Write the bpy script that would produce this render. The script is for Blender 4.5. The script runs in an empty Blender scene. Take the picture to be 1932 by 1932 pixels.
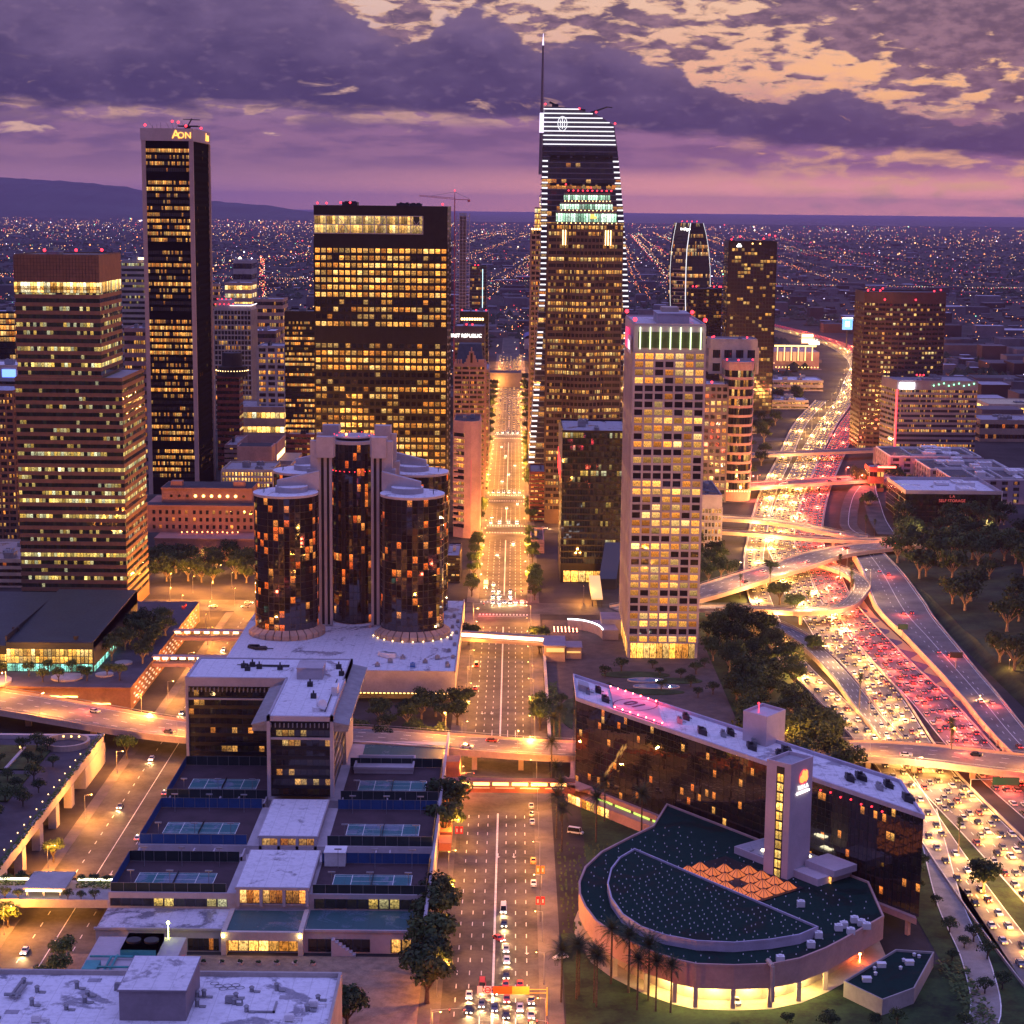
import bpy, math, random
from mathutils import Vector, Matrix, noise as mnoise
S = bpy.context.scene
C = S.collection
rnd = random.Random(11)
PI = math.pi
# ------------------------------------------------------------------ camera
FPX, CXY, CAMH = 3446.0, 966.0, 215.0          # focal length and centre in 1/1932 of the frame
PIT, ROLL = math.atan(576 / FPX), 0.0105
_f = Vector((0, math.cos(PIT), -math.sin(PIT)))
_u0 = Vector((0, math.sin(PIT), math.cos(PIT)))
_R = Vector((1, 0, 0)) * math.cos(ROLL) + _u0 * math.sin(ROLL)
_U = Vector((-1, 0, 0)) * math.sin(ROLL) + _u0 * math.cos(ROLL)
cd = bpy.data.cameras.new('camera')
cam = bpy.data.objects.new('camera', cd)
C.objects.link(cam)
m3 = Matrix((_R, _U, -_f)).transposed()
cam.matrix_world = Matrix.Translation((0, 0, CAMH)) @ m3.to_4x4()
cd.sensor_width = 36
cd.lens = FPX / 1932 * 36
cd.clip_start = 1
cd.clip_end = 400000
S.camera = cam


def G(px, py, z=0.0):
    "survey: the point at height z seen at (px, py) of the photograph"
    d = _f + _R * ((px - CXY) / FPX) - _U * ((py - CXY) / FPX)
    t = (z - CAMH) / d.z
    return (d.x * t, d.y * t)


# ------------------------------------------------------------------ world, sun, exposure
W = bpy.data.worlds.new('World')
S.world = W
W.use_nodes = True
S.view_settings.view_transform = 'Standard'
S.view_settings.look = 'None'
S.view_settings.exposure = 0.0
S.cycles.use_denoising = True
S.cycles.use_light_tree = True
S.cycles.max_bounces = 5
S.cycles.diffuse_bounces = 2
S.cycles.glossy_bounces = 3
S.cycles.transmission_bounces = 2
S.cycles.volume_bounces = 0
S.cycles.transparent_max_bounces = 4
S.cycles.sample_clamp_indirect = 4
S.cycles.caustics_reflective = False
S.cycles.caustics_refractive = False


class NT:
    "tiny node-graph writer"
    def __init__(s, t):
        s.t = t
        s.n, s.l = t.nodes, t.links

    def new(s, typ, **kw):
        n = s.n.new(typ)
        for k, v in kw.items():
            setattr(n, k, v)
        return n

    def put(s, sock, v):
        if hasattr(v, 'is_output') or hasattr(v, 'links'):
            s.l.new(v, sock)
        else:
            sock.default_value = v

    def m(s, op, a, b=0.0, c=None, clamp=False):
        n = s.new('ShaderNodeMath', operation=op, use_clamp=clamp)
        s.put(n.inputs[0], a)
        s.put(n.inputs[1], b)
        if c is not None:
            s.put(n.inputs[2], c)
        return n.outputs[0]

    def ss(s, x, a, b):
        n = s.new('ShaderNodeMapRange', interpolation_type='SMOOTHSTEP')
        s.put(n.inputs[0], x)
        s.put(n.inputs[1], a)
        s.put(n.inputs[2], b)
        return n.outputs[0]

    def mix(s, f, a, b, bt='MIX'):
        n = s.new('ShaderNodeMix', data_type='RGBA', blend_type=bt)
        s.put(n.inputs[0], f)
        s.put(n.inputs[6], a if not isinstance(a, tuple) else (*a, 1)[:4])
        s.put(n.inputs[7], b if not isinstance(b, tuple) else (*b, 1)[:4])
        return n.outputs[2]

    def xyz(s, x, y, z=0.0):
        n = s.new('ShaderNodeCombineXYZ')
        for i, v in enumerate((x, y, z)):
            s.put(n.inputs[i], v)
        return n.outputs[0]

    def sep(s, v):
        n = s.new('ShaderNodeSeparateXYZ')
        s.put(n.inputs[0], v)
        return n.outputs

    def noise(s, v, scale=1.0, detail=4.0, rough=.55, dist=0.0):
        n = s.new('ShaderNodeTexNoise')
        s.put(n.inputs['Vector'], v)
        n.inputs['Scale'].default_value = scale
        n.inputs['Detail'].default_value = detail
        n.inputs['Roughness'].default_value = rough
        n.inputs['Distortion'].default_value = dist
        return n.outputs['Fac']

    def white(s, v, dims='2D'):
        n = s.new('ShaderNodeTexWhiteNoise', noise_dimensions=dims)
        s.put(n.inputs['Vector'], v)
        return n.outputs

    def ramp(s, f, stops, interp='LINEAR'):
        n = s.new('ShaderNodeValToRGB')
        n.color_ramp.interpolation = interp
        e = n.color_ramp.elements
        while len(e) < len(stops):
            e.new(.5)
        for q, (p, c) in zip(e, stops):
            q.position = p
            q.color = (c, c, c, 1) if not isinstance(c, tuple) else (*c, 1)[:4]
        s.put(n.inputs[0], f)
        return n.outputs[0]


def sky():
    t = W.node_tree
    t.nodes.clear()
    g = NT(t)
    tc = g.new('ShaderNodeTexCoord').outputs['Generated']
    x, y, z = g.sep(tc)
    az = g.m('ARCTAN2', x, y)                       # radians, 0 = straight down the avenue
    el = g.m('ARCSINE', z)
    a1 = g.m('MULTIPLY_ADD', az, 1 / .6, .5)         # 0..1 over +-0.3 rad
    # backdrop behind the clouds, by elevation: pink haze low, peach glow high
    e1 = g.m('MULTIPLY', el, 1 / .14)
    left = g.ramp(e1, [(0, (.70, .32, .38)), (.05, (.60, .28, .36)), (.14, (.36, .18, .28)), (.3, (.29, .15, .28)), (.55, (.48, .31, .38)), (.75, (.72, .50, .47)), (1, (.70, .50, .50))])
    right = g.ramp(e1, [(0, (2.2, .80, .45)), (.04, (1.9, .72, .44)), (.10, (1.15, .46, .38)), (.16, (.36, .16, .28)), (.33, (.32, .15, .30)), (.5, (.92, .46, .30)), (.75, (.92, .56, .38)), (1, (.74, .50, .46))])
    back = g.mix(g.ss(az, -.2, .16), left, right)
    # cloud bank with a billowing top edge and a flat base
    v1 = g.xyz(g.m('MULTIPLY', az, 24), g.m('MULTIPLY', el, 52))
    n1 = g.noise(v1, 1.4, 10, .52, .0)
    n1b = g.noise(v1, 4.2, 9, .56, .0)
    v2 = g.xyz(g.m('MULTIPLY', az, 20), g.m('MULTIPLY', el, 95), 3.0)
    n2 = g.noise(v2, 1.3, 8, .55, .1)
    top = g.ramp(a1, [(0, 1.0), (.30, .99), (.345, .86), (.385, .74), (.41, .69), (.43, .76), (.463, .86), (.49, .80), (.515, .67), (.54, .71), (.60, .67), (.652, .57), (.71, .46), (.75, .48), (.79, .535), (.83, .42), (.884, .36), (.93, .43), (1, .50)], 'LINEAR')
    top = g.m('MULTIPLY', top, .122)
    e2 = g.m('ADD', el, g.m('MULTIPLY_ADD', g.m('ADD', g.m('MULTIPLY', n1, .62), g.m('MULTIPLY', n1b, .38)), .034, -.017))
    bank = g.ss(g.m('SUBTRACT', top, e2), -.0008, .0020)
    basee = g.ramp(a1, [(0, .49), (.3, .51), (.47, .50), (.55, .42), (.71, .36), (.81, .31), (1, .27)], 'B_SPLINE')
    basee = g.m('MULTIPLY', basee, .1)
    e3 = g.m('ADD', el, g.m('MULTIPLY_ADD', n2, .016, -.008))
    bank = g.m('MULTIPLY', bank, g.ss(g.m('SUBTRACT', e3, basee), -.004, .004))
    # colour inside the bank: bruised violet with paler billows
    shade = g.m('ADD', g.m('MULTIPLY', g.noise(v1, .8, 9, .55, .1), .7), g.m('MULTIPLY', g.m('SUBTRACT', el, basee), 5.0))
    edge = g.ss(g.m('SUBTRACT', top, e2), .012, .0)
    bcol = g.mix(g.ss(shade, .34, .80), (.060, .042, .135), (.205, .135, .275))
    bcol = g.mix(g.m('MULTIPLY', g.ss(n1b, .52, .72), .35), bcol, (.26, .165, .28))
    bcol = g.mix(g.m('MULTIPLY', edge, .30), bcol, (.24, .145, .22))
    # streaky sheets below the base
    st = g.ss(n2, .40, .60)
    st = g.m('MAXIMUM', st, 0.0)
    sheet = g.m('MULTIPLY', st, g.m('MULTIPLY', g.ss(el, .012, .034), .8))
    sheet = g.m('MULTIPLY', sheet, g.ss(el, .062, .046))
    # broken high cloud on the right
    v3 = g.xyz(g.m('MULTIPLY', az, 44), g.m('MULTIPLY', el, 135), 8.0)
    n3 = g.noise(v3, 1.2, 9, .55, .25)
    n3b = g.noise(g.xyz(g.m('MULTIPLY', az, 11), g.m('MULTIPLY', el, 24), 2.0), 1.0, 5, .5)
    tr = g.ss(g.m('ADD', az, g.m('MULTIPLY', el, 2.4)), .33, .50)      # heavy patch in the upper right
    brk = g.ss(g.m('ADD', n3, g.m('MULTIPLY_ADD', tr, .22, g.m('MULTIPLY_ADD', n3b, .5, -.205))), .47, .60)
    brk = g.m('MULTIPLY', brk, g.ss(el, .040, .056))
    gold = g.m('MULTIPLY', g.ss(n3, .58, .38), g.m('MULTIPLY', g.ss(az, .06, .2), g.ss(el, .11, .06)))
    back = g.mix(g.m('MULTIPLY', gold, .75), back, (1.1, .56, .22))
    rim = g.m('MULTIPLY', g.m('MULTIPLY', brk, g.m('SUBTRACT', 1.0, brk)), 2.6)
    back = g.mix(g.m('MINIMUM', rim, .8), back, (1.05, .60, .34))
    col = g.mix(g.m('MULTIPLY', brk, .93), back, g.mix(g.ss(g.m('ADD', g.m('MULTIPLY', n1b, .6), g.m('MULTIPLY', n1, .4)), .40, .62), (.085, .054, .135), (.26, .145, .225)))
    col = g.mix(sheet, col, g.mix(g.ss(az, -.15, .3), (.155, .090, .215), (.22, .095, .22)))
    col = g.mix(bank, col, bcol)
    # burning gaps near the base of the bank
    n4 = g.noise(g.xyz(g.m('MULTIPLY', az, 17), g.m('MULTIPLY', el, 70), 11.0), 1.0, 6, .6, .6)
    gap = g.m('MULTIPLY', g.ss(n4, .63, .72), g.m('MULTIPLY', g.ss(el, .008, .022), g.ss(el, .078, .06)))
    col = g.mix(gap, col, g.mix(g.ss(az, -.1, .2), (.75, .45, .36), (1.1, .50, .20)))
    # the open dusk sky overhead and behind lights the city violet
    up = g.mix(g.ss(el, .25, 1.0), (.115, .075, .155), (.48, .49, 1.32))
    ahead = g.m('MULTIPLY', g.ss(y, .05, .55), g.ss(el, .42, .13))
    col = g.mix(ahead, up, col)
    sk = g.new('ShaderNodeTexSky', sky_type='NISHITA', sun_disc=False)
    sk.sun_elevation = math.radians(0.5)
    sk.sun_rotation = math.radians(22)
    b1 = g.new('ShaderNodeBackground')
    g.put(b1.inputs[0], sk.outputs[0])
    b1.inputs[1].default_value = 0.004
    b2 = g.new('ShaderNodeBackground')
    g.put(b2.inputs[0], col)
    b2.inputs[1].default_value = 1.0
    ad = g.new('ShaderNodeAddShader')
    t.links.new(b1.outputs[0], ad.inputs[0])
    t.links.new(b2.outputs[0], ad.inputs[1])
    o = g.new('ShaderNodeOutputWorld')
    t.links.new(ad.outputs[0], o.inputs[0])
    W.cycles.sampling_method = 'MANUAL'
    W.cycles.sample_map_resolution = 512


sky()
sl = bpy.data.lights.new('sun', 'SUN')
sl.energy = 0.10
sl.angle = math.radians(8)
sl.color = (1, .62, .50)
sun = bpy.data.objects.new('sun', sl)
C.objects.link(sun)
_sd = Vector((math.sin(math.radians(22)) * math.cos(.06), math.cos(math.radians(22)) * math.cos(.06), math.sin(.06)))
sun.rotation_euler = _sd.to_track_quat('Z', 'Y').to_euler()

# ------------------------------------------------------------------ mesh and object helpers
class MB:
    def __init__(s):
        s.v, s.f, s.m, s.uv, s.sm = [], [], [], [], []

    def face(s, pts, mi=0, uv=None, smooth=False):
        n = len(s.v)
        s.v.extend(pts)
        s.f.append(tuple(range(n, n + len(pts))))
        s.m.append(mi)
        s.uv.append(uv)
        s.sm.append(smooth)

    def box(s, x0, x1, y0, y1, z0, z1, mi=0, mt=None):
        a = [(x0, y0), (x1, y0), (x1, y1), (x0, y1)]
        s.prism(a, z0, z1, mi, mt)

    def prism(s, poly, z0, z1, mi=0, mt=None, top=True, bot=True, smooth=False, z1s=None):
        n = len(poly)
        zt = z1s or [z1] * n
        for i in range(n):
            a, b = poly[i], poly[(i + 1) % n]
            s.face([(a[0], a[1], z0), (b[0], b[1], z0), (b[0], b[1], zt[(i + 1) % n]), (a[0], a[1], zt[i])], mi, None, smooth)
        if top:
            s.face([(p[0], p[1], q) for p, q in zip(poly, zt)], mi if mt is None else mt)
        if bot:
            s.face([(p[0], p[1], z0) for p in reversed(poly)], mi)

    def ring(s, outer, inner, z0, z1, mi=0, mt=None):
        "wall ring between two matching polygons"
        n = len(outer)
        for i in range(n):
            j = (i + 1) % n
            a, b, c, d = outer[i], outer[j], inner[j], inner[i]
            s.face([(*a, z0), (*b, z0), (*b, z1), (*a, z1)], mi)
            s.face([(*c, z0), (*d, z0), (*d, z1), (*c, z1)], mi)
            s.face([(*a, z1), (*b, z1), (*c, z1), (*d, z1)], mi if mt is None else mt)
            s.face([(*d, z0), (*c, z0), (*b, z0), (*a, z0)], mi)

    def tube(s, p, q, r, r2=None, n=6, mi=0, cap=True, smooth=True):
        p, q = Vector(p), Vector(q)
        r2 = r if r2 is None else r2
        d = (q - p).normalized()
        a = d.orthogonal().normalized()
        b = d.cross(a)
        A, B = [], []
        for i in range(n):
            w = a * math.cos(2 * PI * i / n) + b * math.sin(2 * PI * i / n)
            A.append(tuple(p + w * r))
            B.append(tuple(q + w * r2))
        for i in range(n):
            j = (i + 1) % n
            s.face([A[i], A[j], B[j], B[i]], mi, None, smooth)
        if cap:
            s.face(A[::-1], mi)
            s.face(B, mi)

    def ball(s, c, r, mi=0, n=6, k=4, sz=1.0):
        c = Vector(c)
        rows = []
        for i in range(k + 1):
            t = PI * i / k
            rows.append([(c.x + r * math.sin(t) * math.cos(2 * PI * j / n), c.y + r * math.sin(t) * math.sin(2 * PI * j / n), c.z + r * sz * math.cos(t)) for j in range(n)])
        for i in range(k):
            for j in range(n):
                e = (j + 1) % n
                if i == 0:
                    s.face([rows[0][0], rows[1][j], rows[1][e]], mi, None, True)
                elif i == k - 1:
                    s.face([rows[i][j], rows[k][0], rows[i][e]], mi, None, True)
                else:
                    s.face([rows[i][j], rows[i + 1][j], rows[i + 1][e], rows[i][e]], mi, None, True)

    def band(s, poly, z0, z1, cw, row, mi=0, off=0.0, closed=True, smooth=False):
        "window strip round a polygon; uv counts cells along and floors up"
        n = len(poly)
        u = off
        for i in range(n if closed else n - 1):
            a, b = poly[i], poly[(i + 1) % n]
            L = math.hypot(b[0] - a[0], b[1] - a[1])
            k = L / cw
            if not smooth:
                k = max(1, round(k))
            s.face([(*a, z0), (*b, z0), (*b, z1), (*a, z1)], mi, [(u, row), (u + k, row), (u + k, row + .999), (u, row + .999)], smooth)
            u += k if smooth else k + 7

    def obj(s, name, mats, parent=None, loc=None, kind=None):
        o3 = LOC.get(parent.name, (0, 0, 0)) if parent is not None else (loc or (0, 0, 0))
        me = bpy.data.meshes.new(name)
        vs = [(p[0] - o3[0], p[1] - o3[1], p[2] - o3[2]) for p in s.v]
        me.from_pydata(vs, [], s.f)
        if not isinstance(mats, (list, tuple)):
            mats = [mats]
        for q in mats:
            me.materials.append(q)
        me.polygons.foreach_set('material_index', s.m)
        me.polygons.foreach_set('use_smooth', s.sm)
        if any(u is not None for u in s.uv):
            ul = me.uv_layers.new(name='uv')
            flat = []
            for f, u in zip(s.f, s.uv):
                for i in range(len(f)):
                    flat.extend(u[i] if u else (0, 0))
            ul.data.foreach_set('uv', flat)
        me.update()
        o = bpy.data.objects.new(name, me)
        C.objects.link(o)
        if parent is not None:
            o.parent = parent
            LOC[o.name] = o3
        else:
            o.location = o3
            LOC[o.name] = o3
        if kind:
            o['kind'] = kind
        return o


LOC = {}


def thing(name, label, cat, loc=(0, 0, 0), group=None):
    o = bpy.data.objects.new(name, None)
    C.objects.link(o)
    o.empty_display_size = 1
    o.location = loc
    LOC[o.name] = tuple(loc)
    return tag(o, label, cat, group)


def tag(o, label, cat, group=None):
    o['label'] = label
    o['category'] = cat
    if group:
        o['group'] = group
    return o


def struct(name, mb, mats, kind='structure'):
    return mb.obj(name, mats, None, None, kind)


def dup(src, loc, rz=0.0, label=None, group=None, scale=1.0):
    "a copy of a thing with copies of its parts and sub-parts"
    def cp(o, par):
        c = o.copy()
        C.objects.link(c)
        c.parent = par
        for ch in kids.get(o.name, ()):
            cp(ch, c)
        return c
    kids = KIDS.setdefault(src.name, {})
    if not kids:
        kids['*'] = []
        st = [src]
        while st:
            o = st.pop()
            kids[o.name] = list(o.children)
            st.extend(o.children)
    r = cp(src, None)
    r.location = loc
    r.rotation_euler = (0, 0, rz)
    r.scale = (scale,) * 3
    if label:
        r['label'] = label
    if group:
        r['group'] = group
    return r


KIDS = {}


def rect(x0, x1, y0, y1, rot=0.0, piv=None):
    p = [(x0, y0), (x1, y0), (x1, y1), (x0, y1)]
    if rot:
        cx, cy = piv or ((x0 + x1) / 2, (y0 + y1) / 2)
        c, s = math.cos(rot), math.sin(rot)
        p = [(cx + (x - cx) * c - (y - cy) * s, cy + (x - cx) * s + (y - cy) * c) for x, y in p]
    return p


def grow(poly, d):
    "offset a counter-clockwise polygon outwards by d"
    n = len(poly)
    out = []
    for i in range(n):
        p, q, r = poly[i - 1], poly[i], poly[(i + 1) % n]
        e1 = Vector((q[0] - p[0], q[1] - p[1])).normalized()
        e2 = Vector((r[0] - q[0], r[1] - q[1])).normalized()
        n1, n2 = Vector((e1.y, -e1.x)), Vector((e2.y, -e2.x))
        b = (n1 + n2)
        b = b / max(.3, b.dot(n1)) if b.length > 1e-6 else n1
        out.append((q[0] + b.x * d, q[1] + b.y * d))
    return out


def circ(cx, cy, r, n=32, a0=0.0):
    return [(cx + r * math.cos(a0 + 2 * PI * i / n), cy + r * math.sin(a0 + 2 * PI * i / n)) for i in range(n)]


def text_mesh(txt, size, depth=.15):
    "lettering as a mesh in the XZ plane, facing -Y, centred"
    cu = bpy.data.curves.new('lettering', 'FONT')
    cu.body = txt
    cu.size = size
    cu.extrude = depth
    cu.align_x = 'CENTER'
    cu.align_y = 'CENTER'
    cu.resolution_u = 3
    t = bpy.data.objects.new('lettering_source', cu)
    C.objects.link(t)
    dg = bpy.context.evaluated_depsgraph_get()
    me = bpy.data.meshes.new_from_object(t.evaluated_get(dg))
    bpy.data.objects.remove(t)
    bpy.data.curves.remove(cu)
    me.transform(Matrix.Rotation(PI / 2, 4, 'X'))
    return me


def letters(txt, size, pos, mat, parent, rz=0.0, name='lettering', flat=False, sx=1.0):
    me = text_mesh(txt, size)
    me.transform(Matrix.Diagonal((sx, 1, 1, 1)))
    if flat:
        me.transform(Matrix.Rotation(-PI / 2, 4, 'X'))
    me.materials.clear()
    me.materials.append(mat)
    o = bpy.data.objects.new(name, me)
    C.objects.link(o)
    p = LOC.get(parent.name, (0, 0, 0))
    o.parent = parent
    o.location = (pos[0] - p[0], pos[1] - p[1], pos[2] - p[2])
    o.rotation_euler = (0, 0, rz)
    return o


def beacon(parent, pos, r=.55):
    b = MB()
    b.tube((pos[0], pos[1], pos[2]), (pos[0], pos[1], pos[2] + .8), .12, n=4, mi=1)
    b.ball((pos[0], pos[1], pos[2] + .8 + r), r, 0)
    return b.obj('beacon_light', [M_red, M_dark], parent)


ORD = ['nearest', 'second', 'third', 'fourth', 'fifth', 'sixth', 'seventh', 'eighth', 'ninth', 'tenth', 'eleventh', 'twelfth', 'thirteenth', 'fourteenth', 'fifteenth',
       'sixteenth', 'seventeenth', 'eighteenth', 'nineteenth', 'twentieth']


def nth(i):
    return ORD[i] if i < 20 else '%dth' % (i + 1) if i % 10 not in (0, 1, 2) else '%d%s' % (i + 1, {0: 'st', 1: 'nd', 2: 'rd'}[i % 10])


def light0(name, e, col, r=.35, typ='POINT'):
    l = bpy.data.lights.new(name, typ)
    l.energy = e
    l.color = col
    l.shadow_soft_size = r
    return l


def seen(c, mg=985):
    v = Vector(c) - Vector((0, 0, CAMH))
    w = v.dot(_f)
    return w > 0 and abs(v.dot(_R)) / w * FPX < mg and abs(v.dot(_U)) / w * FPX < mg
# ------------------------------------------------------------------ materials (procedural)
MATS = {}


def mat(name, col, rough=.8, var=.18, scale=.25, metal=0.0, emit=None, es=1.0, sample=False, spec=.4):
    if name in MATS:
        return MATS[name]
    m = bpy.data.materials.new(name)
    m.use_nodes = True
    g = NT(m.node_tree)
    b = m.node_tree.nodes['Principled BSDF']
    b.inputs['Roughness'].default_value = rough
    b.inputs['Metallic'].default_value = metal
    b.inputs['Specular IOR Level'].default_value = spec
    if emit:
        b.inputs['Base Color'].default_value = (*[c * .4 for c in col], 1)
        b.inputs['Emission Color'].default_value = (*emit, 1)
        b.inputs['Emission Strength'].default_value = es
        m.cycles.emission_sampling = 'FRONT' if sample else 'NONE'
    elif var:
        p = g.new('ShaderNodeNewGeometry').outputs['Position']
        n = g.noise(p, scale, 6, .62, .3)
        n2 = g.noise(p, scale * 9, 3, .6)
        f = g.m('ADD', g.m('MULTIPLY', n, .7), g.m('MULTIPLY', n2, .3))
        lo = tuple(max(0, c * (1 - var * 1.6)) for c in col)
        hi = tuple(min(1, c * (1 + var * 1.2)) for c in col)
        g.put(b.inputs['Base Color'], g.mix(g.ss(f, .33, .67), lo, hi))
        g.put(b.inputs['Roughness'], g.m('MULTIPLY_ADD', n2, .25, rough - .12))
    else:
        b.inputs['Base Color'].default_value = (*col, 1)
    MATS[name] = m
    return m


def roofmat(name, col, dirt, amount=.5, scale=.07, rough=.5, spec=.4):
    "flat roof membrane with dark ponding stains"
    m = bpy.data.materials.new(name)
    m.use_nodes = True
    g = NT(m.node_tree)
    b = m.node_tree.nodes['Principled BSDF']
    b.inputs['Specular IOR Level'].default_value = spec
    p = g.new('ShaderNodeNewGeometry').outputs['Position']
    n = g.noise(p, scale, 7, .62, .8)
    n2 = g.noise(p, scale * 12, 4, .65)
    f = g.ss(g.m('ADD', n, g.m('MULTIPLY_ADD', n2, .22, -.11)), .62 - amount * .2, .66 - amount * .12)
    c = g.mix(g.m('MULTIPLY', f, .8), col, dirt)
    c = g.mix(g.m('MULTIPLY', g.ss(n2, .42, .7), .45), c, tuple(x * .55 for x in col))
    sp = g.sep(p)
    seam = g.m('MAXIMUM', g.m('LESS_THAN', g.m('FRACT', g.m('MULTIPLY', sp[0], .22)), .05), g.m('LESS_THAN', g.m('FRACT', g.m('MULTIPLY', sp[1], .11)), .02))
    c = g.mix(g.m('MULTIPLY', seam, .38), c, tuple(x * .5 for x in col))
    g.put(b.inputs['Base Color'], c)
    g.put(b.inputs['Roughness'], g.m('MULTIPLY_ADD', f, -.35, rough + .1))
    MATS[name] = m
    return m


def winmat(name, frac=.5, cols=((1, .50, .12), (1, .74, .30), (.95, .85, .50)), es=1.6, mull=.10, glass=(.012, .013, .018), rough=.06, cluster=4, dim=.02, odd=0.0, rowamp=.45, blind=.5, spec=.6, iu=5.1, jit=.035, amin=.30):
    "glazing: each cell of the uv grid is a pane or room that is lit or dark"
    if name in MATS:
        return MATS[name]
    cols = [(c[0], c[1] * .82, c[2] * .55) if c[0] > .8 and c[2] < c[1] < .9 else c for c in cols]
    m = bpy.data.materials.new(name)
    m.use_nodes = True
    g = NT(m.node_tree)
    b = m.node_tree.nodes['Principled BSDF']
    uv = g.new('ShaderNodeUVMap', uv_map='uv').outputs[0]
    u, v, _ = g.sep(uv)
    fu, fv = g.m('FLOOR', u), g.m('FLOOR', v)
    cu, cv = g.m('FRACT', u), g.m('FRACT', v)
    r1 = g.white(g.xyz(fu, fv))
    r2 = g.white(g.xyz(g.m('FLOOR', g.m('DIVIDE', g.m('ADD', fu, g.m('MULTIPLY', fv, 1.7)), cluster)), g.m('ADD', fv, 50.5)))
    r3 = g.white(g.xyz(7.3, fv))
    sc = g.m('ADD', g.m('MULTIPLY', r1[0], .28), g.m('ADD', g.m('MULTIPLY', r2[0], .72 - rowamp), g.m('MULTIPLY', r3[0], rowamp)))
    lit = g.m('LESS_THAN', sc, frac)
    # rooms: furniture, blinds and ceiling lights break up each pane
    inn = g.noise(g.xyz(g.m('MULTIPLY', u, iu), g.m('MULTIPLY', v, 4.3), 1.0), 1.0, 3, .7)
    inn = g.m('MULTIPLY_ADD', g.ss(inn, .34, .62), .95, .15)
    rb = g.sep(r1[1])
    bl = g.m('MULTIPLY', g.m('LESS_THAN', cv, g.m('MULTIPLY', rb[1], blind)), .45)
    inn = g.m('MULTIPLY', inn, g.m('SUBTRACT', 1.0, bl))
    amp = g.m('MULTIPLY_ADD', g.m('POWER', rb[0], 1.8), 1.5, amin)
    frame = g.m('MULTIPLY', g.m('GREATER_THAN', cu, mull), g.m('LESS_THAN', cu, 1 - mull * .35))
    frame = g.m('MULTIPLY', frame, g.m('GREATER_THAN', cv, .04))
    ceil = g.m('MULTIPLY_ADD', g.ss(cv, .45, .95), .55, .72)
    amp = g.m('MULTIPLY', g.m('MULTIPLY', amp, ceil), g.m('MULTIPLY_ADD', r2[0], .5, .78))
    e = g.m('MULTIPLY', g.m('MULTIPLY', inn, amp), frame)
    st = g.m('MULTIPLY', e, g.m('MULTIPLY_ADD', lit, es * 1.35 - dim, dim * .5))
    col = g.mix(g.ss(rb[2], .05, .55), cols[0], cols[1])
    col = g.mix(g.ss(rb[2], .62, .98), col, cols[2])
    if odd:
        o = g.m('LESS_THAN', r2[0], odd)
        col = g.mix(o, col, g.mix(g.m('GREATER_THAN', rb[1], .5), (.1, .8, .35), (1, .06, .04)))
    g.put(b.inputs['Base Color'], g.mix(frame, tuple(min(1, c * 1.6 + .01) for c in glass), glass))
    g.put(b.inputs['Emission Color'], col)
    g.put(b.inputs['Emission Strength'], st)
    # panes sit a hair out of true, so reflections break from cell to cell
    nn = g.new('ShaderNodeVectorMath', operation='SUBTRACT')
    g.put(nn.inputs[0], r1[1])
    nn.inputs[1].default_value = (.5, .5, .5)
    sc2 = g.new('ShaderNodeVectorMath', operation='SCALE')
    g.put(sc2.inputs[0], nn.outputs[0])
    sc2.inputs[3].default_value = jit
    ad = g.new('ShaderNodeVectorMath', operation='ADD')
    g.put(ad.inputs[0], sc2.outputs[0])
    g.put(ad.inputs[1], g.new('ShaderNodeNewGeometry').outputs['Normal'])
    nm = g.new('ShaderNodeVectorMath', operation='NORMALIZE')
    g.put(nm.inputs[0], ad.outputs[0])
    g.put(b.inputs['Normal'], nm.outputs[0])
    b.inputs['Roughness'].default_value = rough
    b.inputs['Specular IOR Level'].default_value = spec
    m.cycles.emission_sampling = 'NONE'
    MATS[name] = m
    return m


def lamp_mat(name, col, es, sample=False):
    return mat(name, (.5, .5, .5), .4, 0, emit=col, es=es, sample=sample)


M_red = lamp_mat('red_beacon', (1, .02, .035), 5.5)
M_dark = mat('dark_metal', (.03, .03, .035), .5, .2)
M_steel = mat('galvanised_steel', (.30, .30, .32), .45, .15, metal=.4)
M_conc = mat('concrete', (.42, .37, .35), .85, .12, .12)
M_concw = mat('pale_concrete', (.44, .39, .41), .8, .09, .10)
M_conct = mat('warm_concrete', (.50, .38, .31), .85, .12, .10)
M_asph = mat('asphalt', (.075, .066, .058), .75, .42, .07)
M_fwy = mat('freeway_concrete', (.17, .15, .14), .8, .22, .08)
M_pave = mat('pavement_slabs', (.13, .11, .10), .85, .18, .18)
M_paint = mat('road_paint', (.80, .78, .72), .7, .15, .5)
M_grass = mat('lawn', (.035, .062, .018), .95, .4, .18)
M_soil = mat('dry_bank', (.075, .055, .035), .95, .4, .10)
M_black = mat('black_metal_cladding', (.012, .011, .013), .35, .25)
M_brown = mat('brown_stone', (.24, .125, .075), .6, .12, .3)
M_brick = mat('red_brick', (.23, .075, .06), .85, .2, .3)
M_pink = mat('pink_stucco', (.52, .30, .26), .85, .12, .1)
M_tan = mat('tan_stone', (.42, .29, .22), .8, .12, .12)
M_cream = mat('cream_stone', (.55, .45, .38), .8, .12, .12)
M_alu = mat('aluminium_trim', (.55, .52, .56), .35, .08, metal=.6)
M_roofd = mat('dark_roof', (.045, .042, .05), .8, .3, .1)
M_white = mat('white_paint', (.75, .73, .74), .6, .08)
MR_white = roofmat('white_roof_membrane', (.72, .70, .74), (.24, .23, .27), .25, .05)
MR_grey = roofmat('grey_roof_membrane', (.36, .34, .38), (.14, .13, .16), .3, .08)
MR_green = roofmat('green_gravel_roof', (.010, .034, .028), (.006, .012, .011), .6, .06, .9, .12)
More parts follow.
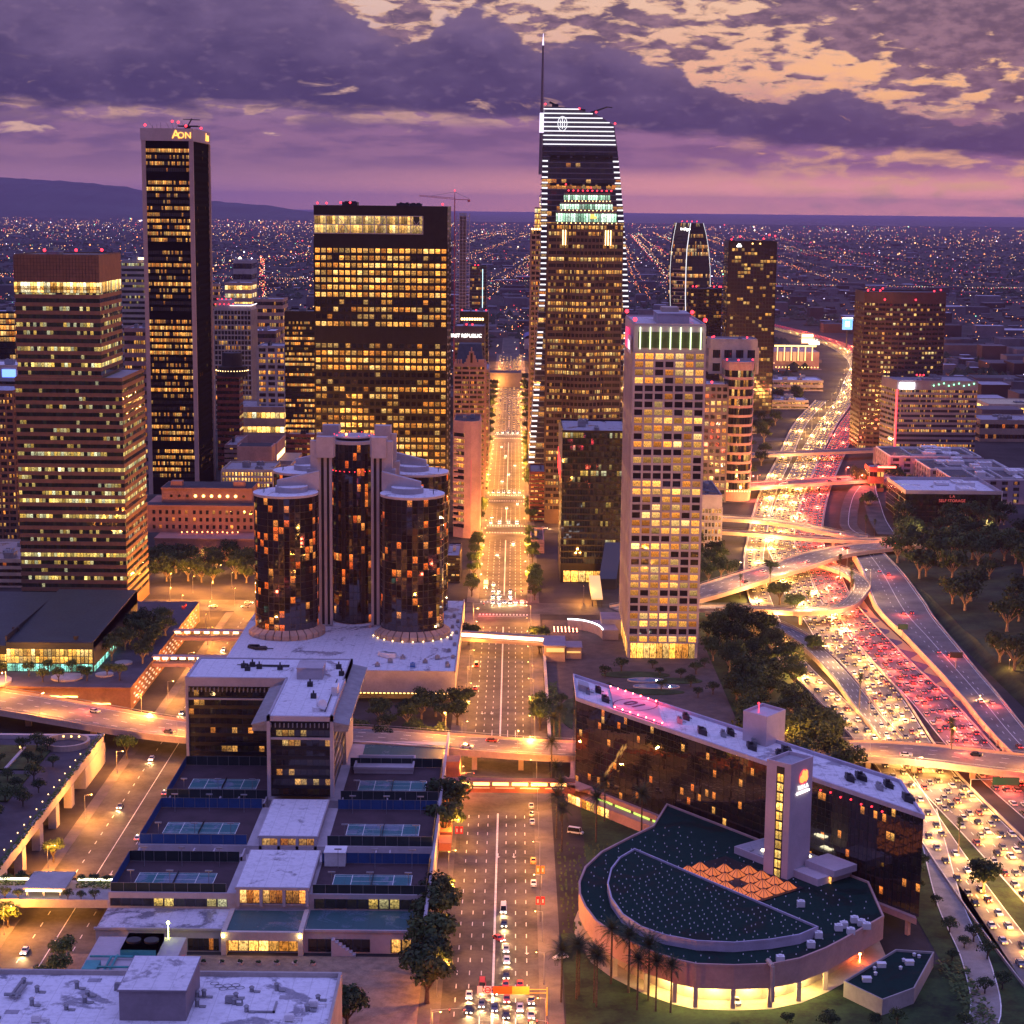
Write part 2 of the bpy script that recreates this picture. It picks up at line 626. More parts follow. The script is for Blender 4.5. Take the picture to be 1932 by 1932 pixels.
MR_dark = roofmat('dark_roof_membrane', (.07, .068, .08), (.03, .03, .035), .5, .08)
L_white = lamp_mat('white_lamp', (1, .95, .88), 6)
L_warm = lamp_mat('warm_lamp', (1, .62, .24), 7)
L_gold = lamp_mat('golden_lamp', (1, .55, .15), 6)
L_led = lamp_mat('white_led_strip', (.95, .93, 1.0), 1.5)
L_redneon = lamp_mat('red_neon', (1, .04, .05), 3.2)
L_green = lamp_mat('green_lamp', (.25, 1, .5), 4)
L_blue = lamp_mat('blue_sign_light', (.12, .25, 1), 3)
L_head = lamp_mat('headlight', (1, .86, .60), 16)
L_tail = lamp_mat('tail_light', (1, .03, .02), 4)
WARM = ((1, .36, .07), (1, .54, .16), (1, .74, .36))
YEL = ((.85, .62, .16), (.95, .86, .36), (.9, .92, .55))
ORG = ((1, .26, .05), (1, .38, .09), (1, .60, .20))
W_gold = winmat('office_glazing_gold', .52, WARM, 1.5)
W_aon = winmat('bronze_glazing', .50, ((1, .36, .07), (1, .52, .14), (1, .70, .30)), 1.5, .16, cluster=6)
W_dim = winmat('office_glazing_dim', .36, WARM, 1.1, .12)
W_citi = winmat('green_tint_glazing', .47, YEL, 1.5, .07, (.012, .016, .014), cluster=3, blind=.3)
W_cn = winmat('black_tower_glazing', .60, ((1, .38, .07), (1, .52, .14), (1, .70, .30)), 1.55, .10, (.010, .009, .010), cluster=5, odd=.012)
W_fig = winmat('crown_tower_glazing', .44, ((1, .44, .10), (1, .60, .20), (.95, .80, .42)), 1.3, .16, (.02, .017, .016), cluster=4)
W_ub = winmat('white_tower_glazing', .60, ((1, .38, .07), (1, .55, .16), (1, .74, .36)), 1.5, .03, (.014, .012, .016), cluster=3, rowamp=.5, iu=17, blind=.3)
W_bon = winmat('mirror_glazing', .225, ((1, .17, .03), (1, .24, .05), (1, .42, .12)), 1.3, .12, (.014, .011, .012), .03, cluster=2, rowamp=.06, dim=.01, spec=1.0, jit=.012, amin=.7)
W_dark = winmat('dark_glass', .30, YEL, 1.1, .08, (.012, .015, .016), .04, cluster=5, spec=.8)
W_hot = winmat('hotel_mirror_glass', .17, ORG, 1.6, .10, (.016, .014, .015), .02, cluster=1, rowamp=.04, dim=.01, spec=1.0, jit=.014, amin=.6)
W_side = winmat('unlit_glazing', .13, WARM, .9, .16, (.006, .006, .007), .7, cluster=3, rowamp=.1, dim=.02, spec=.0)
W_old = winmat('sash_windows', .42, WARM, 1.3, .22, (.012, .01, .012), .2, cluster=2, rowamp=.15)
W_old2 = winmat('hotel_sash_windows', .30, ORG, 1.5, .25, (.015, .01, .012), .2, cluster=1, rowamp=.1)
W_lit = winmat('bright_glazing', .93, ((1, .55, .14), (1, .72, .28), (1, .9, .55)), 1.9, .08, cluster=1, rowamp=.1)
W_blue = winmat('blue_glass', .34, WARM, 1.2, .05, (.020, .022, .045), .05, cluster=4, spec=.9)
W_wtc = winmat('black_office_glazing', .30, ((1, .38, .09), (1, .55, .18), (1, .78, .40)), 1.5, .06, (.012, .011, .014), .05, cluster=3, rowamp=.2)
# ------------------------------------------------------------------ ground, roads, freeway
def smooth(pts, step=9.0):
    P = [Vector(p if len(p) == 3 else (*p, 0)) for p in pts]
    P = [P[0] * 2 - P[1]] + P + [P[-1] * 2 - P[-2]]
    out = []
    for i in range(1, len(P) - 2):
        a, b, c, d = P[i - 1:i + 3]
        k = max(1, int((c - b).length / step))
        for j in range(k):
            t = j / k
            out.append(.5 * (2 * b + (c - a) * t + (2 * a - 5 * b + 4 * c - d) * t * t + (3 * b - a - 3 * c + d) * t ** 3))
    out.append(P[-2])
    return out


def frames(pts):
    r = []
    for i, p in enumerate(pts):
        d = pts[min(i + 1, len(pts) - 1)] - pts[max(i - 1, 0)]
        d.z = 0
        d.normalize()
        r.append((p, Vector((d.y, -d.x, 0))))           # point, unit vector to the right
    return r


def wid(h, i, n):
    if isinstance(h, (int, float)):
        return h
    t = i / max(1, n - 1) * (len(h) - 1)
    k = min(int(t), len(h) - 2)
    return h[k] + (h[k + 1] - h[k]) * (t - k)


def ribbon(mb, pts, h, dz=0.0, mi=0, a=None, b=None):
    "flat strip; a..b are offsets to the right as shares of the half width"
    f = frames(pts)
    n = len(f)
    for i in range(n - 1):
        (p, r), (q, s) = f[i], f[i + 1]
        w0, w1 = wid(h, i, n), wid(h, i + 1, n)
        l, m = (-1, 1) if a is None else (a, b)
        mb.face([tuple(p + r * w0 * l + Vector((0, 0, dz))), tuple(p + r * w0 * m + Vector((0, 0, dz))), tuple(q + s * w1 * m + Vector((0, 0, dz))), tuple(q + s * w1 * l + Vector((0, 0, dz)))], mi)


def rail(mb, pts, h, side, z0, z1, t=.3, mi=0):
    f = frames(pts)
    n = len(f)
    for i in range(n - 1):
        (p, r), (q, s) = f[i], f[i + 1]
        w0, w1 = wid(h, i, n) * side, wid(h, i + 1, n) * side
        A, B = p + r * w0, q + s * w1
        A2, B2 = p + r * (w0 - t * side), q + s * (w1 - t * side)
        c = lambda v, z: (v.x, v.y, v.z + z)
        for u, v in ((A, B), (B2, A2)):
            mb.face([c(u, z0), c(v, z0), c(v, z1), c(u, z1)], mi)
        mb.face([c(A, z1), c(B, z1), c(B2, z1), c(A2, z1)], mi)


def dashes(mb, pts, h, off, w=.15, on=3.0, gap=9.0, dz=.06, mi=0):
    f = frames(pts)
    n = len(f)
    acc, draw = 0.0, True
    for i in range(n - 1):
        (p, r), (q, s) = f[i], f[i + 1]
        L = (q - p).length
        o0, o1 = off * wid(h, i, n), off * wid(h, i + 1, n)
        a, b = p + r * o0, q + s * o1
        if gap == 0:
            mb.face([tuple(a - r * w + Vector((0, 0, dz))), tuple(a + r * w + Vector((0, 0, dz))), tuple(b + s * w + Vector((0, 0, dz))), tuple(b - s * w + Vector((0, 0, dz)))], mi)
            continue
        t = 0.0
        while t < L:
            seg = (on if draw else gap) - acc
            e = min(L, t + seg)
            if draw:
                u, v = a.lerp(b, t / L), a.lerp(b, e / L)
                mb.face([tuple(u - r * w + Vector((0, 0, dz))), tuple(u + r * w + Vector((0, 0, dz))), tuple(v + r * w + Vector((0, 0, dz))), tuple(v - r * w + Vector((0, 0, dz)))], mi)
            if e - t >= seg - 1e-6:
                draw, acc = not draw, 0.0
            else:
                acc += e - t
            t = e


M_land = mat('city_ground', (.034, .029, .031), .95, .45, .02)
M_sea = mat('sea_water', (.04, .03, .06), .4, 0, spec=.3)
b = MB()
b.face([(-16000, -300, -.02), (16000, -300, -.02), (16000, 26500, -.02), (-16000, 26500, -.02)])
struct('ground', b, M_land)
b = MB()
b.face([(-25000, 26400, -.6), (25000, 26400, -.6), (25000, 80000, -.6), (-25000, 80000, -.6)])
struct('sea', b, M_sea)
# peninsula hills on the horizon, left
b = MB()
prof = [(-14500, 250), (-11500, 640), (-9600, 660), (-8600, 610), (-7600, 560), (-6800, 480), (-6000, 330), (-5200, 250), (-4300, 190), (-3500, 60), (-3000, 0)]
pp = []
for (xa, za), (xb, zb) in zip(prof, prof[1:]):
    for k in range(8):
        t = k / 8
        pp.append((xa + (xb - xa) * t, za + (zb - za) * t + 24 * mnoise.noise((xa * .002 + k * .7, 3, 1))))
pp.append(prof[-1])
for (xa, za), (xb, zb) in zip(pp, pp[1:]):
    for (ya, fa), (yb, fb) in zip(((26600, 0), (28500, .45), (30500, .8), (32500, 1), (36000, .5), (39000, 0)), ((28500, .45), (30500, .8), (32500, 1), (36000, .5), (39000, 0), (39000, 0))):
        if ya != yb:
            b.face([(xa, ya, za * fa), (xb, ya, zb * fa), (xb, yb, zb * fb), (xa, yb, za * fb)], 0, None, True)
struct('hills', b, mat('hill_scrub', (.05, .055, .045), .95, .4, .0008))

AVE = (-18.0, 9.0)
LM = MB()                                                   # painted markings
KB = MB()                                                   # pavements, kerbs
b = MB()
b.box(AVE[0], AVE[1], 400, 5200, -.3, .02)
struct('avenue_road', b, M_asph)
X_ST = [('fifth_cross_street', 955, 983, -330, 58), ('sixth_cross_street', 1204, 1226, -330, 150), ('seventh_cross_street', 1338, 1360, -330, 190), ('eighth_cross_street', 1708, 1732, -420, 260), ('ninth_cross_street', 2080, 2104, -500, 330)]
for nm, y0, y1, x0, x1 in X_ST:
    b = MB()
    b.box(x0, x1, y0, y1, -.3, .035)
    struct(nm, b, M_asph)
b = MB()
b.box(-148, -119, 400, 960, -.3, .028)
b.box(-338, -318, 900, 2400, -.3, .028)
struct('side_street_road', b, M_asph)
b = MB()
b.box(-420, 300, 405, 426, -.3, .026)
struct('front_cross_street', b, M_asph)
ys = [430] + sum(([a, c] for _, a, c, _, _ in X_ST), []) + [2700]
for ya, yb in zip(ys[::2], ys[1::2]):
    for x0, x1 in ((AVE[0] - 6.5, AVE[0]), (AVE[1], AVE[1] + 6.5)):
        KB.box(x0, x1, ya, yb, -.2, .15)
for x0, x1 in ((-152, -148), (-119, -113)):
    KB.box(x0, x1, 430, 952, -.2, .15)
struct('pavement', KB, M_pave)
# lanes: eight across the avenue, stop lines, zebra bars at the crossings
AP = [Vector((-4.5, y, 0)) for y in range(430, 2100, 30)]
LN = [-.72, -.46, -.21, .03, .27, .51, .75]
cross = [(658, 0), (953, 1), (985, -1), (1202, 1), (1228, -1), (1336, 1), (1362, -1), (1706, 1), (1734, -1), (2078, 1), (427, -1)]
for o in LN:
    for (y0, y1) in ((430, 655), (700, 950), (988, 1200), (1230, 1334), (1364, 1702), (1736, 2076)):
        p = [Vector((-4.5, y0 + 14, 0)), Vector((-4.5, y1 - 26, 0))]
        if o == .03:
            dashes(LM, p, 13.5, o, .14, gap=0)
            dashes(LM, p, 13.5, o + .025, .14, gap=0)
        else:
            dashes(LM, p, 13.5, o, .13, 3, 6)
        if o in (-.21, .27, .51):
            dashes(LM, [Vector((-4.5, y0 + 4, 0)), Vector((-4.5, y0 + 34, 0))], 13.5, o, .16, gap=0)
for y, s in cross:
    for k in range(15):
        x = AVE[0] + 1 + k * 1.8
        LM.face([(x, y - 1.7, .07), (x + .9, y - 1.7, .07), (x + .9, y + 1.7, .07), (x, y + 1.7, .07)])
    if s:
        yy = y - s * 4.2
        LM.face([(AVE[0] + .5, yy - .25, .07), (AVE[1] - .5, yy - .25, .07), (AVE[1] - .5, yy + .25, .07), (AVE[0] + .5, yy + .25, .07)])
for o in (-.5, 0, .5):
    dashes(LM, [Vector((-133.5, 440, 0)), Vector((-133.5, 940, 0))], 14, o, .14, 3, 6 if o else 0)
for x, y in ((-3.5, 585), (1.8, 585), (5.6, 505), (-12, 760), (-8, 760), (-137, 560), (-129, 565)):   # turn arrows
    LM.face([(x - .15, y, .07), (x + .15, y, .07), (x + .15, y + 3, .07), (x - .15, y + 3, .07)])
    LM.face([(x - .6, y, .071), (x + .1, y - 1.3, .071), (x + .8, y, .071)])

# freeway -----------------------------------------------------------------
SB = smooth([(182, 420), (176, 490), (169, 600), (163, 690), (166, 790), (165, 840), (164, 896), (165, 955), (164, 1010), (170, 1085), (176, 1175), (194, 1285), (221, 1416), (261, 1596), (318, 1842), (380, 2090), (432, 2330), (478, 2545), (504, 2760), (508, 3000), (470, 3400), (380, 4000)], 12)
NB = smooth([(214, 420), (206, 490), (197, 600), (188, 700), (187, 790), (184, 840), (182, 897), (181, 961), (182, 1010), (188, 1085), (194, 1175), (213, 1285), (240, 1416), (282, 1596), (340, 1842), (404, 2090), (456, 2330), (500, 2545), (525, 2780), (530, 3020), (492, 3420), (400, 4010)], 12)
CL = smooth([(156, 420), (151, 500), (149, 570), (149, 632), (150, 686), (147, 740), (143, 788), (139, 826), (136, 866), (136, 910), (138, 973), (142, 1034), (150, 1110), (160, 1175), (178, 1285), (202, 1414), (240, 1594), (292, 1845), (352, 2080)], 12)
b = MB()
ribbon(b, SB, 9.4, .05)
ribbon(b, NB, 9.2, .07)
ribbon(b, CL, 6.0, .03)
struct('freeway_road', b, M_fwy)
for k in (-.6, -.2, .2, .6):
    dashes(LM, SB[:190], 9.4, k, .13, 3, 9, .10)
    dashes(LM, NB[:190], 9.2, k, .13, 3, 9, .12)
dashes(LM, CL[:150], 6.0, 0, .13, 3, 9, .08)
for P_, h_, z_ in ((SB, 9.4, .10), (NB, 9.2, .12), (CL, 6, .08)):
    dashes(LM, P_[:190], h_, -.96, .16, gap=0, dz=z_)
    dashes(LM, P_[:190], h_, .96, .16, gap=0, dz=z_)
b = MB()
rail(b, SB, 10.4, 1, 0, 1.0, .5)
tag(b.obj('median_barrier', M_conc), 'long concrete barrier between the white and the red freeway traffic', 'barrier')
b = MB()
rail(b, NB, 9.9, 1, 0, 1.0, .4)
tag(b.obj('edge_barrier', M_conc), 'concrete barrier along the outer edge of the red taillight lanes', 'barrier')
b = MB()
rail(b, CL, 6.6, -1, 0, .9, .3)
tag(b.obj('ramp_barrier', M_conc), 'low concrete barrier along the outer edge of the collector lanes', 'barrier')
# grey ramp on the far right, raised on a retaining wall, with the painted bank below
RG = smooth([(214, 560, 1), (210, 640, 1.4), (207, 720, 2.2), (209, 791, 2.4), (210, 842, 2.4), (211, 898, 2.4), (212, 964, 2.6), (220, 1064, 3.6), (222, 1120, 5)], 10)
RGH = [7, 7, 7, 8, 9, 11, 14, 12, 9]
b = MB()
ribbon(b, RG, RGH)
struct('outer_ramp_road', b, M_fwy)
for k in (-.35, .25):
    dashes(LM, RG, RGH, k, .14, 3, 7, .05)
for k in (-.93, .93, .0):
    dashes(LM, RG, RGH, k, .16, gap=0, dz=.05)
t = thing('retaining_wall', 'long concrete retaining wall holding up the grey ramp above the patterned bank', 'wall', (196, 870, 0))
b = MB()
rail(b, RG, [h + .3 for h in RGH], -1, -6, 1.0, .5)
b.obj('wall_face', M_conct, t)
b = MB()
for p, r in frames(RG)[::1]:
    c = p - r * 8.2
    b.box(c.x - .25, c.x + .25, c.y - .6, c.y + .6, 0, p.z)
b.obj('buttress', M_conct, t)
b = MB()
rail(b, RG, [h + .3 for h in RGH], 1, -6, .9, .4)
tag(b.obj('ramp_parapet', M_conc), 'pale parapet on the park side of the grey ramp', 'parapet')
m = bpy.data.materials.new('patterned_bank')
m.use_nodes = True
g = NT(m.node_tree)
ps = g.sep(g.new('ShaderNodeNewGeometry').outputs['Position'])
wv = g.m('SINE', g.m('MULTIPLY', ps[1], .26))
wv = g.m('ADD', wv, g.m('MULTIPLY', g.noise(g.xyz(ps[0], ps[1]), .06, 2), 2.0))
f = g.m('GREATER_THAN', g.m('SUBTRACT', g.m('MULTIPLY', wv, 3.0), g.m('SUBTRACT', ps[0], g.m('MULTIPLY_ADD', ps[1], -.055, 241.5))), 0)
g.put(m.node_tree.nodes['Principled BSDF'].inputs['Base Color'], g.mix(f, (.55, .36, .15), (.13, .085, .13)))
m.node_tree.nodes['Principled BSDF'].inputs['Roughness'].default_value = .9
b = MB()
ML = smooth([(206, 700), (201, 770), (198, 842), (194, 898), (191, 962), (192, 1000)], 10)
ribbon(b, ML, 5.0, .12)
struct('patterned_bank', b, m)


# elevated roads ------------------------------------------------------------
def bridge(name, label, pts, h, deckm=M_fwy, railm=M_conct, piers=(), th=1.3, rh=1.0, step=8, marks=True, cat='bridge', soffit=None):
    P_ = smooth(pts, step)
    c = P_[len(P_) // 2]
    t = thing(name, label, cat, (c.x, c.y, 0))
    d = MB()
    ribbon(d, P_, h, 0)
    d.obj('road_deck', deckm, t)
    d = MB()
    f = frames(P_)
    n = len(f)
    for i in range(n - 1):
        (p, r), (q, s) = f[i], f[i + 1]
        w0, w1 = wid(h, i, n), wid(h, i + 1, n)
        for sd in (-1, 1):
            A, B = p + r * w0 * sd, q + s * w1 * sd
            A2, B2 = p + r * w0 * sd * .8, q + s * w1 * sd * .8
            z = lambda v, k: (v.x, v.y, max(-.1, v.z + k))
            d.face([z(A, -.05), z(B, -.05), z(B, -th), z(A, -th)] if sd > 0 else [z(B, -.05), z(A, -.05), z(A, -th), z(B, -th)])
            d.face([z(A, -th), z(B, -th), z(B2, -th), z(A2, -th)])
        d.face([z(p - r * w0 * .8, -th), z(p + r * w0 * .8, -th), z(q + s * w1 * .8, -th), z(q - s * w1 * .8, -th)])
    d.obj('girder', railm, t)
    for sd in (-1, 1):
        d = MB()
        rail(d, P_, h, sd, -.3, rh, .35)
        d.obj('parapet', railm, t)
        d = MB()
        for i, (p, r) in enumerate(f):
            if i % 2 == 0:
                w = wid(h, i, n) - .17
                d.tube(tuple(p + r * w * sd + Vector((0, 0, rh))), tuple(p + r * w * sd + Vector((0, 0, rh + .8))), .07, n=4)
        rail(d, P_, h, sd, rh + .7, rh + .85, .25)
        d.obj('railing', M_steel, t)
    for i, (x, y, z, w) in enumerate(piers):
        d = MB()
        d.box(x - w, x + w, y - .7, y + .7, -.1, z - th - 1.0)
        d.box(x - w - 1.5, x + w + 1.5, y - .9, y + .9, z - th - 1.0, z - th)
        d.obj('pier', M_conct, t)
    if marks:
        for o in (-.9, .9):
            dashes(LM, P_, h, o, .14, gap=0, dz=.05)
        for o in (-.5, -.02, .5):
            dashes(LM, P_, h, o, .14, 3, 6, .05)
    return P_


V4 = bridge('road_viaduct', 'wide concrete road viaduct glowing orange, crossing avenue and freeway behind the black office block', [(-330, 790, 9), (-213, 741, 8.5), (-128, 702, 8), (-60, 697, 8), (-20, 690, 7.6), (24, 683, 7.4), (90, 686, 7), (147, 687, 7.2), (195, 670, 7.4), (270, 640, 7.6), (420, 570, 8)],
            [14, 14, 13, 11, 10.5, 10.5, 11, 13, 15, 15, 15], piers=[(-13.5, 681, 7.6, 1), (4.5, 681, 7.6, 1), (139.5, 685, 7.2, 1), (157, 683, 7.2, 1), (178, 676, 7.2, 1), (196, 668, 7.2, 1), (-200, 734, 8, 1.2), (-170, 721, 8, 1.2)], th=1.6)
R1 = bridge('curved_overpass', 'broad overpass rising from beside the white tower and crossing over both freeway directions', [(58, 962, .5), (80, 972, 2.5), (105, 990, 5), (138, 1026, 7), (164, 1060, 7), (189, 1095, 7), (213, 1117, 7), (250, 1136, 7), (330, 1160, 7)], 11.5, piers=[(152, 1045, 7, .8), (176, 1077, 7, .8), (199, 1104, 7, .8)])
R2 = bridge('slim_overpass', 'slender overpass crossing the freeway just beyond the broad curved overpass', [(100, 1190, 6), (156, 1170, 7), (190, 1154, 7), (221, 1149, 7), (256, 1153, 7)], 4.6, piers=[(171, 1163, 7, .7), (206, 1151, 7, .7)])
R3 = bridge('grey_flyover', 'grey flyover with tall lamp posts sloping down to the right behind the slender overpass', [(110, 1240, 6), (163, 1222, 7), (188, 1204, 7), (206, 1180, 7), (226, 1158, 7)], 5.6, piers=[(178, 1212, 7, .7)])
LP = bridge('loop_ramp', 'curling loop ramp passing over the freeway and doubling back below the palms', [(70, 952, 4), (100, 947, 6), (127, 943, 7), (148, 937, 7), (164, 940, 7), (179, 953, 7), (191, 984, 7), (198, 1010, 6.5), (198, 1040, 6), (194, 1062, 5), (190, 1085, 3)], 4.6, piers=[(152, 937, 7, .6), (174, 947, 7, .6)])
R5 = bridge('descending_ramp', 'curved ramp descending beside the dark trees to join the white headlight lanes', [(105, 938, 6), (129, 915, 6.5), (142, 890, 5.5), (149, 855, 4), (153, 817, 2.4), (155, 770, .9), (157, 725, .4)], 4.8, piers=[(135, 904, 6, .6), (146, 872, 4.6, .6)])
OV1 = bridge('far_overpass', 'far overpass with a green tinged parapet crossing the freeway below the brown tower', [(150, 1535, 7), (208, 1556, 7), (294, 1588, 7), (340, 1604, 7)], 9, piers=[(249, 1572, 7, 1), (266, 1578, 7, 1)])
OV2 = bridge('red_lit_overpass', 'overpass washed in red light crossing the freeway, nearer than the green tinged one', [(120, 1350, 7), (176, 1373, 7), (222, 1396, 7), (268, 1416, 7), (310, 1432, 7)], 12, piers=[(214, 1393, 7, 1), (233, 1401, 7, 1)])
# street that curls down beside the freeway on the right
b = MB()
CV = smooth([(300, 1500, 4), (266, 1345, 4), (254, 1354, 4)][:1] + [(276, 1420, 4.2), (258, 1360, 4.2), (246, 1310, 4), (236, 1262, 4), (228, 1215, 4), (229, 1175, 5)], 8)
ribbon(b, CV, 6)
CW = smooth([(300, 1500, 4.6), (276, 1400, 4.6), (262, 1310, 4.6), (252, 1240, 4.8), (246, 1180, 5.4)], 8)
ribbon(b, CW, 6, .02)
struct('hill_streets', b, M_asph)
dashes(LM, CV, 6, 0, .15, gap=0)
dashes(LM, CW, 6, -.9, .15, gap=0)
# right-hand park slope
b = MB()
gx = [(226, 0), (232, 4.2), (250, 5), (285, 8), (330, 12), (420, 16)]
gy = list(range(420, 1200, 26))
hz = lambda x, y, z: z * (1 if y > 760 else max(.25, (y - 380) / 380)) + 1.6 * mnoise.noise((x * .03, y * .03, 0)) * (z > 1)
for (xa, za), (xb, zb) in zip(gx, gx[1:]):
    for ya, yb in zip(gy, gy[1:]):
        b.face([(xa, ya, hz(xa, ya, za)), (xb, ya, hz(xb, ya, zb)), (xb, yb, hz(xb, yb, zb)), (xa, yb, hz(xa, yb, za))], 0, None, True)
struct('park_slope', b, mat('park_turf', (.028, .042, .016), .95, .5, .06))
b = MB()
for x0, x1, y0, y1 in ((16, 60, 440, 520), (60, 146, 420, 500), (126, 146, 470, 660), (26, 130, 560, 690), (62, 135, 690, 930), (95, 132, 930, 1010), (110, 135, 1030, 1180), (196, 226, 440, 560)):
    b.box(x0, x1, y0, y1, -.3, .03 + .003 * (x0 % 7))
b.face([(141, 420, .004), (176, 420, .004), (168, 640, .004), (141, 640, .004)])
struct('verge_grass', b, mat('verge', (.028, .055, .014), .95, .5, .09))
# serpentine side road in the bottom right corner
b = MB()
SR = smooth([(152, 640), (146, 598), (139, 545), (136, 500), (128, 462), (108, 440), (80, 428)], 6)
ribbon(b, SR, 4.2, .06)
struct('access_road', b, mat('worn_concrete_road', (.30, .27, .24), .85, .15, .2))
dashes(LM, SR, 4.2, -.95, .16, gap=0, dz=.09)
dashes(LM, SR, 4.2, .95, .16, gap=0, dz=.09)
# ------------------------------------------------------------------ towers
def roof_kit(t, poly, z, n=4, m=M_steel, hmax=4.0, rm=MR_grey, par=1.2, pm=None, wm=None):
    "roof sheet, parapet ring and a few plant boxes"
    b = MB()
    b.face([(*p, z + .02) for p in grow(poly, -.35)])
    b.obj('roof', rm, t)
    if par:
        b = MB()
        b.ring(grow(poly, .06), grow(poly, -.4), z - .1, z + par)
        b.obj('parapet', pm or wm or M_conc, t)
    xs, ys = [p[0] for p in poly], [p[1] for p in poly]
    x0, x1, y0, y1 = min(xs), max(xs), min(ys), max(ys)
    for k in range(n):
        w, d, h = rnd.uniform(.06, .2) * (x1 - x0), rnd.uniform(.06, .22) * (y1 - y0), rnd.uniform(1.2, hmax)
        x, y = x0 + (x1 - x0) * rnd.uniform(.25, .75), y0 + (y1 - y0) * (k + .8) / (n + .8)
        b = MB()
        b.box(x - w / 2, x + w / 2, y - d / 2, y + d / 2, z + .3, z + h)
        b.box(x - w / 2 - .15, x + w / 2 + .15, y - d / 2 - .15, y + d / 2 + .15, z + h, z + h + .2)
        for i in (-1, 1):
            b.tube((x + i * w * .22, y, z + h + .2), (x + i * w * .22, y, z + h + .8), min(w, d) * .18, n=8)
        for i in (-1, 1):
            b.box(x + i * w * .4 - .15, x + i * w * .4 + .15, y - d / 2, y + d / 2, z, z + .3)
        b.obj('rooftop_unit', m, t)


def tower(name, label, poly, z1, nf, wm, wn, z0=0.0, fr=.55, cw=1.6, prd=.3, pier=None, pw=.5, pdp=.5, top=0.0, base=0.0, units=3, beac=(), rm=MR_grey, group=None, par=1.2, cat='building', wn2=None, side_edges=(), um=M_steel, parent=None, smooth_w=False, basem=None, roof=True, skipf=(), closed=True, pm=None, bm=None):
    cx, cy = sum(p[0] for p in poly) / len(poly), sum(p[1] for p in poly) / len(poly)
    t = parent or thing(name, label, cat, (cx, cy, z0), group)
    seed = (abs(hash((round(cx), round(cy), nf))) % 97) * 13
    zb, zt = z0 + base, z1 - top
    h = (zt - zb) / nf
    out, inn = grow(poly, prd), poly
    w = MB()
    if base:
        w.ring(out, grow(poly, -.5), z0, zb)
    if top:
        w.ring(out, grow(poly, -.5), zt, z1)
    for i in range(nf + 1):
        a = zb + i * h - h * (1 - fr) * .5
        e = zb + i * h + h * (1 - fr) * .5
        if i in skipf:
            e = zb + (i + 1) * h - h * (1 - fr) * .5 + .05
        w.ring(out, grow(poly, -.2), max(zb, a), min(zt, e))
    if pier:
        n = len(poly)
        for i in range(n if closed else n - 1):
            a, c = Vector(poly[i]), Vector(poly[(i + 1) % n])
            L = (c - a).length
            if L < pier * 1.4:
                ks = [0]
                k = 1
            else:
                k = max(1, round(L / pier))
                ks = range(k + 1)
            d = (c - a) / L
            nn = Vector((d.y, -d.x))
            for j in ks:
                p = a + d * (L * j / k)
                q = [p - d * pw / 2 - nn * .3, p - d * pw / 2 + nn * (prd + pdp), p + d * pw / 2 + nn * (prd + pdp), p + d * pw / 2 - nn * .3]
                w.prism([tuple(v) for v in q], zb, zt, 0)
    w.obj('wall', wm, t)
    for i in range(nf):
        if i in skipf:
            continue
        b = MB()
        if side_edges:
            n = len(poly)
            u = seed
            for j in range(n):
                b.band([poly[j], poly[(j + 1) % n]], zb + i * h, zb + (i + 1) * h, cw, seed + i, 1 if j in side_edges else 0, seed + j * 61, closed=False, smooth=smooth_w)
            b.obj('window_band', [wn, wn2 or wn], t)
        else:
            b.band(inn, zb + i * h, zb + (i + 1) * h, cw, seed + i, 0, seed, smooth=smooth_w)
            b.obj('window_band', wn, t)
    if roof:
        roof_kit(t, poly, z1, units, um, 4, rm, par, wm=pm or wm)
    for p in beac:
        beacon(t, p, .8)
    return t


def Bx(pl, pr, pt, Y, dep, piv=0):
    "survey a frontal box: its left and right edges and top as seen on the plane y = Y"
    def on(px, py):
        d = _f + _R * ((px - CXY) / FPX) - _U * ((py - CXY) / FPX)
        k = Y / d.y
        return d.x * k, CAMH + d.z * k
    (xa, za), (xb, zb) = on(pl, pt), on(pr, pt)
    return rect(xa, xb, Y, Y + dep), (za + zb) / 2


# brown banded tower on the left edge
t = tower('office_tower', 'brown banded office tower with a lower shoulder on its right, beside the dark roofed hall', rect(-257, -202, 940, 996), 125, 29, M_brown, W_citi, fr=.50, cw=1.7, prd=.35, base=6, units=2, par=.8)
tower('', '', rect(-255.5, -212.5, 940.4, 992), 188, 12, M_brown, W_citi, z0=126, fr=.52, cw=1.7, prd=.35, top=12.5, parent=t, units=2, beac=[(-240, 941, 189), (-226, 950, 189), (-215, 960, 189)], rm=MR_dark, par=.6)
b = MB()
for k in range(7):
    for i in range(26):
        x = -255.5 + 43 * i / 26
        b.box(x, x + .12, 939.95, 940.06, 175.6, 188)
    b.box(-255.5, -212.5, 939.95, 940.06, 175.5 + k * 1.8, 175.6 + k * 1.8)
b.obj('panel_joint', M_dark, t)
b = MB()
b.band([(-256, 940.05), (-212.2, 940.05)], 169, 174.4, 1.7, 4, 0, 3, False)
b.band([(-212.12, 940.4), (-212.12, 992)], 169, 174.4, 1.7, 4, 0, 60, False)
b.obj('lit_window_band', W_lit, t)

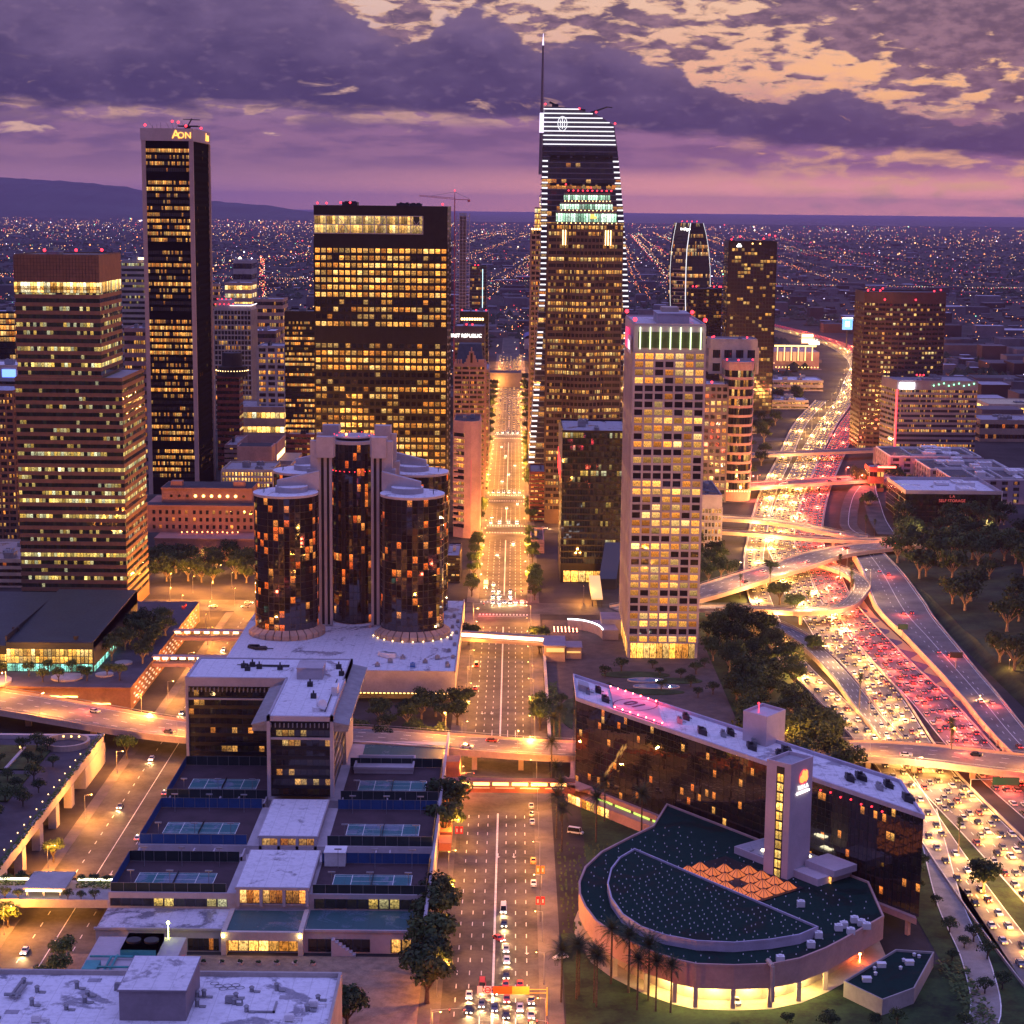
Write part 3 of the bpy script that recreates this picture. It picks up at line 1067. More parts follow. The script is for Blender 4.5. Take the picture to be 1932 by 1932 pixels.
# tall black tower with pale corner columns
t = tower('corner_column_tower', 'tall black office tower with pale corner columns and a glowing sign on its white crown', rect(-270, -235.5, 1350, 1425), 259.5, 54, mat('matte_black_panel', (.008, .007, .008), .9, .1, spec=.02), W_aon, fr=.56, cw=1.35, prd=.2, base=12, units=0, wn2=W_side, side_edges=(1, 2, 3), roof=False, skipf=(5, 26, 37, 53, 48))
b = MB()
for x, y in ((-270, 1350), (-235.5, 1350), (-235.5, 1425), (-270, 1425)):
    b.box(x - 1.5, x + 1.5, y - 1.2, y + 1.2, 0, 259.4)
b.obj('corner_column', mat('travertine', (.50, .37, .34), .7, .08, .1), t)
b = MB()
b.box(-272, -233.8, 1348.6, 1424, 259.5, 268.4)
b.obj('crown', mat('crown_panel', (.52, .42, .42), .7, .07, .1), t)
b = MB()
for i in range(9):
    x = -268 + i * 3.4 + rnd.uniform(-1, 1)
    b.tube((x, 1355 + rnd.uniform(0, 20), 268.4), (x, 1355, 268.4 + rnd.uniform(2.5, 6.5)), .14, .08, 4)
b.box(-247, -232, 1360, 1370, 270.2, 271)
b.tube((-240, 1364, 268.4), (-240, 1364, 270.4), 2, n=8)
b.tube((-240, 1364, 271), (-237, 1364, 276), .5, n=5)
b.tube((-243.5, 1364, 275.6), (-231, 1364, 275.2), .3, n=5)
b.obj('rooftop_mast', M_dark, t)
for p in ((-269, 1352, 269), (-250, 1356, 272), (-246, 1358, 271.5), (-239, 1350, 268.5), (-234.5, 1388, 268.5)):
    beacon(t, p, .9)
me = letters('A', 8.6, (-246.2, 1348.2, 263.9), lamp_mat('amber_sign', (1, .42, .06), 2.6), t, name='sign_letter')
letters('ON', 6.4, (-240.0, 1348.2, 263.3), MATS['amber_sign'], t, name='sign_letter')
letters('A', 8.6, (-233.4, 1404, 263.9), MATS['amber_sign'], t, PI / 2, name='sign_letter')
letters('ON', 6.4, (-233.4, 1410.2, 263.3), MATS['amber_sign'], t, PI / 2, name='sign_letter')

# broad black tower in the left centre
t = tower('black_slab_tower', 'broad black office slab with golden window rows and a framed glass hall near its top', rect(-130, -44, 1197, 1262), 193, 39, M_black, W_cn, fr=.60, cw=3.9, prd=.35, pier=3.91, pw=1.0, pdp=.05, base=8, units=0, roof=False, skipf=(25, 26, 38))
b = MB()
b.box(-130.3, -43.7, 1196.7, 1262.3, 193, 214)
b.obj('upper_wall', M_black, t)
b = MB()
b.band([(-130, 1196.55), (-60, 1196.55)], 197, 202.5, 1.95, 1, 0, 2, False)
b.band([(-130, 1196.55), (-60, 1196.55)], 202.5, 208, 1.95, 2, 0, 90, False)
b.obj('hall_glazing', winmat('hall_glazing', .86, ((1, .6, .2), (1, .74, .32), (1, .86, .5)), 1.25, .07, rowamp=.05, cluster=7), t)
b = MB()
for z in (196.6, 202.3, 208.0):
    b.box(-130.3, -59.7, 1196.0, 1196.5, z, z + .5)
for i in range(10):
    x = -130.2 + i * 7.82
    b.box(x, x + .45, 1196.05, 1196.5, 196.6, 208.4)
    if i in (2, 5, 8):
        for s in (-1, 1):
            b.tube((x + 3.9 - s * 3.9, 1196.2, 197), (x + 3.9 + s * 3.9, 1196.2, 208), .22, n=4)
b.obj('hall_frame', M_alu, t)
b = MB()
for i in range(43):
    z = 12 + i * 4.7
    b.box(-43.7, -42.9, 1198 + (i % 2) * .2, 1201, z, z + 1.2)
    b.box(-43.7, -42.9, 1240, 1243, z + 2, z + 3.2)
b.obj('corner_louvre', M_alu, t)
roof_kit(t, rect(-130.3, -43.7, 1196.7, 1262.3), 214, 4, M_dark, 3, MR_dark, .8, wm=M_black)
for p in ((-128, 1198, 214.6), (-122, 1198, 214.6), (-113, 1199, 215), (-107, 1200, 215), (-47, 1199, 214.6)):
    beacon(t, p, .7)

# the tallest tower: blue glass sail with white light strips
def wg_prof(z):
    "left and right edge of the tower at height z"
    L = 20.5 - 8.5 * max(0, (170 - z) / 170) ** 1.3
    R = 92.0 - 15.5 * max(0, min(1, (z - 95) / 185)) ** 1.6
    return L, R


t = thing('sail_topped_tower', 'tallest tower, blue glass with a sail crown of white light strips and a needle spire', 'skyscraper', (55, 1475, 0))
NFW = 62
zs = [4 + 258.0 * i / NFW for i in range(NFW + 1)]
for i in range(NFW):
    za, zb_ = zs[i], zs[i + 1]
    (l0, r0), (l1, r1) = wg_prof(za), wg_prof(zb_)
    b = MB()
    k = 16
    for (xa, xb, xc, xd, ya, yb_, s) in ((l0, r0, r1, l1, 1450, 1450, 0), (r0, r0, r1, r1, 1450, 1500, 40), (l0, l0, l1, l1, 1500, 1450, 80), (r0, l0, l1, r1, 1500, 1500, 120)):
        b.face([(xa, ya, za), (xb, yb_, za), (xc, yb_, zb_), (xd, ya, zb_)], 0, [(s, i + 700), (s + k, i + 700), (s + k, i + 700.999), (s, i + 700.999)])
    b.obj('window_band', W_blue, t)
b = MB()
for i in range(NFW + 1):
    l, r = wg_prof(zs[i])
    b.box(l - .25, r + .25, 1449.75, 1500.2, zs[i] - .45, zs[i] + .45)
b.obj('spandrel', mat('blue_grey_panel', (.09, .10, .17), .35, .1), t)
b = MB()
l, r = wg_prof(262)
cr = [(l, 262), (r, 262), (r - 2.5, 278), (r - 14, 285), (l + 27, 290.5), (l + 12, 292), (l + 1.5, 292)]
for ya, yb_ in ((1450, 1452), (1498, 1500)):
    b.face([(x, ya, z) for x, z in cr])
    b.face([(x, yb_, z) for x, z in reversed(cr)])
for (x, z), (x2, z2) in zip(cr, cr[1:] + cr[:1]):
    b.face([(x, 1450, z), (x2, 1450, z2), (x2, 1500, z2), (x, 1500, z)])
b.obj('sail_crown', mat('crown_glass', (.10, .10, .14), .2, .1), t)
def crx(z):
    R_ = [(262, r), (278, r - 2.5), (285, r - 14), (290.5, l + 27), (292, l + 12)]
    for (za, xa), (zb2, xb2) in zip(R_, R_[1:]):
        if za <= z <= zb2:
            return xa + (xb2 - xa) * (z - za) / (zb2 - za)
    return l + 12
for i in range(9):
    z = 263 + i * 3.35
    b = MB()
    b.box(l + .8, crx(z) - .8, 1449.2, 1449.9, z, z + .75)
    b.box(l - .5, l + .2, 1450, 1500, z, z + .75)
    b.obj('light_strip', L_led, t)
b = MB()
for i in range(2, 60):
    if 18 <= i <= 19 or 28 <= i <= 31:
        continue
    la, ra = wg_prof(zs[i])
    w = 4.6
    b.box(la + .1, la + w, 1449.1, 1449.7, zs[i] + .5, zs[i] + 1.5)
    if i > 20:
        b.box(ra - w, ra - .1, 1449.1, 1449.7, zs[i] + .5, zs[i] + 1.5)
b.obj('edge_light', L_led, t)['kind'] = 'stuff'
b = MB()
b.tube((19.4, 1449, 240), (19.9, 1449, 292), 1.5, 1.2, 8)
b.tube((19.9, 1449, 292), (20.2, 1449, 338), 1.1, .7, 8)
b.obj('spire', mat('spire_metal', (.20, .17, .22), .4, .1, metal=.5), t)
b = MB()
b.tube((20.2, 1449, 338), (20.3, 1449, 347), .8, .15, 8)
b.tube((19.75, 1448.6, 272), (19.9, 1448.6, 287), 1.75, 1.6, 8)
b.obj('spire_light', lamp_mat('lilac_lamp', (.85, .70, 1), 1.6), t)
b = MB()
z = 292
b.box(28, 33, 1460, 1466, z, z + 2.5)
b.tube((26, 1462, z + 4), (32, 1462, z + 1.5), .9, .5, 6)
b.tube((58, 1458, 288), (71, 1458, 292.5), .9, .5, 6)
b.tube((71, 1458, 292.5), (75, 1458, 292), .4, n=5)
b.tube((60, 1458, 285), (60, 1458, 289), .9, n=6)
b.box(44, 54, 1456, 1462, 289, 290.6)
b.obj('window_cleaning_rig', M_dark, t)
b = MB()
for i, (px, w_) in enumerate(((27, 5), (34, 8.5), (44, 8.5), (54, 8.5), (64, 8.5), (73.5, 2))):
    b.box(px, px + w_, 1449.3, 1449.7, 251.5, 255.2)
    b.box(px, px + w_, 1449.3, 1449.7, 231.5, 233.8)
b.obj('louvre_panel', M_black, t)
b = MB()
for q in range(12):
    a = q / 12 * 2 * PI
    a2 = (q + 1) / 12 * 2 * PI
    b.tube((36 + 3.6 * math.sin(a), 1448.9, 279 + 5.6 * math.cos(a)), (36 + 3.6 * math.sin(a2), 1448.9, 279 + 5.6 * math.cos(a2)), .3, n=4)
b.tube((36, 1448.9, 275), (36, 1448.9, 283), .35, n=4)
b.tube((34.4, 1448.9, 276), (34.4, 1448.9, 282), .3, n=4)
b.tube((37.6, 1448.9, 276), (37.6, 1448.9, 282), .3, n=4)
b.obj('crown_emblem', L_led, t)
for p in ((22.5, 1449, 292.2), (49, 1449, 289), (62, 1449, 286.5), (77, 1452, 278)):
    beacon(t, p, .8)

# golden stepped tower half hidden behind it
t = tower('stepped_tower', 'slim pale tower with golden lit stepped top, half hidden behind the sail topped tower', rect(14, 62, 1560, 1610), 196, 44, M_tan, W_old, fr=.6, cw=1.9, prd=.4, pier=3.8, pw=.8, pdp=.3, base=8, units=0, par=1)
tower('', '', rect(17, 60, 1562, 1608), 214, 4, M_tan, W_lit, z0=196, fr=.75, cw=1.2, prd=.4, parent=t, units=1, par=.8)
tower('', '', rect(21, 58, 1565, 1604), 224, 2, M_tan, W_lit, z0=214, fr=.75, cw=1.2, prd=.4, parent=t, units=1, par=.8, rm=MR_dark)
b = MB()
for i in range(5):
    b.ball((14.5 + i * 2.2, 1559, 196.6), .8, 0)
b.obj('cornice_lamp', L_warm, t)

# tower with the green lit crown
def bow(x0, x1, y, d, n=11, back=50):
    "plan with a convex front between two flat shoulders"
    s = (x1 - x0) * .22
    p = [(x0, y)]
    for i in range(n + 1):
        a = PI * i / n
        p.append((x0 + s + (x1 - x0 - 2 * s) * i / n, y - d * math.sin(a)))
    return p + [(x1, y), (x1, y + back), (x0, y + back)]


t = tower('green_crown_tower', 'brown tower with a bowed front and three tiers of green white light at its top', bow(22.5, 72.5, 1240, 7), 204, 46, mat('brown_granite', (.10, .066, .055), .6, .1, .3), W_fig, fr=.55, cw=1.9, prd=.25, pier=5.2, pw=.6, pdp=.1, base=9, units=0, roof=False)
L_crown = winmat('crown_lantern', 1.2, ((.50, 1.0, .62), (.62, 1.0, .72), (.75, 1.0, .78)), 1.5, .16, rowamp=.1, blind=0)
for i, (x0, x1, za, zb_, ins) in enumerate(((28.5, 68, 204, 212.4, 1), (31, 65.5, 212.4, 218.6, 4), (33.5, 63.8, 218.6, 224.6, 7))):
    b = MB()
    b.box(x0, x1, 1240 + ins, 1284 - ins, za, zb_)
    b.obj('crown_tier', mat('tier_stone', (.16, .14, .12), .6, .1), t)
    b = MB()
    b.band([(x0, 1239.9 + ins), (x1, 1239.9 + ins)], za + 1.2, zb_ - 1.5, 1.7, 3 + i, 0, 5, False)
    b.band([(x0 - .1, 1284 - ins), (x0 - .1, 1240 + ins)], za + 1.2, zb_ - 1.5, 1.7, 6 + i, 0, 95, False)
    b.obj('crown_lantern', L_crown, t)
    b = MB()
    for k in range(14):
        b.ball((x0 + (x1 - x0) * k / 13, 1239.2 + ins, za + .6), .32, 0)
    b.obj('crown_lamp', L_warm, t)
b = MB()
for k in (0, 1):
    for i in range(5):
        x = (32 if k == 0 else 57.2) + i * 1.7
        b.box(x, x + .5, 1238.7, 1239.5, 190, 200)
b.obj('fin_light', L_warm, t)
b = MB()
b.box(50.5, 53, 1239.6, 1240.6, 207.6, 210.6)
b.box(53, 54.5, 1239.6, 1240.6, 207.6, 209)
b.obj('corner_logo', lamp_mat('orange_sign', (1, .30, .04), 3), t)
for k in range(12):
    beacon(t, (29.5 + k * 3.2 if k > 1 else 34 + k * 17, 1250, 224.8 + (4 if k == 0 else 2 if k == 1 else 0)), .55)
b = MB()
b.tube((50.5, 1252, 224), (50.5, 1252, 231), .3, n=5)
b.obj('roof_mast', M_dark, t)

# white concrete tower by the freeway
t = tower('white_grid_tower', 'white concrete tower with a deep grid of windows and green lit fins at its top', rect(56.5, 89.5, 855.5, 925), 161, 37, M_concw, W_ub, fr=.72, cw=4.71, prd=.3, pier=4.71, pw=.95, pdp=.3, top=12.5, base=9, units=0, rm=roofmat('pink_grey_roof', (.55, .48, .52), (.2, .18, .2), .4, .1), par=.9)
b = MB()
for i in range(7):
    x = 59 + i * 4.71
    b.box(x - .28, x + .28, 854.0, 854.75, 150, 160.3)
b.obj('fin_light', lamp_mat('lime_white_strip', (.85, 1.0, .55), 2.2), t)
b = MB()
b.box(58.2, 88, 854.95, 855.3, 150.6, 158)
b.obj('louvre_panel', mat('louvre_green', (.06, .09, .03), .6, .2), t)
b = MB()
b.box(68, 83, 868, 895, 161, 165.5)
b.box(67.7, 83.3, 867.7, 895.3, 165.5, 166)
b.obj('penthouse', M_concw, t)
b = MB()
b.box(71, 79, 880, 892, 166, 168.2)
b.obj('cooling_plant', M_conct, t)
b = MB()
b.box(55.15, 55.5, 884, 903, 148, 157.5)
b.obj('sign_board_red', lamp_mat('crimson_sign', (1, .02, .10), 2.2), t)
b = MB()
b.box(55.1, 55.5, 864, 884, 146.8, 155)
b.obj('sign_board', M_white, t)
letters('bank', 6.2, (55.0, 874, 150.6), lamp_mat('pale_sign', (.9, .85, 1), 1.7), t, -PI / 2)
for p in ((56.5, 856, 161.9), (56.8, 924, 161.9), (89.3, 856, 161.9), (89.3, 920, 161.9)):
    beacon(t, p, 1.0)
b = MB()
b.band([(57.5, 855.05), (88.5, 855.05)], .4, 8.8, 3.1, 1, 0, 3, False)
b.band([(56.1, 924), (56.1, 856.6)], .4, 8.8, 3.1, 1, 0, 50, False)
b.obj('lobby_glazing', winmat('lobby_glazing', 1.2, ((1, .42, .08), (1, .55, .16), (1, .7, .3)), 2.2, .06, rowamp=.1, blind=0), t)

# dark glass mid-rise left of it
t = tower('dark_glass_block', 'dark glass block with red lit fins on its left flank, left of the white tower', rect(28.5, 66, 1040, 1096), 88, 21, M_black, W_dark, fr=.80, cw=1.5, prd=.06, base=11, units=3, rm=MR_grey, par=1)
for i in range(5):
    y = 1040 + i * 12.5
    b = MB()
    b.box(27.5, 28.4, y, y + 1.2, 66, 87.5)
    b.obj('fin', M_steel, t)
    b = MB()
    b.box(27.3, 27.5, y + .3, y + .8, 60, 73)
    b.obj('red_fin_light', L_redneon, t)
b = MB()
b.band([(30, 1039.5), (56, 1039.5)], .3, 7, 4.3, 1, 0, 3, False)
b.obj('lobby_glazing', MATS['lobby_glazing'], t)
b = MB()
b.prism([(50, 1022), (60, 1022), (64, 1040), (54, 1040)], 0, 9, 0, None, z1s=[6, 6, 24, 24])
b.obj('glass_atrium', winmat('atrium_glass', .9, YEL, 1.0, .08, rowamp=.1), t)

# rounded pink tower left of the avenue
pl = rect(-38.5, -22.5, 1182, 1215)
pl = [(-38.5, 1186), (-32, 1180.5), (-27, 1179.4), (-23, 1181), (-21.5, 1186), (-21.5, 1222), (-38.5, 1222)]
t = tower('round_ended_tower', 'narrow pinkish tower with a curved blank end wall beside the avenue', pl, 76, 16, M_pink, W_gold, fr=.62, cw=2.4, prd=.2, base=6, top=6, units=2, rm=MR_dark, par=1.2)
b = MB()
cv = [(-31.5, 1180.2), (-27, 1179.0), (-22.8, 1180.6), (-21.0, 1186), (-21.0, 1222), (-22, 1222), (-22, 1187), (-24, 1182.5), (-31, 1182)]
b.prism(cv, 3, 75, 0)
b.obj('end_wall', M_pink, t)
b = MB()
for i in range(15):
    z = 9 + i * 3.9
    b.box(-38.9, -31.6, 1183.6, 1186.2, z, z + 1.0)
b.obj('balcony', M_pink, t)
b = MB()
b.box(-27.3, -26.7, 1178.7, 1179.0, 22, 52)
b.obj('red_glow_strip', lamp_mat('dim_red_strip', (1, .05, .08), .5), t)

# gothic building with a steep dark roof
pl, z = Bx(857, 915, 690, 1335, 40)
t = tower('gothic_building', 'pink stone building with steep dark roof and a pointed gable, beside the avenue', pl, z, 26, M_pink, W_old, fr=.56, cw=1.15, prd=.35, pier=5.6, pw=.7, pdp=.3, base=8, units=0, par=1.4, rm=MR_dark)
x0, x1 = pl[0][0], pl[1][0]
b = MB()
b.prism([(x0 + .6, 1336), (x1 - .6, 1336), (x1 - .6, 1374), (x0 + .6, 1374)], z, z, 0, top=False, bot=False)
rf = [(x0 + 1, 1337, z), (x1 - 1, 1337, z), (x1 - 1, 1373, z), (x0 + 1, 1373, z)]
rt = [(x0 + 3, 1347, z + 15), (x1 - 3, 1347, z + 15), (x1 - 3, 1363, z + 15), (x0 + 3, 1363, z + 15)]
for i in range(4):
    j = (i + 1) % 4
    b.face([rf[i], rf[j], rt[j], rt[i]])
b.face(rt)
b.obj('mansard_roof', mat('slate', (.045, .045, .06), .6, .2, .3), t)
b = MB()
gx_ = x0 + 12.6
for i, (w_, h_) in enumerate(((5.2, 2.5), (4, 5), (3, 7.5), (1.8, 10.5), (.5, 13.5))):
    b.box(gx_ - w_, gx_ + w_, 1335.0 + i * .01, 1337, z, z + h_)
b.box(x1 - 5, x1 - .4, 1335, 1337.5, z, z + 4.6)
for k in range(3):
    b.box(x0 + .6 + k * 1.9, x0 + 1.8 + k * 1.9, 1335, 1337, z, z + 4.6)
b.obj('gable', M_pink, t)
b = MB()
b.box(gx_ - .8, gx_ + .8, 1334.7, 1334.95, z + 2.2, z + 9.2)
b.obj('gable_window', M_black, t)

# sign building and its neighbour behind the gothic roof
pl, z = Bx(858, 914, 618, 1560, 44)
t = tower('sign_office_building', 'dark brown office building with a glowing white bank name on its upper wall', pl, z, 24, mat('dark_brown_wall', (.10, .075, .085), .6, .15, .2), W_dim, fr=.5, cw=2.2, prd=.25, top=12, units=2, rm=MR_grey, beac=[(pl[0][0] + 10, 1561, z + 1), (pl[0][0] + 15, 1561, z + 1)])
letters('FIRST REPUBLIC', 4.0, (pl[0][0] + 9.0, 1559.3, z - 7), L_white, t)
pl, z = Bx(868, 921, 590, 1840, 50)
t = tower('banner_building', 'dark building with a row of small lit signs under its roof, left of the avenue', pl, z, 22, M_black, W_dim, fr=.5, cw=2.4, prd=.2, top=9, units=2, rm=MR_grey, beac=[(pl[0][0] + 2, 1841, z + 1), (pl[1][0] - 2, 1841, z + 1), (pl[1][0] - 12, 1841, z + 1)])
b = MB()
for k in range(9):
    b.box(pl[0][0] + 1 + k * 2.6, pl[0][0] + 2.8 + k * 2.6, 1839.3, 1839.7, z - 7.5, z - 5.2)
b.obj('lit_sign_strip', L_warm, t)

# tower under construction with its crane, and slim blue tower
pl, z = Bx(861, 886, 402, 2150, 26)
t = thing('construction_tower', 'unfinished open concrete tower frame behind the black slab tower', 'building', (pl[0][0] + 8, 2163, 0))
b = MB()
x0, x1 = pl[0][0], pl[1][0]
for i in range(54):
    b.box(x0, x1, 2150, 2176, i * z / 54, i * z / 54 + .5)
b.box(x0 + 4, x1 - 4, 2156, 2172, 0, z)
b.obj('floor_slab', M_concw, t)
b = MB()
for i in range(5):
    x = x0 + (x1 - x0) * i / 4
    b.box(x - .35, x + .35, 2149.7, 2150.4, 0, z)
b.obj('column', M_concw, t)
t = thing('tower_crane', 'red and white lattice tower crane rising above the black slab tower', 'crane', (x0 - 4, 2148, 0))
b = MB()
def D_(px, py, Y):
    d = _f + _R * ((px - CXY) / FPX) - _U * ((py - CXY) / FPX)
    k = Y / d.y
    return (d.x * k, Y, CAMH + d.z * k)
p0, p1, p2, p3 = D_(858, 378, 2148), D_(858, 362, 2148), D_(791, 370, 2148), D_(887, 377, 2148)
b.tube((p0[0], 2148, 0), p0, .8, n=4)
b.tube(p0, p1, .6, .3, n=4)
b.obj('mast', mat('crane_red', (.45, .08, .10), .6, .2), t)
b = MB()
q = (p0[0], 2148, p0[2] + 1)
for dz in (0, 1.6):
    b.tube((q[0], 2148, q[2] + dz), (p2[0], 2148, p2[2] + dz * .6), .28, n=4)
for i in range(16):
    f0, f1 = i / 16, (i + .5) / 16
    v0 = Vector(q).lerp(Vector(p2), f0)
    v1 = Vector(q).lerp(Vector(p2), f1) + Vector((0, 0, 1.4))
    b.tube(v0, v1, .15, n=3)
b.obj('jib', MATS['crane_red'], t)
b = MB()
b.tube(q, p3, .5, n=4)
b.box(p3[0] - 3, p3[0], 2147, 2149, p3[2] - 2.4, p3[2])
b.obj('counter_jib', MATS['crane_red'], t)
b = MB()
for e in (p2, p3):
    v = Vector(p1).lerp(Vector(e), .7 if e is p2 else .95)
    b.tube(p1, (v.x, 2148, Vector(q).lerp(Vector(e), .7 if e is p2 else .95).z + 1), .15, n=3)
b.obj('tie_rod', M_dark, t)
beacon(t, p1, .8)
pl, z = Bx(887, 918, 503, 2250, 26)
t = tower('slim_blue_tower', 'slim blue glass tower edged by a vertical white light, right of the unfinished frame', pl, z, 40, mat('teal_panel', (.03, .06, .08), .4, .1), W_blue, fr=.8, cw=2.5, prd=.05, units=0, beac=[(pl[0][0] + 6, 2251, z), (pl[0][0] + 10, 2251, z)])
b = MB()
b.box(pl[1][0] - 5, pl[1][0] - 4.3, 2249.3, 2249.8, 5, z - 3)
b.obj('light_strip', lamp_mat('cyan_strip', (.55, .85, 1), 2.4), t)

# mid-rise cluster between the two black towers
def mid(name, label, px, Y, dep, nf, wm, wn, **k):
    pl, z = Bx(*px, Y, dep)
    return tower(name, label, pl, z, nf, wm, wn, **k), pl, z


t, pl, z = mid('striped_apartment_tower', 'grey tower with fine white vertical ribs and a white light line along its roof', (404, 473, 585), 1750, 40, 24, M_conc, W_dim, fr=.72, cw=2.0, prd=.3, pier=3.2, pw=.6, pdp=.4, units=1, rm=MR_grey)
b = MB()
b.box(pl[0][0] + 15, pl[1][0], 1749.4, 1749.9, z + 4, z + 4.7)
b.box(pl[1][0], pl[1][0] + .5, 1749.4, 1790, z + 4, z + 4.7)
b.obj('light_strip', lamp_mat('pink_white_strip', (1, .75, .8), 2.5), t)
b = MB()
b.box(pl[0][0] + 2, pl[1][0] - .5, 1752, 1788, z, z + 4)
b.box(pl[0][0] + 2, pl[0][0] + 15, 1755, 1780, z + 4, z + 9)
b.obj('penthouse', M_conc, t)
for k in range(9):
    beacon(t, (pl[0][0] + 1 + k * 2.1, 1752, z + (9 if k % 2 else 4)), .6)
t, pl, z = mid('round_cap_tower', 'dark brick tower topped by a black round cap with a flared rim', (409, 451, 711), 1480, 20, 15, M_brick, winmat('sparse_windows', .22, WARM, .9, .3, rowamp=.1), fr=.5, cw=2.4, prd=.2, units=0, par=.6)
cx = (pl[0][0] + pl[1][0]) / 2 + 2
b = MB()
for ra, rb, za, zb_ in ((12.5, 12.5, 0, 3), (12.8, 13, 3, 4), (11, 11.5, 5.5, 8), (8.5, 8, 8, 19), (13, 12.6, 4, 5.5)):
    p, q = circ(cx, 1490, ra, 24), circ(cx, 1490, rb, 24)
    for i in range(24):
        j = (i + 1) % 24
        b.face([(*p[i], z + za), (*p[j], z + za), (*q[j], z + zb_), (*q[i], z + zb_)], 0, None, True)
    b.face([(*v, z + zb_) for v in q])
b.obj('round_cap', M_roofd, t)
b = MB()
for i in range(18):
    a = -PI * i / 17
    b.ball((cx + 13 * math.cos(a), 1490 + 13 * math.sin(a), z + 4.7), .35)
b.obj('rim_lamp', L_warm, t)
for p in ((cx - 2, 1479, z + 1), (cx + 3, 1479, z + 2)):
    beacon(t, p, .6)
mid('grey_panel_tower', 'grey concrete tower with three wide window bays, left of the black mid-rise', (486, 538, 655), 1620, 36, 18, M_conc, W_gold, fr=.62, cw=2.2, prd=.3, pier=8.4, pw=2.2, pdp=.2, units=2, um=M_dark)
mid('black_mid_rise', 'black mid-rise office block with gold window rows, tucked behind the broad slab', (537, 606, 590), 1460, 44, 30, M_black, W_gold, fr=.5, cw=1.5, prd=.2, units=2, top=6, rm=MR_dark)
mid('brown_mid_rise', 'low brown block with a pale roof and small lit windows, beyond the grey panel tower', (473, 520, 626), 1960, 46, 9, mat('mauve_brown', (.20, .13, .13), .8, .12, .2), W_old, fr=.5, cw=2.5, units=3, rm=MR_white)
mid('antenna_block', 'brown block with many small lights and a red mast, beyond the pale roofed block', (478, 533, 566), 2200, 50, 12, M_tan, W_old, fr=.5, cw=2.6, units=2)
mid('garage_block', 'wide open parking block of bright yellow decks, left of the long glowing street', (424, 473, 535), 2600, 60, 9, M_tan, W_lit, fr=.5, cw=4, units=1)
mid('low_office_block', 'pale low office block far behind the striped tower', (440, 474, 492), 3300, 70, 6, M_conc, W_dim, fr=.5, cw=4, units=1)
mid('lit_cube_tower', 'slim tower topped by a glowing golden cube at the edge of the tall black tower', (400, 412, 538), 2050, 16, 20, M_tan, W_old, fr=.5, cw=2.5, units=0)
# grey towers between the brown tower and the tall black one
t, pl, z = mid('grey_banded_tower', 'grey banded office tower half hidden behind the tall black tower', (229, 276, 494), 1640, 50, 34, M_conc, winmat('pale_glazing', .42, YEL, .9, .1), fr=.5, cw=1.6, units=2, prd=.3)
b = MB()
for i in range(4):
    b.ball((pl[0][0] + 16 + i * 1.6, 1639, z + 3), 1.0)
b.obj('crown_lamp', L_warm, t)
mid('pink_round_block', 'pinkish mid-rise with small windows, at the foot of the grey banded tower', (234, 278, 622), 1420, 40, 18, M_pink, W_old, fr=.45, cw=1.8, units=2, beac=())
mid('edge_glass_tower', 'dark glass tower with scattered gold windows at the far left edge', (-26, 26, 590), 1500, 40, 26, M_black, W_gold, fr=.7, cw=2.2, units=1, prd=.1)
t, pl, z = mid('brown_brick_tower', 'brown brick tower with small square windows on the left edge of the picture', (-60, 24, 740), 1130, 40, 24, M_brown, winmat('square_windows', .40, WARM, 1.5, .34, cluster=2, rowamp=.25), fr=.55, cw=2.3, prd=.3, pier=4.6, pw=.9, pdp=.25, units=0, base=5)
tower('', '', rect(pl[0][0], pl[1][0] + 5, 1134, 1175), z - 3, 24, M_brown, MATS['square_windows'], fr=.5, cw=2.3, prd=.3, parent=t, units=0, base=5)
pl2, z2 = Bx(-60, 32, 690, 1170, 30)
t, pl, z = mid('blue_sign_block', 'lavender topped block with a bright blue sign, behind the brown brick tower', (-60, 32, 692), 1176, 40, 20, M_conc, W_dim, fr=.5, cw=2, top=8, units=1, rm=MR_white)
b = MB()
b.box(pl[1][0] - 9.5, pl[1][0] - .8, 1175, 1175.5, z - 6.5, z - 1.5)
b.obj('blue_sign', L_blue, t)
mid('cream_corner_block', 'low cream stone block lit orange beside the foot of the brown tower', (-60, 44, 1058), 1010, 60, 4, M_cream, W_old2, fr=.5, cw=3, units=4, rm=roofmat('tan_roof', (.40, .30, .26), (.2, .15, .13), .4, .1))
# ------------------------------------------------------------------ cylinder hotel
HT = thing('cylinder_hotel', 'cluster of dark mirrored glass cylinders with orange lit rooms around a taller central one', 'hotel', (-77, 870, 14))
def cyl_tower(cx, cy, r, z0, z1, nf, first):
    poly = circ(cx, cy, r, 36, first)
    seed = int(abs(cx) * 7 + cy)
    per = 4
    for i in range(0, nf, per):
        b = MB()
        h = (z1 - z0) / nf
        for k in range(per):
            if i + k < nf:
                b.band(poly, z0 + (i + k) * h, z0 + (i + k + 1) * h, 2.62, seed + i + k, 0, seed, smooth=False)
        b.obj('glass_wall', W_bon, HT)
    b = MB()
    for i in range(0, 36, 3):
        x, y = poly[i]
        b.tube((x, y, z0), (x, y, z1), .14, n=4)
    for i in range(nf + 1):
        z = z0 + (z1 - z0) * i / nf
        q = circ(cx, cy, r + .06, 36, first)
        for k in range(36):
            b.face([(*q[k], z - .12), (*q[(k + 1) % 36], z - .12), (*q[(k + 1) % 36], z + .12), (*q[k], z + .12)])
    b.obj('mullions', M_black, HT)


def disc(cx, cy, r, z, h, m, name, n=36, mt=None):
    b = MB()
    b.prism(circ(cx, cy, r, n), z, z + h, 0, 1 if mt else None, smooth=True)
    return b.obj(name, [m, mt] if mt else m, HT)


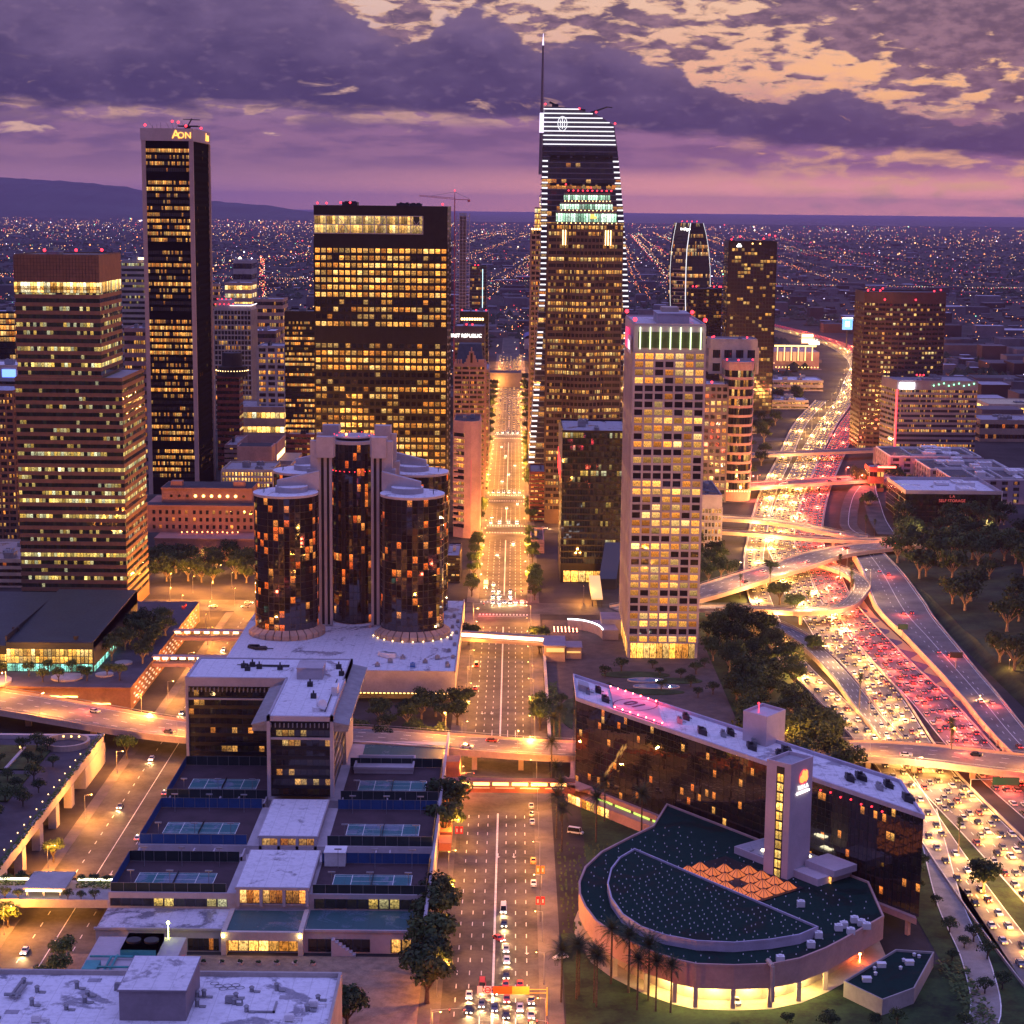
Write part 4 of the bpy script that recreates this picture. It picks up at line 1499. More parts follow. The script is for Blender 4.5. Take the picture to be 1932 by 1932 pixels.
for cx, cy, z1 in ((-47, 850, 80.4), (-106.7, 850, 80.4), (-104.5, 905, 83), (-47, 905, 83)):
    cyl_tower(cx, cy, 14.9, 14, z1, 20, .05)
    disc(cx, cy, 15.3, z1, 1.1, M_concw, 'roof_rim', mt=MR_white)
    sg = 1 if cx < -77 else -1
    disc(cx + sg * 2.5, cy + 2, 7.6, z1 + 1.1, 2.6, M_concw, 'roof_drum', mt=MR_white)
    b = MB()
    b.prism([(cx - 4 * sg, cy - 1), (cx - 4 * sg, cy + 2.2), (cx + 15 * sg, cy + 11), (cx + 15 * sg, cy + 7)] if sg > 0 else [(cx + 15 * sg, cy + 7), (cx + 15 * sg, cy + 11), (cx - 4 * sg, cy + 2.2), (cx - 4 * sg, cy - 1)], z1 + 1.1, z1 + 8, 0, None, z1s=[z1 + 6.5, z1 + 6.5, z1 + 10, z1 + 10] if sg > 0 else [z1 + 10, z1 + 10, z1 + 6.5, z1 + 6.5])
    b.obj('roof_wedge', M_concw, HT)
    b = MB()
    b.ball((cx + 7 * sg, cy + 1.5, z1 + 2.0), .5)
    b.tube((cx + 7 * sg, cy + 1.5, z1 + 1), (cx + 7 * sg, cy + 1.5, z1 + 1.8), .2, n=5)
    b.obj('floodlight', L_warm, HT)
    for a in (.2, 1.1):
        b = MB()
        b.tube((cx - sg * 10, cy - 5 + a * 4, z1 + 1), (cx - sg * 10, cy - 5 + a * 4, z1 + 3), .15, n=4)
        b.tube((cx - sg * 12, cy - 6 + a * 4, z1 + 3), (cx - sg * 8, cy - 4 + a * 4, z1 + 3.2), .15, n=4)
        b.obj('davit', M_dark, HT)
cyl_tower(-77, 880, 11.2, 14, 101.5, 23, .02)
disc(-77, 880, 11.6, 101.5, 1.6, M_concw, 'roof_rim', mt=MR_grey)
disc(-77, 880, 8.5, 103.1, 1.2, M_dark, 'helipad_base')
disc(-77, 880, 9.9, 104.3, .6, M_conc, 'helipad', mt=roofmat('helipad_deck', (.45, .35, .38), (.25, .2, .2), .3, .1))
b = MB()
p, q = circ(-77, 880, 6.2, 32), circ(-77, 880, 5.6, 32)
for i in range(32):
    j = (i + 1) % 32
    b.face([(*p[i], 104.93), (*p[j], 104.93), (*q[j], 104.93), (*q[i], 104.93)])
b.obj('helipad_ring', M_paint, HT)
for i in range(10):
    a = 2 * PI * i / 10
    beacon(HT, (-77 + 9.6 * math.cos(a), 880 + 9.6 * math.sin(a), 104.4), .22)
b = MB()
b.ball((-80, 871.5, 106.4), .55)
b.obj('orange_beacon', lamp_mat('orange_beacon', (1, .30, .04), 22), HT)
b = MB()
for i in range(14):
    a = -PI * (i + .5) / 14
    b.ball((-77 + 11.5 * math.cos(a), 880 + 11.5 * math.sin(a), 88.5), .22)
b.obj('red_lounge_light', M_red, HT)
for sx in (-1, 1):
    for sy in (-1, 1):
        x, y = -77 + sx * 12.6, 880 + sy * 14.5
        b = MB()
        b.box(x - 3.2, x - 2.0, y - 1.2, y + 1.2, 14, 98)
        b.box(x + 2.0, x + 3.2, y - 1.2, y + 1.2, 14, 98)
        b.box(x - .7, x + .7, y - .2, y + 1.2, 14, 98)
        b.obj('pylon_rib', M_concw, HT)
        b = MB()
        b.box(x - 2, x + 2, y + .2, y + 1.1, 14, 98)
        b.obj('lift_shaft', M_black, HT)
        b = MB()
        o = 3.9
        b.prism([(x - 4 + (1.2 if sx > 0 else 0), y - 2.6), (x + 4, y - 2.6), (x + 4.6, y + 2.6), (x - 4, y + 2.6)], 96 + (2 if sy > 0 else 0), 106 + (2.2 if sy > 0 else 0))
        b.box(x + sx * 3, x + sx * 7, y - 1.5, y + 2.5, 88, 104)
        b.obj('pylon_cap', M_concw, HT)
        b = MB()
        b.box(x + sx * 6 - 2.6, x + sx * 6 + 2.6, y - 2, y + 3, 82.5, 90.5)
        b.obj('lift_house', M_concw, HT)
# stone podium and the flared pods round the foot of the front cylinders
b = MB()
b.box(-128, -24, 776, 925, 4.5, 13.4)
b.box(-24.6, -24, 776, 925, 13.4, 14.4)
b.box(-128, -24, 776, 776.6, 13.4, 14.4)
b.box(-120, -24.5, 783, 925, 0, 4.5)
b.obj('podium', M_conc, HT)
b = MB()
b.face([(-128, 776.6, 13.45), (-24.6, 776.6, 13.45), (-24.6, 925, 13.45), (-128, 925, 13.45)])
b.obj('podium_roof', MR_white, HT)
b = MB()
for k in range(24):
    b.box(-66 + k * 1.75, -65.2 + k * 1.75, 776.2, 776.5, 4.0, 4.45)
b.obj('soffit_light', L_gold, HT)
for cx in (-47, -106.7):
    for i in range(15):
        a = PI * (1.02 + .98 * i / 14) + .18
        a2 = a + .19
        b = MB()
        f = lambda r, q: (cx + r * math.cos(q), 850 + r * math.sin(q))
        b.prism([f(15.2, a), f(18.2, a), f(18.2, a2), f(15.2, a2)], 13.5, 16, 0, None, z1s=[17.8, 15.8, 15.8, 17.8])
        b.obj('window_pod', M_tan, HT)
b = MB()
for cx in (-47,):
    for i in range(12):
        a = PI * (1.05 + .9 * i / 11) + .2
        b.ball((cx + 19.2 * math.cos(a), 850 + 19.2 * math.sin(a), 14.1), .33)
b.obj('base_lamp', L_warm, HT)
for i in range(7):
    b = MB()
    x, y = -60 + i * 5.2, 786 + (i % 3) * 7
    b.box(x, x + 2.2, y, y + 1.6, 13.5, 14.8 + .4 * (i % 2))
    b.tube((x + 1.1, y + .8, 14.8), (x + 1.1, y + .8, 15.6), .5, n=8)
    b.obj('rooftop_unit', M_steel if i != 3 else mat('blue_tarp', (.08, .2, .5), .5, .1), HT)
for i in range(9):
    b = MB()
    x, y = -29 + (i % 2) * 2.2, 790 + i * 12
    b.box(x, x + 1.6, y, y + 2.4, 13.5, 14.7)
    b.box(x + .3, x + 1.3, y + .4, y + 2, 14.7, 15)
    b.obj('rooftop_unit', M_steel, HT)

for i in range(16):
    x, y = -122 + (i * 31 % 92), 779 + (i * 13 % 40)
    if min((x + 47) ** 2 + (y - 850) ** 2, (x + 106.7) ** 2 + (y - 850) ** 2, (x + 77) ** 2 + (y - 880) ** 2) < 480:
        continue
    b = MB()
    w = 1.4 + (i % 4) * .7
    b.box(x, x + w * 1.5, y, y + w, 13.6, 14.4 + (i % 3) * .6)
    b.tube((x + w * 1.5, y + w / 2, 14), (x + w * 1.5 + 3 + i % 3, y + w / 2, 14), .25, n=6)
    b.box(x + .1, x + w * 1.4, y + .1, y + w - .1, 14.4 + (i % 3) * .6, 14.6 + (i % 3) * .6)
    b.obj('rooftop_unit', (M_dark, M_steel, M_white)[i % 3], HT)
# low stone buildings behind the cylinders, left
t = thing('stone_club_building', 'long low reddish stone building with small lit windows and a terrace, behind the park trees', 'building', (-188, 1105, 0))
b = MB()
b.box(-217, -154, 1092, 1140, 0, 14)
b.box(-226, -152, 1112, 1150, 14, 31)
b.box(-218, -162, 1122, 1148, 31, 40)
for z, e in ((13.4, 0), (30.4, 0), (39.6, 0)):
    pass
b.box(-226.5, -151.5, 1111.5, 1150.5, 30.2, 31.2)
b.box(-218.4, -161.6, 1121.6, 1148.4, 39.6, 40.6)
b.box(-217.4, -153.6, 1091.6, 1140.4, 13.2, 14.2)
b.box(-213, -206, 1126, 1132, 40, 44)
b.box(-174, -167, 1126, 1132, 40, 44)
b.obj('wall', mat('red_sandstone', (.40, .19, .14), .85, .12, .12), t)
b = MB()
b.face([(-218, 1122, 40.7), (-162, 1122, 40.7), (-162, 1148, 40.7), (-218, 1148, 40.7)])
b.face([(-226, 1112, 31.3), (-152, 1112, 31.3), (-152, 1122, 31.3), (-226, 1122, 31.3)])
b.obj('roof', M_roofd, t)
wm_ = winmat('club_windows', .30, ORG, 1.8, .05, cluster=1, rowamp=.05)
for r in range(3):
    for i in range(18):
        b = MB()
        x = -222 + i * 4 + (1 if 5 < i < 12 else 0)
        b.band([(x, 1111.9), (x + 1.7, 1111.9)], 16.5 + r * 4.6, 18.9 + r * 4.6, 2, 40 + r, 0, i * 11, False)
        b.obj('window', wm_, t)
for i in range(10):
    b = MB()
    b.tube((-212 + i * 5, 1121.5, 35.5), (-212 + i * 5, 1121.9, 35.5), .9, n=10)
    b.obj('round_window', L_gold if 3 <= i <= 8 else M_black, t)
for i in range(12):
    b = MB()
    x = -214 + i * 5
    b.band([(x, 1091.9), (x + 1.8, 1091.9)], 3, 7.5, 2, 60, 0, i * 7, False)
    b.obj('window', wm_, t)
b = MB()
for i in range(12):
    b.ball((-203 + i * 3.1, 1106 + (i % 3), 15.4), .45)
b.obj('terrace_lamp', lamp_mat('terrace_lamp', (1, .25, .07), 10), t)

t, pl, z = mid('white_screen_block', 'pale boxy block with a tall roof screen open to the sky, behind the hotel cylinders', (448, 548, 876), 1300, 20, 3, M_concw, W_old, fr=.3, cw=4, units=0, roof=False)
t['label'] = 'windowless pale box with a red light strip at its foot, before the roof screen block'
b = MB()
b.box(pl[0][0], pl[0][0] + 25, 1299, 1318, z, z + 13)
b.obj('upper_box', M_pink, t)
b = MB()
b.box(pl[0][0] + 1, pl[0][0] + 24, 1300, 1317, z + 13.02, z + 13.3)
b.obj('roof', M_roofd, t)
b = MB()
b.box(pl[0][0] + 13, pl[0][0] + 22, 1298.4, 1298.9, z + .5, z + 1.2)
b.obj('red_strip', L_redneon, t)
pl, z = Bx(448, 522, 836, 1360, 50)
t = thing('roof_screen_building', 'pinkish block whose tall screen walls hide the roof plant, beside the tall black tower', 'building', (pl[0][0] + 15, 1385, 0))
b = MB()
b.ring(pl, grow(pl, -.8), 0, z)
b.obj('screen_wall', M_pink, t)
b = MB()
b.face([(*p, z - 11) for p in grow(pl, -.8)])
b.obj('roof', MR_grey, t)
b = MB()
b.box(pl[0][0] + 8, pl[0][0] + 24, 1370, 1390, z - 10.9, z - 7)
b.tube((pl[0][0] + 16, 1376, z - 7), (pl[0][0] + 16, 1376, z - 1), .4, n=6)
b.obj('plant', M_steel, t)
b = MB()
b.box(pl[1][0], pl[1][0] + 13, 1356, 1412, 0, z - 14)
b.obj('lower_wing', M_tan, t)
b = MB()
for i in range(7):
    b.box(pl[1][0] + .06, pl[1][0] + .4, 1362 + i * 7, 1363 + i * 7, z - 13, z - 9)
b.obj('uplight', L_warm, t)
mid('grey_cap_block', 'pale stone block with a grey box roof, left of the roof screen block', (424, 448, 842), 1400, 60, 8, M_pink, W_old, fr=.35, cw=3, units=1, um=M_dark)
t, pl, z = mid('red_brick_block', 'dark reddish block with stepped rooftop boxes, just left of the broad black slab', (540, 600, 822), 1440, 46, 8, M_brick, W_old, fr=.4, cw=3, units=3, um=M_dark)
t, pl, z = mid('lattice_front_block', 'low block with a bright lattice front of golden vertical lights, left of the hotel cylinders', (418, 514, 889), 1212, 40, 10, M_cream, winmat('lattice_glow', .80, ((1, .48, .10), (1, .60, .2), (1, .8, .45)), 1.8, .30, rowamp=.15, cluster=2), fr=.62, cw=2.1, pier=2.1, pw=.5, pdp=.2, units=3)
mid('parking_roof', 'parking deck flooded with orange light, beyond the grey box roof block', (440, 536, 770), 1600, 60, 3, M_tan, W_lit, fr=.4, cw=4, units=0)
t, pl, z = mid('dark_corner_shop', 'small dark block with a lit side window, beside the right hand glass cylinder', (842, 867, 1050), 1035, 40, 5, M_black, W_old, fr=.35, cw=3, units=1, rm=MR_grey, par=.6)
t, pl, z = mid('brick_corner_building', 'narrow red brick building at the avenue corner, left of the dark glass block', (1000, 1031, 893), 1250, 40, 12, M_brick, W_old, fr=.4, cw=2.6, units=1, rm=MR_grey)
t, pl, z = mid('pink_end_block', 'small pink walled block at the kerb in front of the brick corner building', (1002, 1026, 1022), 1130, 45, 4, M_pink, W_old, fr=.12, cw=3, units=1, rm=MR_dark)
t, pl, z = mid('beige_avenue_block', 'cream stone block on the left kerb of the avenue beside the gothic building', (912, 922, 700), 1380, 60, 18, M_tan, W_old, fr=.45, cw=2.5, units=1)

# ------------------------------------------------------------------ right-hand towers
t = thing('lens_tower', 'curved lens shaped glass tower edged with white light lines, right of the tallest tower', 'skyscraper', (215, 2270, 0))
def D2(px, py, Y):
    d = _f + _R * ((px - CXY) / FPX) - _U * ((py - CXY) / FPX)
    k = Y / d.y
    return d.x * k, CAMH + d.z * k
pr = []
for py, l, c, r in ((421, 1276, 1303, 1327), (440, 1272, 1300, 1332), (470, 1267, 1296, 1337), (510, 1264, 1294, 1340), (560, 1264, 1293, 1340), (620, 1266, 1294, 1339), (800, 1268, 1296, 1337)):
    pr.append((D2(l, py, 2275)[0], D2(c, py, 2250)[0], D2(r, py, 2262)[0], D2(c, py, 2250)[1]))
pr.sort(key=lambda v: v[3])
def at(z):
    z = max(pr[0][3], min(pr[-1][3], z))
    for a, c in zip(pr, pr[1:]):
        if a[3] <= z <= c[3]:
            k = (z - a[3]) / (c[3] - a[3])
            return [a[i] + (c[i] - a[i]) * k for i in range(3)]
zt = pr[-1][3]
W_lens = winmat('lens_glazing', .33, ((1, .4, .1), (1, .6, .25), (.9, .85, .6)), 1.1, .05, (.02, .02, .03), .08, cluster=5)
for i in range(44):
    za, zb_ = 4 + (zt - 4) * i / 44, 4 + (zt - 4) * (i + 1) / 44
    a, c = at(za), at(zb_)
    b = MB()
    b.face([(a[0], 2275, za), (a[1], 2250, za), (c[1], 2250, zb_), (c[0], 2275, zb_)], 0, [(0, i), (12, i), (12, i + .999), (0, i + .999)])
    b.face([(a[1], 2250, za), (a[2], 2262, za), (c[2], 2262, zb_), (c[1], 2250, zb_)], 0, [(40, i), (56, i), (56, i + .999), (40, i + .999)])
    b.face([(a[2], 2262, za), (a[0], 2300, za), (c[0], 2300, zb_), (c[2], 2262, zb_)], 0, [(80, i), (96, i), (96, i + .999), (80, i + .999)])
    b.obj('window_band', W_lens, t)
b = MB()
c = at(zt)
b.face([(c[0], 2275, zt), (c[1], 2250, zt), (c[2], 2262, zt), (c[0], 2300, zt)])
b.obj('roof', M_roofd, t)
for e, Y in ((0, 2274.5), (1, 2249.3), (2, 2261.5)):
    b = MB()
    for i in range(40):
        za, zb_ = 40 + (zt - 40) * i / 40, 40 + (zt - 40) * (i + 1) / 40
        b.tube((at(za)[e], Y, za), (at(zb_)[e], Y, zb_), .55 if e == 1 else .25, n=4)
    b.obj('edge_light', L_led, t)
b = MB()
for i in range(22):
    z = 45 + i * 4.6
    b.box(at(z)[0] + 1, at(z)[1] - 1, 2249, 2249.4, z, z + .6)
b.obj('balcony_line', M_alu, t)
letters('indigo', 5, (c[0] + 9, 2248.8, zt - 7), L_white, t)
for i in range(4):
    beacon(t, (c[0] + 6 + i * 6, 2262, zt + .5), .7)
t, pl, z = mid('gold_window_tower', 'brown glass tower with gold window columns and red roof beacons, right of the lens tower', (1375, 1466, 457), 1940, 40, 44, M_black, winmat('apartment_glazing', .34, ((1, .50, .12), (1, .62, .2), (1, .75, .3)), 1.25, .12, (.03, .022, .025), .1, cluster=2, rowamp=.12), fr=.7, cw=3.4, prd=.15, pier=10, pw=.5, pdp=.1, units=2, top=6)
for q in ((0, 3, 1), (1, 12, 4), (2, -2, 5), (3, -8, 6), (4, -14, 2)):
    beacon(t, ((pl[0][0] if q[0] < 2 else pl[1][0]) + q[1], 1941, z + q[2]), .95)
b = MB()
b.ball((pl[0][0] + 11, 1939.2, z - 3.2), 1.7, 0, 10, 6)
b.box(pl[0][0] + 8.5, pl[0][0] + 13.5, 1938.9, 1939.4, z - 5, z - 3.4)
b.obj('round_sign', L_white, t)
b = MB()
for i in range(2):
    b.ball((pl[0][0] + 25 + i * 8, 1939.2, z - 1.4), .8)
b.obj('crown_lamp', L_gold, t)
t, pl, z = mid('dark_ribbed_tower', 'dark tower with thin pale vertical lines, between the lens tower and the gold window tower', (1304, 1362, 546), 2120, 36, 30, M_black, W_dim, fr=.7, cw=3, prd=.1, pier=7, pw=.4, pdp=.3, units=1)
for q in (2, 6, -3, -9, -1):
    beacon(t, ((pl[0][0] if q > 0 else pl[1][0]) + q, 2121, z + 1.5), .95)
t, pl, z = mid('grid_window_block', 'grey brown block with a regular grid of square windows, right of the white tower', (1318, 1374, 728), 1340, 40, 17, mat('mauve_stone', (.20, .15, .16), .7, .1, .1), winmat('grid_windows', .46, ((1, .36, .08), (1, .58, .2), (1, .82, .5)), 1.5, .2, cluster=2, rowamp=.25), fr=.6, cw=4.6, prd=.3, pier=4.6, pw=1.3, pdp=.1, units=1, rm=MR_white)
beacon(t, (pl[1][0] - 12, 1341, z + 1), .9)
px0, z = D2(1371, 686, 1345)
px1, _ = D2(1424, 686, 1345)
pl = [(px0, 1352)] + [(px0 + 2.2 + (px1 - px0 - 4.4) * i / 8, 1350 - 6 * math.sin(PI * (.18 + .64 * i / 8))) for i in range(9)] + [(px1, 1352), (px1 + 6, 1392), (px0, 1392)]
t = tower('bay_front_tower', 'mauve stone tower with a rounded bay front and red roof beacons, beside the freeway', pl, z, 13, M_pink, winmat('bay_windows', .38, ((1, .45, .1), (1, .65, .25), (1, .85, .5)), 1.3, .16, cluster=2, rowamp=.3), fr=.72, cw=2.3, prd=.3, pier=None, units=0, base=8, top=4)
pl2 = rect(px0 - 9, px1 + 5, 1372, 1400)
tower('', '', pl2, z + 15, 2, M_conc, W_dim, z0=z - 10, fr=.6, cw=3, pier=9, pw=3, pdp=.2, parent=t, units=1, top=5)
b = MB()
for i in range(11):
    b.ball((px0 + 1 + (px1 - px0 - 2) * i / 10, 1342.6, 8), .5)
b.obj('base_lamp', L_gold, t)
for q in ((1, 1352, 1), (9, 1347, 1), (20, 1352, 1), (-8, 1373, 16), (18, 1373, 16), (-6, 1380, 16)):
    beacon(t, (px0 + q[0], q[1], z + q[2]), .7)
t, pl, z = mid('ribbed_low_block', 'lavender low block with vertical ribs and screened roof, below the grid window block', (1312, 1362, 937), 1152, 62, 6, M_concw, W_old, fr=.6, cw=2.2, pier=2.2, pw=.6, pdp=.4, top=7, units=2, rm=MR_dark)
bow_p = lambda x0, x1, y, d, back: [(x0 + (x1 - x0) * i / 12, y - d * math.sin(PI * i / 12)) for i in range(13)] + [(x1, y + back), (x0, y + back)]
x0, z = D2(1634, 553, 1650)
x1, _ = D2(1788, 549, 1650)
t = tower('curved_brown_tower', 'dark brown tower with a gently curved front of small windows, right of the freeway', bow_p(x0, x1, 1656, 9, 45), z, 31, mat('cocoa_panel', (.095, .055, .05), .5, .1, .2), winmat('small_bright_windows', .40, ((1, .52, .16), (1, .70, .30), (.95, .88, .55)), 1.4, .24, (.02, .014, .016), cluster=2, rowamp=.2), fr=.5, cw=2.6, prd=.2, pier=5.2, pw=.7, pdp=.2, units=0, top=8, rm=MR_dark)
for q in ((.01, 1), (.08, 2), (.16, 1), (.19, 3), (.82, 1), (.9, 2), (.22, -7), (.6, -7)):
    beacon(t, (x0 + (x1 - x0) * q[0], 1645, z + q[1]), .85)
xl, z = D2(1664, 712, 1640)
xa, _ = D2(1693, 716, 1600)
xb, _ = D2(1845, 721, 1600)
pl = [(xl, 1640), (xa, 1600), (xb, 1600), (xb + 2, 1650), (xl + 6, 1662)]
t = tower('red_line_building', 'grey banded block with one vertical red light line and a glaring white floodlight', pl, z, 14, mat('grey_mauve_panel', (.24, .21, .24), .6, .1, .1), winmat('grey_band_glazing', .42, WARM, 1.25, .2, (.02, .022, .03), cluster=5), fr=.52, cw=1.5, prd=.25, units=3, top=6, rm=MR_grey)
b = MB()
b.tube((xa, 1599, 6), (xa, 1599, z - 7), .9, n=6)
b.obj('red_light_line', L_redneon, t)
b = MB()
b.box(xa + 2, xa + 15, 1598.4, 1599.2, z - 6, z - 1)
b.obj('floodlit_sign', lamp_mat('glare_sign', (1, 1, 1), 12), t)
b = MB()
for i in range(9):
    b.ball((xa + 32 + i * 4.4, 1598.8, z - 3 + (i % 3)), .7)
b.obj('green_lamp', L_green, t)
for i in range(3):
    beacon(t, (xa + 18 + i * 3, 1605, z + 4), .8)
pl, z = Bx(1459, 1546, 664, 2500, 80)
t = thing('theatre_building', 'low pinkish theatre block lit yellow with framed posters, beside the bend of the freeway', 'building', (pl[0][0] + 30, 2540, 0))
b = MB()
b.prism(pl, 0, z)
b.box(pl[0][0] - 3, pl[1][0] + 3, 2492, 2500, 0, z - 24)
b.obj('wall', M_pink, t)
b = MB()
for i in range(6):
    x = pl[0][0] + 4 + i * 9.5
    b.box(x, x + .9, 2490.8, 2491.8, 12, 32)
b.box(pl[0][0], pl[1][0] - 6, 2490.8, 2491.8, 31, 33)
for i in range(14):
    b.ball((pl[0][0] + 3 + i * 4.4, 2490.5, 3), .8)
b.obj('yellow_light', lamp_mat('yellow_flood', (1, .62, .16), 4), t)
for i in range(4):
    b = MB()
    x = pl[0][0] + 6.8 + i * 9.5
    b.box(x, x + 4.4, 2491, 2491.9, 11, 24)
    b.obj('poster', lamp_mat('poster_glow', (1, .45, .16), .9), t)
b = MB()
b.box(pl[1][0] - 16, pl[1][0] - 2, 2491, 2491.8, 34, 37)
for i in range(5):
    b.tube((pl[1][0] - 9, 2491, 37), (pl[1][0] - 9 + 7 * math.cos(PI * (i + .5) / 5), 2491, 37 + 5 * math.sin(PI * (i + .5) / 5)), .3, n=4)
b.obj('marquee_sign', L_white, t)
b = MB()
x, zz = D2(1512, 648, 2600)
x2, zz2 = D2(1535, 630, 2600)
t = thing('lit_billboard', 'glowing orange and white billboard on a post above the theatre roof', 'billboard', (x + 8, 2600, 0))
b.box(x, x2, 2600, 2601, zz, zz2)
b.obj('screen', lamp_mat('billboard_glow', (1, .42, .18), 2.4), t)
b = MB()
b.box(x + 1, x2 - 1, 2599.5, 2599.9, zz + 2, zz + 6)
b.box(x + 1, x2 - 1, 2599.5, 2599.9, zz + 10, zz + 12)
b.obj('bright_line', L_white, t)
b = MB()
b.tube((x + 8, 2601.5, 0), (x + 8, 2601.5, zz), .8, n=6)
b.obj('post', M_dark, t)
x, zz = D2(1589, 622, 2900)
x2, zz2 = D2(1609, 602, 2900)
t = thing('blue_billboard', 'bright blue lit billboard standing beside the far bend of the freeway', 'billboard', (x + 8, 2900, 0))
b = MB()
b.box(x, x2, 2900, 2901, zz, zz2)
b.obj('screen', lamp_mat('billboard_blue', (.05, .50, 1), 1.6), t)
b = MB()
b.box(x, x2, 2899.4, 2899.8, zz2 + .5, zz2 + 2)
for i in range(4):
    b.box(x + 5, x2 - 5, 2899.4, 2899.8, zz + 5 + i * 2.4, zz + 5.8 + i * 2.4)
b.obj('bright_line', L_white, t)
b = MB()
b.tube((x + 8, 2901.5, 0), (x + 8, 2901.5, zz), .8, n=6)
b.obj('post', M_dark, t)

# apartment blocks and storage block beyond the park
def flat_block(name, label, x0, x1, y0, y1, z1, nf, wm, wn, cw=3.2, **k):
    return tower(name, label, rect(x0, x1, y0, y1), z1, nf, wm, wn, cw=cw, **k)
M_mauve = mat('mauve_render', (.36, .29, .33), .85, .1, .1)
W_apt = winmat('apartment_windows', .22, WARM, 1.3, .25, (.02, .018, .025), .2, cluster=1, rowamp=.05)
for i, ((pa, pb), (pc, _), dep, lab) in enumerate((((1680, 862), (1848, 0), 60, 'flat roofed apartment block with a white cornice, nearest the red line building'),
                                     ((1755, 886), (1905, 0), 55, 'flat roofed apartment block with a white cornice, middle one of the stepped row'),
                                     ((1798, 905), (1990, 0), 60, 'flat roofed apartment block with a white cornice, nearest the black storage block'))):
    x0, y0 = G(pa, pb, 18)
    x1, _ = G(pc, pb, 18)
    t = flat_block('apartment_block', lab, x0, x1, y0, y0 + dep, 18, 4, M_mauve, W_apt, fr=.55, prd=.1, pier=9, pw=4, pdp=.6, units=5, rm=MR_dark, par=1.0, pm=M_white, group='apartment blocks beyond the park', um=M_white)
    b = MB()
    for k in range(3):
        xx = x0 + (x1 - x0) * (.25 + k * .25)
        b.ring(rect(xx, xx + 14, y0 + 8, y0 + dep - 8), rect(xx + .6, xx + 13.4, y0 + 8.6, y0 + dep - 8.6), 18, 19.2)
    b.obj('roof_curb', M_white, t)
t = tower('storage_building', 'black glass storage block with red lettering and a white corner line above the park', rect(271, 337, 1243, 1308), 23, 5, M_black, winmat('black_grid_glass', .10, YEL, .7, .06, (.008, .009, .011), .08, rowamp=.1), z0=3, fr=.9, cw=2.4, prd=.04, units=5, rm=MR_white, par=2.4, pm=M_concw, um=M_white, top=.5)
letters('L A', 2.6, (303, 1242.4, 21.4), lamp_mat('dull_red_sign', (1, .10, .05), .55), t)
letters('SELF STORAGE', 2.8, (303, 1242.4, 18.3), MATS['dull_red_sign'], t)
b = MB()
b.box(337.05, 337.5, 1242.6, 1243.1, 3, 25.5)
b.obj('corner_line', M_white, t)
t, pl, z = mid('red_glow_shop', 'low dark block with a glowing red roof edge, left of the storage block', (1641, 1668, 884), 1400, 20, 2, M_brick, W_old, fr=.4, cw=3, units=1)
b = MB()
b.box(pl[0][0] + 6, pl[0][0] + 20, 1399, 1399.5, z + .6, z + 2)
b.obj('red_glow_sign', lamp_mat('hot_red_sign', (1, .10, .06), 9, True), t)
t, pl, z = mid('yellow_lit_garage', 'parking building with a flood lit yellow deck at the right edge', (1866, 2000, 765), 1850, 60, 2, M_cream, W_lit, fr=.5, cw=4, units=1, rm=mat('lit_deck', (.6, .5, .3), .8, .1))
mid('long_flat_warehouse', 'long low white roofed warehouse behind the yellow parking deck', (1846, 2000, 722), 2150, 70, 2, M_conc, W_dim, fr=.3, cw=5, units=5, rm=MR_white)
mid('dark_roof_market', 'low building with a sloping mauve roof beside the red line building', (1850, 2000, 795), 1720, 50, 2, M_tan, W_old2, fr=.4, cw=4, units=4, rm=MR_grey)
for i, (x0, x1, y0, y1, h, lab) in enumerate(((268, 322, 1985, 2030, 9, 'long pale roofed parking block between the gold window tower and the freeway bend'), (300, 372, 2190, 2240, 12, 'low mauve roofed block behind the pale parking block, left of the freeway bend'), (196, 236, 1760, 1800, 8, 'small low block beside the trees left of the far freeway'))):
    tower('low_block', lab, rect(x0, x1, y0, y1), h, 2, M_conc, W_old, fr=.4, cw=4, units=4, rm=MR_white)
mid('brown_flat_building', 'wide dark brown block with one lit window row, right of the curved brown tower', (1795, 1910, 770 - 8), 2400, 40, 6, M_brown, W_dim, fr=.4, cw=4, units=2)
# ------------------------------------------------------------------ foreground: black office block with roof courts
WT = thing('terraced_office_complex', 'black L shaped office block over stepped terraces of blue fenced tennis courts', 'building', (-72, 600, 0))
W_ = lambda *a, **k: tower(*a, **k)
tower('', '', rect(-119.6, -61.5, 658, 686), 41, 8, M_black, W_wtc, z0=9, fr=.62, cw=2.0, prd=.12, parent=WT, units=0, roof=False, top=3.6)
tower('', '', rect(-82.5, -61.5, 607, 657.9), 41, 7, M_black, W_wtc, z0=13, fr=.62, cw=2.0, prd=.12, parent=WT, units=0, roof=False, top=3.6)
b = MB()
for (x0, x1, y0, y1) in ((-120.4, -119.4, 656.6, 686.6), (-62.1, -60.9, 656.6, 686.6)):
    b.box(x0, x1, y0, y1, 9, 42)
b.box(-120.4, -82.8, 656.5, 657.6, 38.6, 42)
b.box(-120.4, -60.9, 686.2, 687, 38.6, 42)
for (x0, x1) in ((-83.4, -82.2), (-61.7, -60.5)):
    b.box(x0, x1, 605.6, 608, 13, 42)
b.box(-83.4, -60.5, 605.6, 606.6, 40.2, 42)
b.box(-83.4, -60.5, 605.9, 606.6, 33.6, 34.3)
b.box(-120.4, -82.8, 656.7, 657.5, 33.4, 34.0)
b.box(-120.4, -82.8, 656.6, 657.5, 8.6, 9.4)
b.box(-61.6, -60.9, 606, 687, 40.2, 42)
b.box(-83.2, -82.5, 606, 658, 40.2, 42)
b.obj('pale_frame', M_concw, WT)
b = MB()
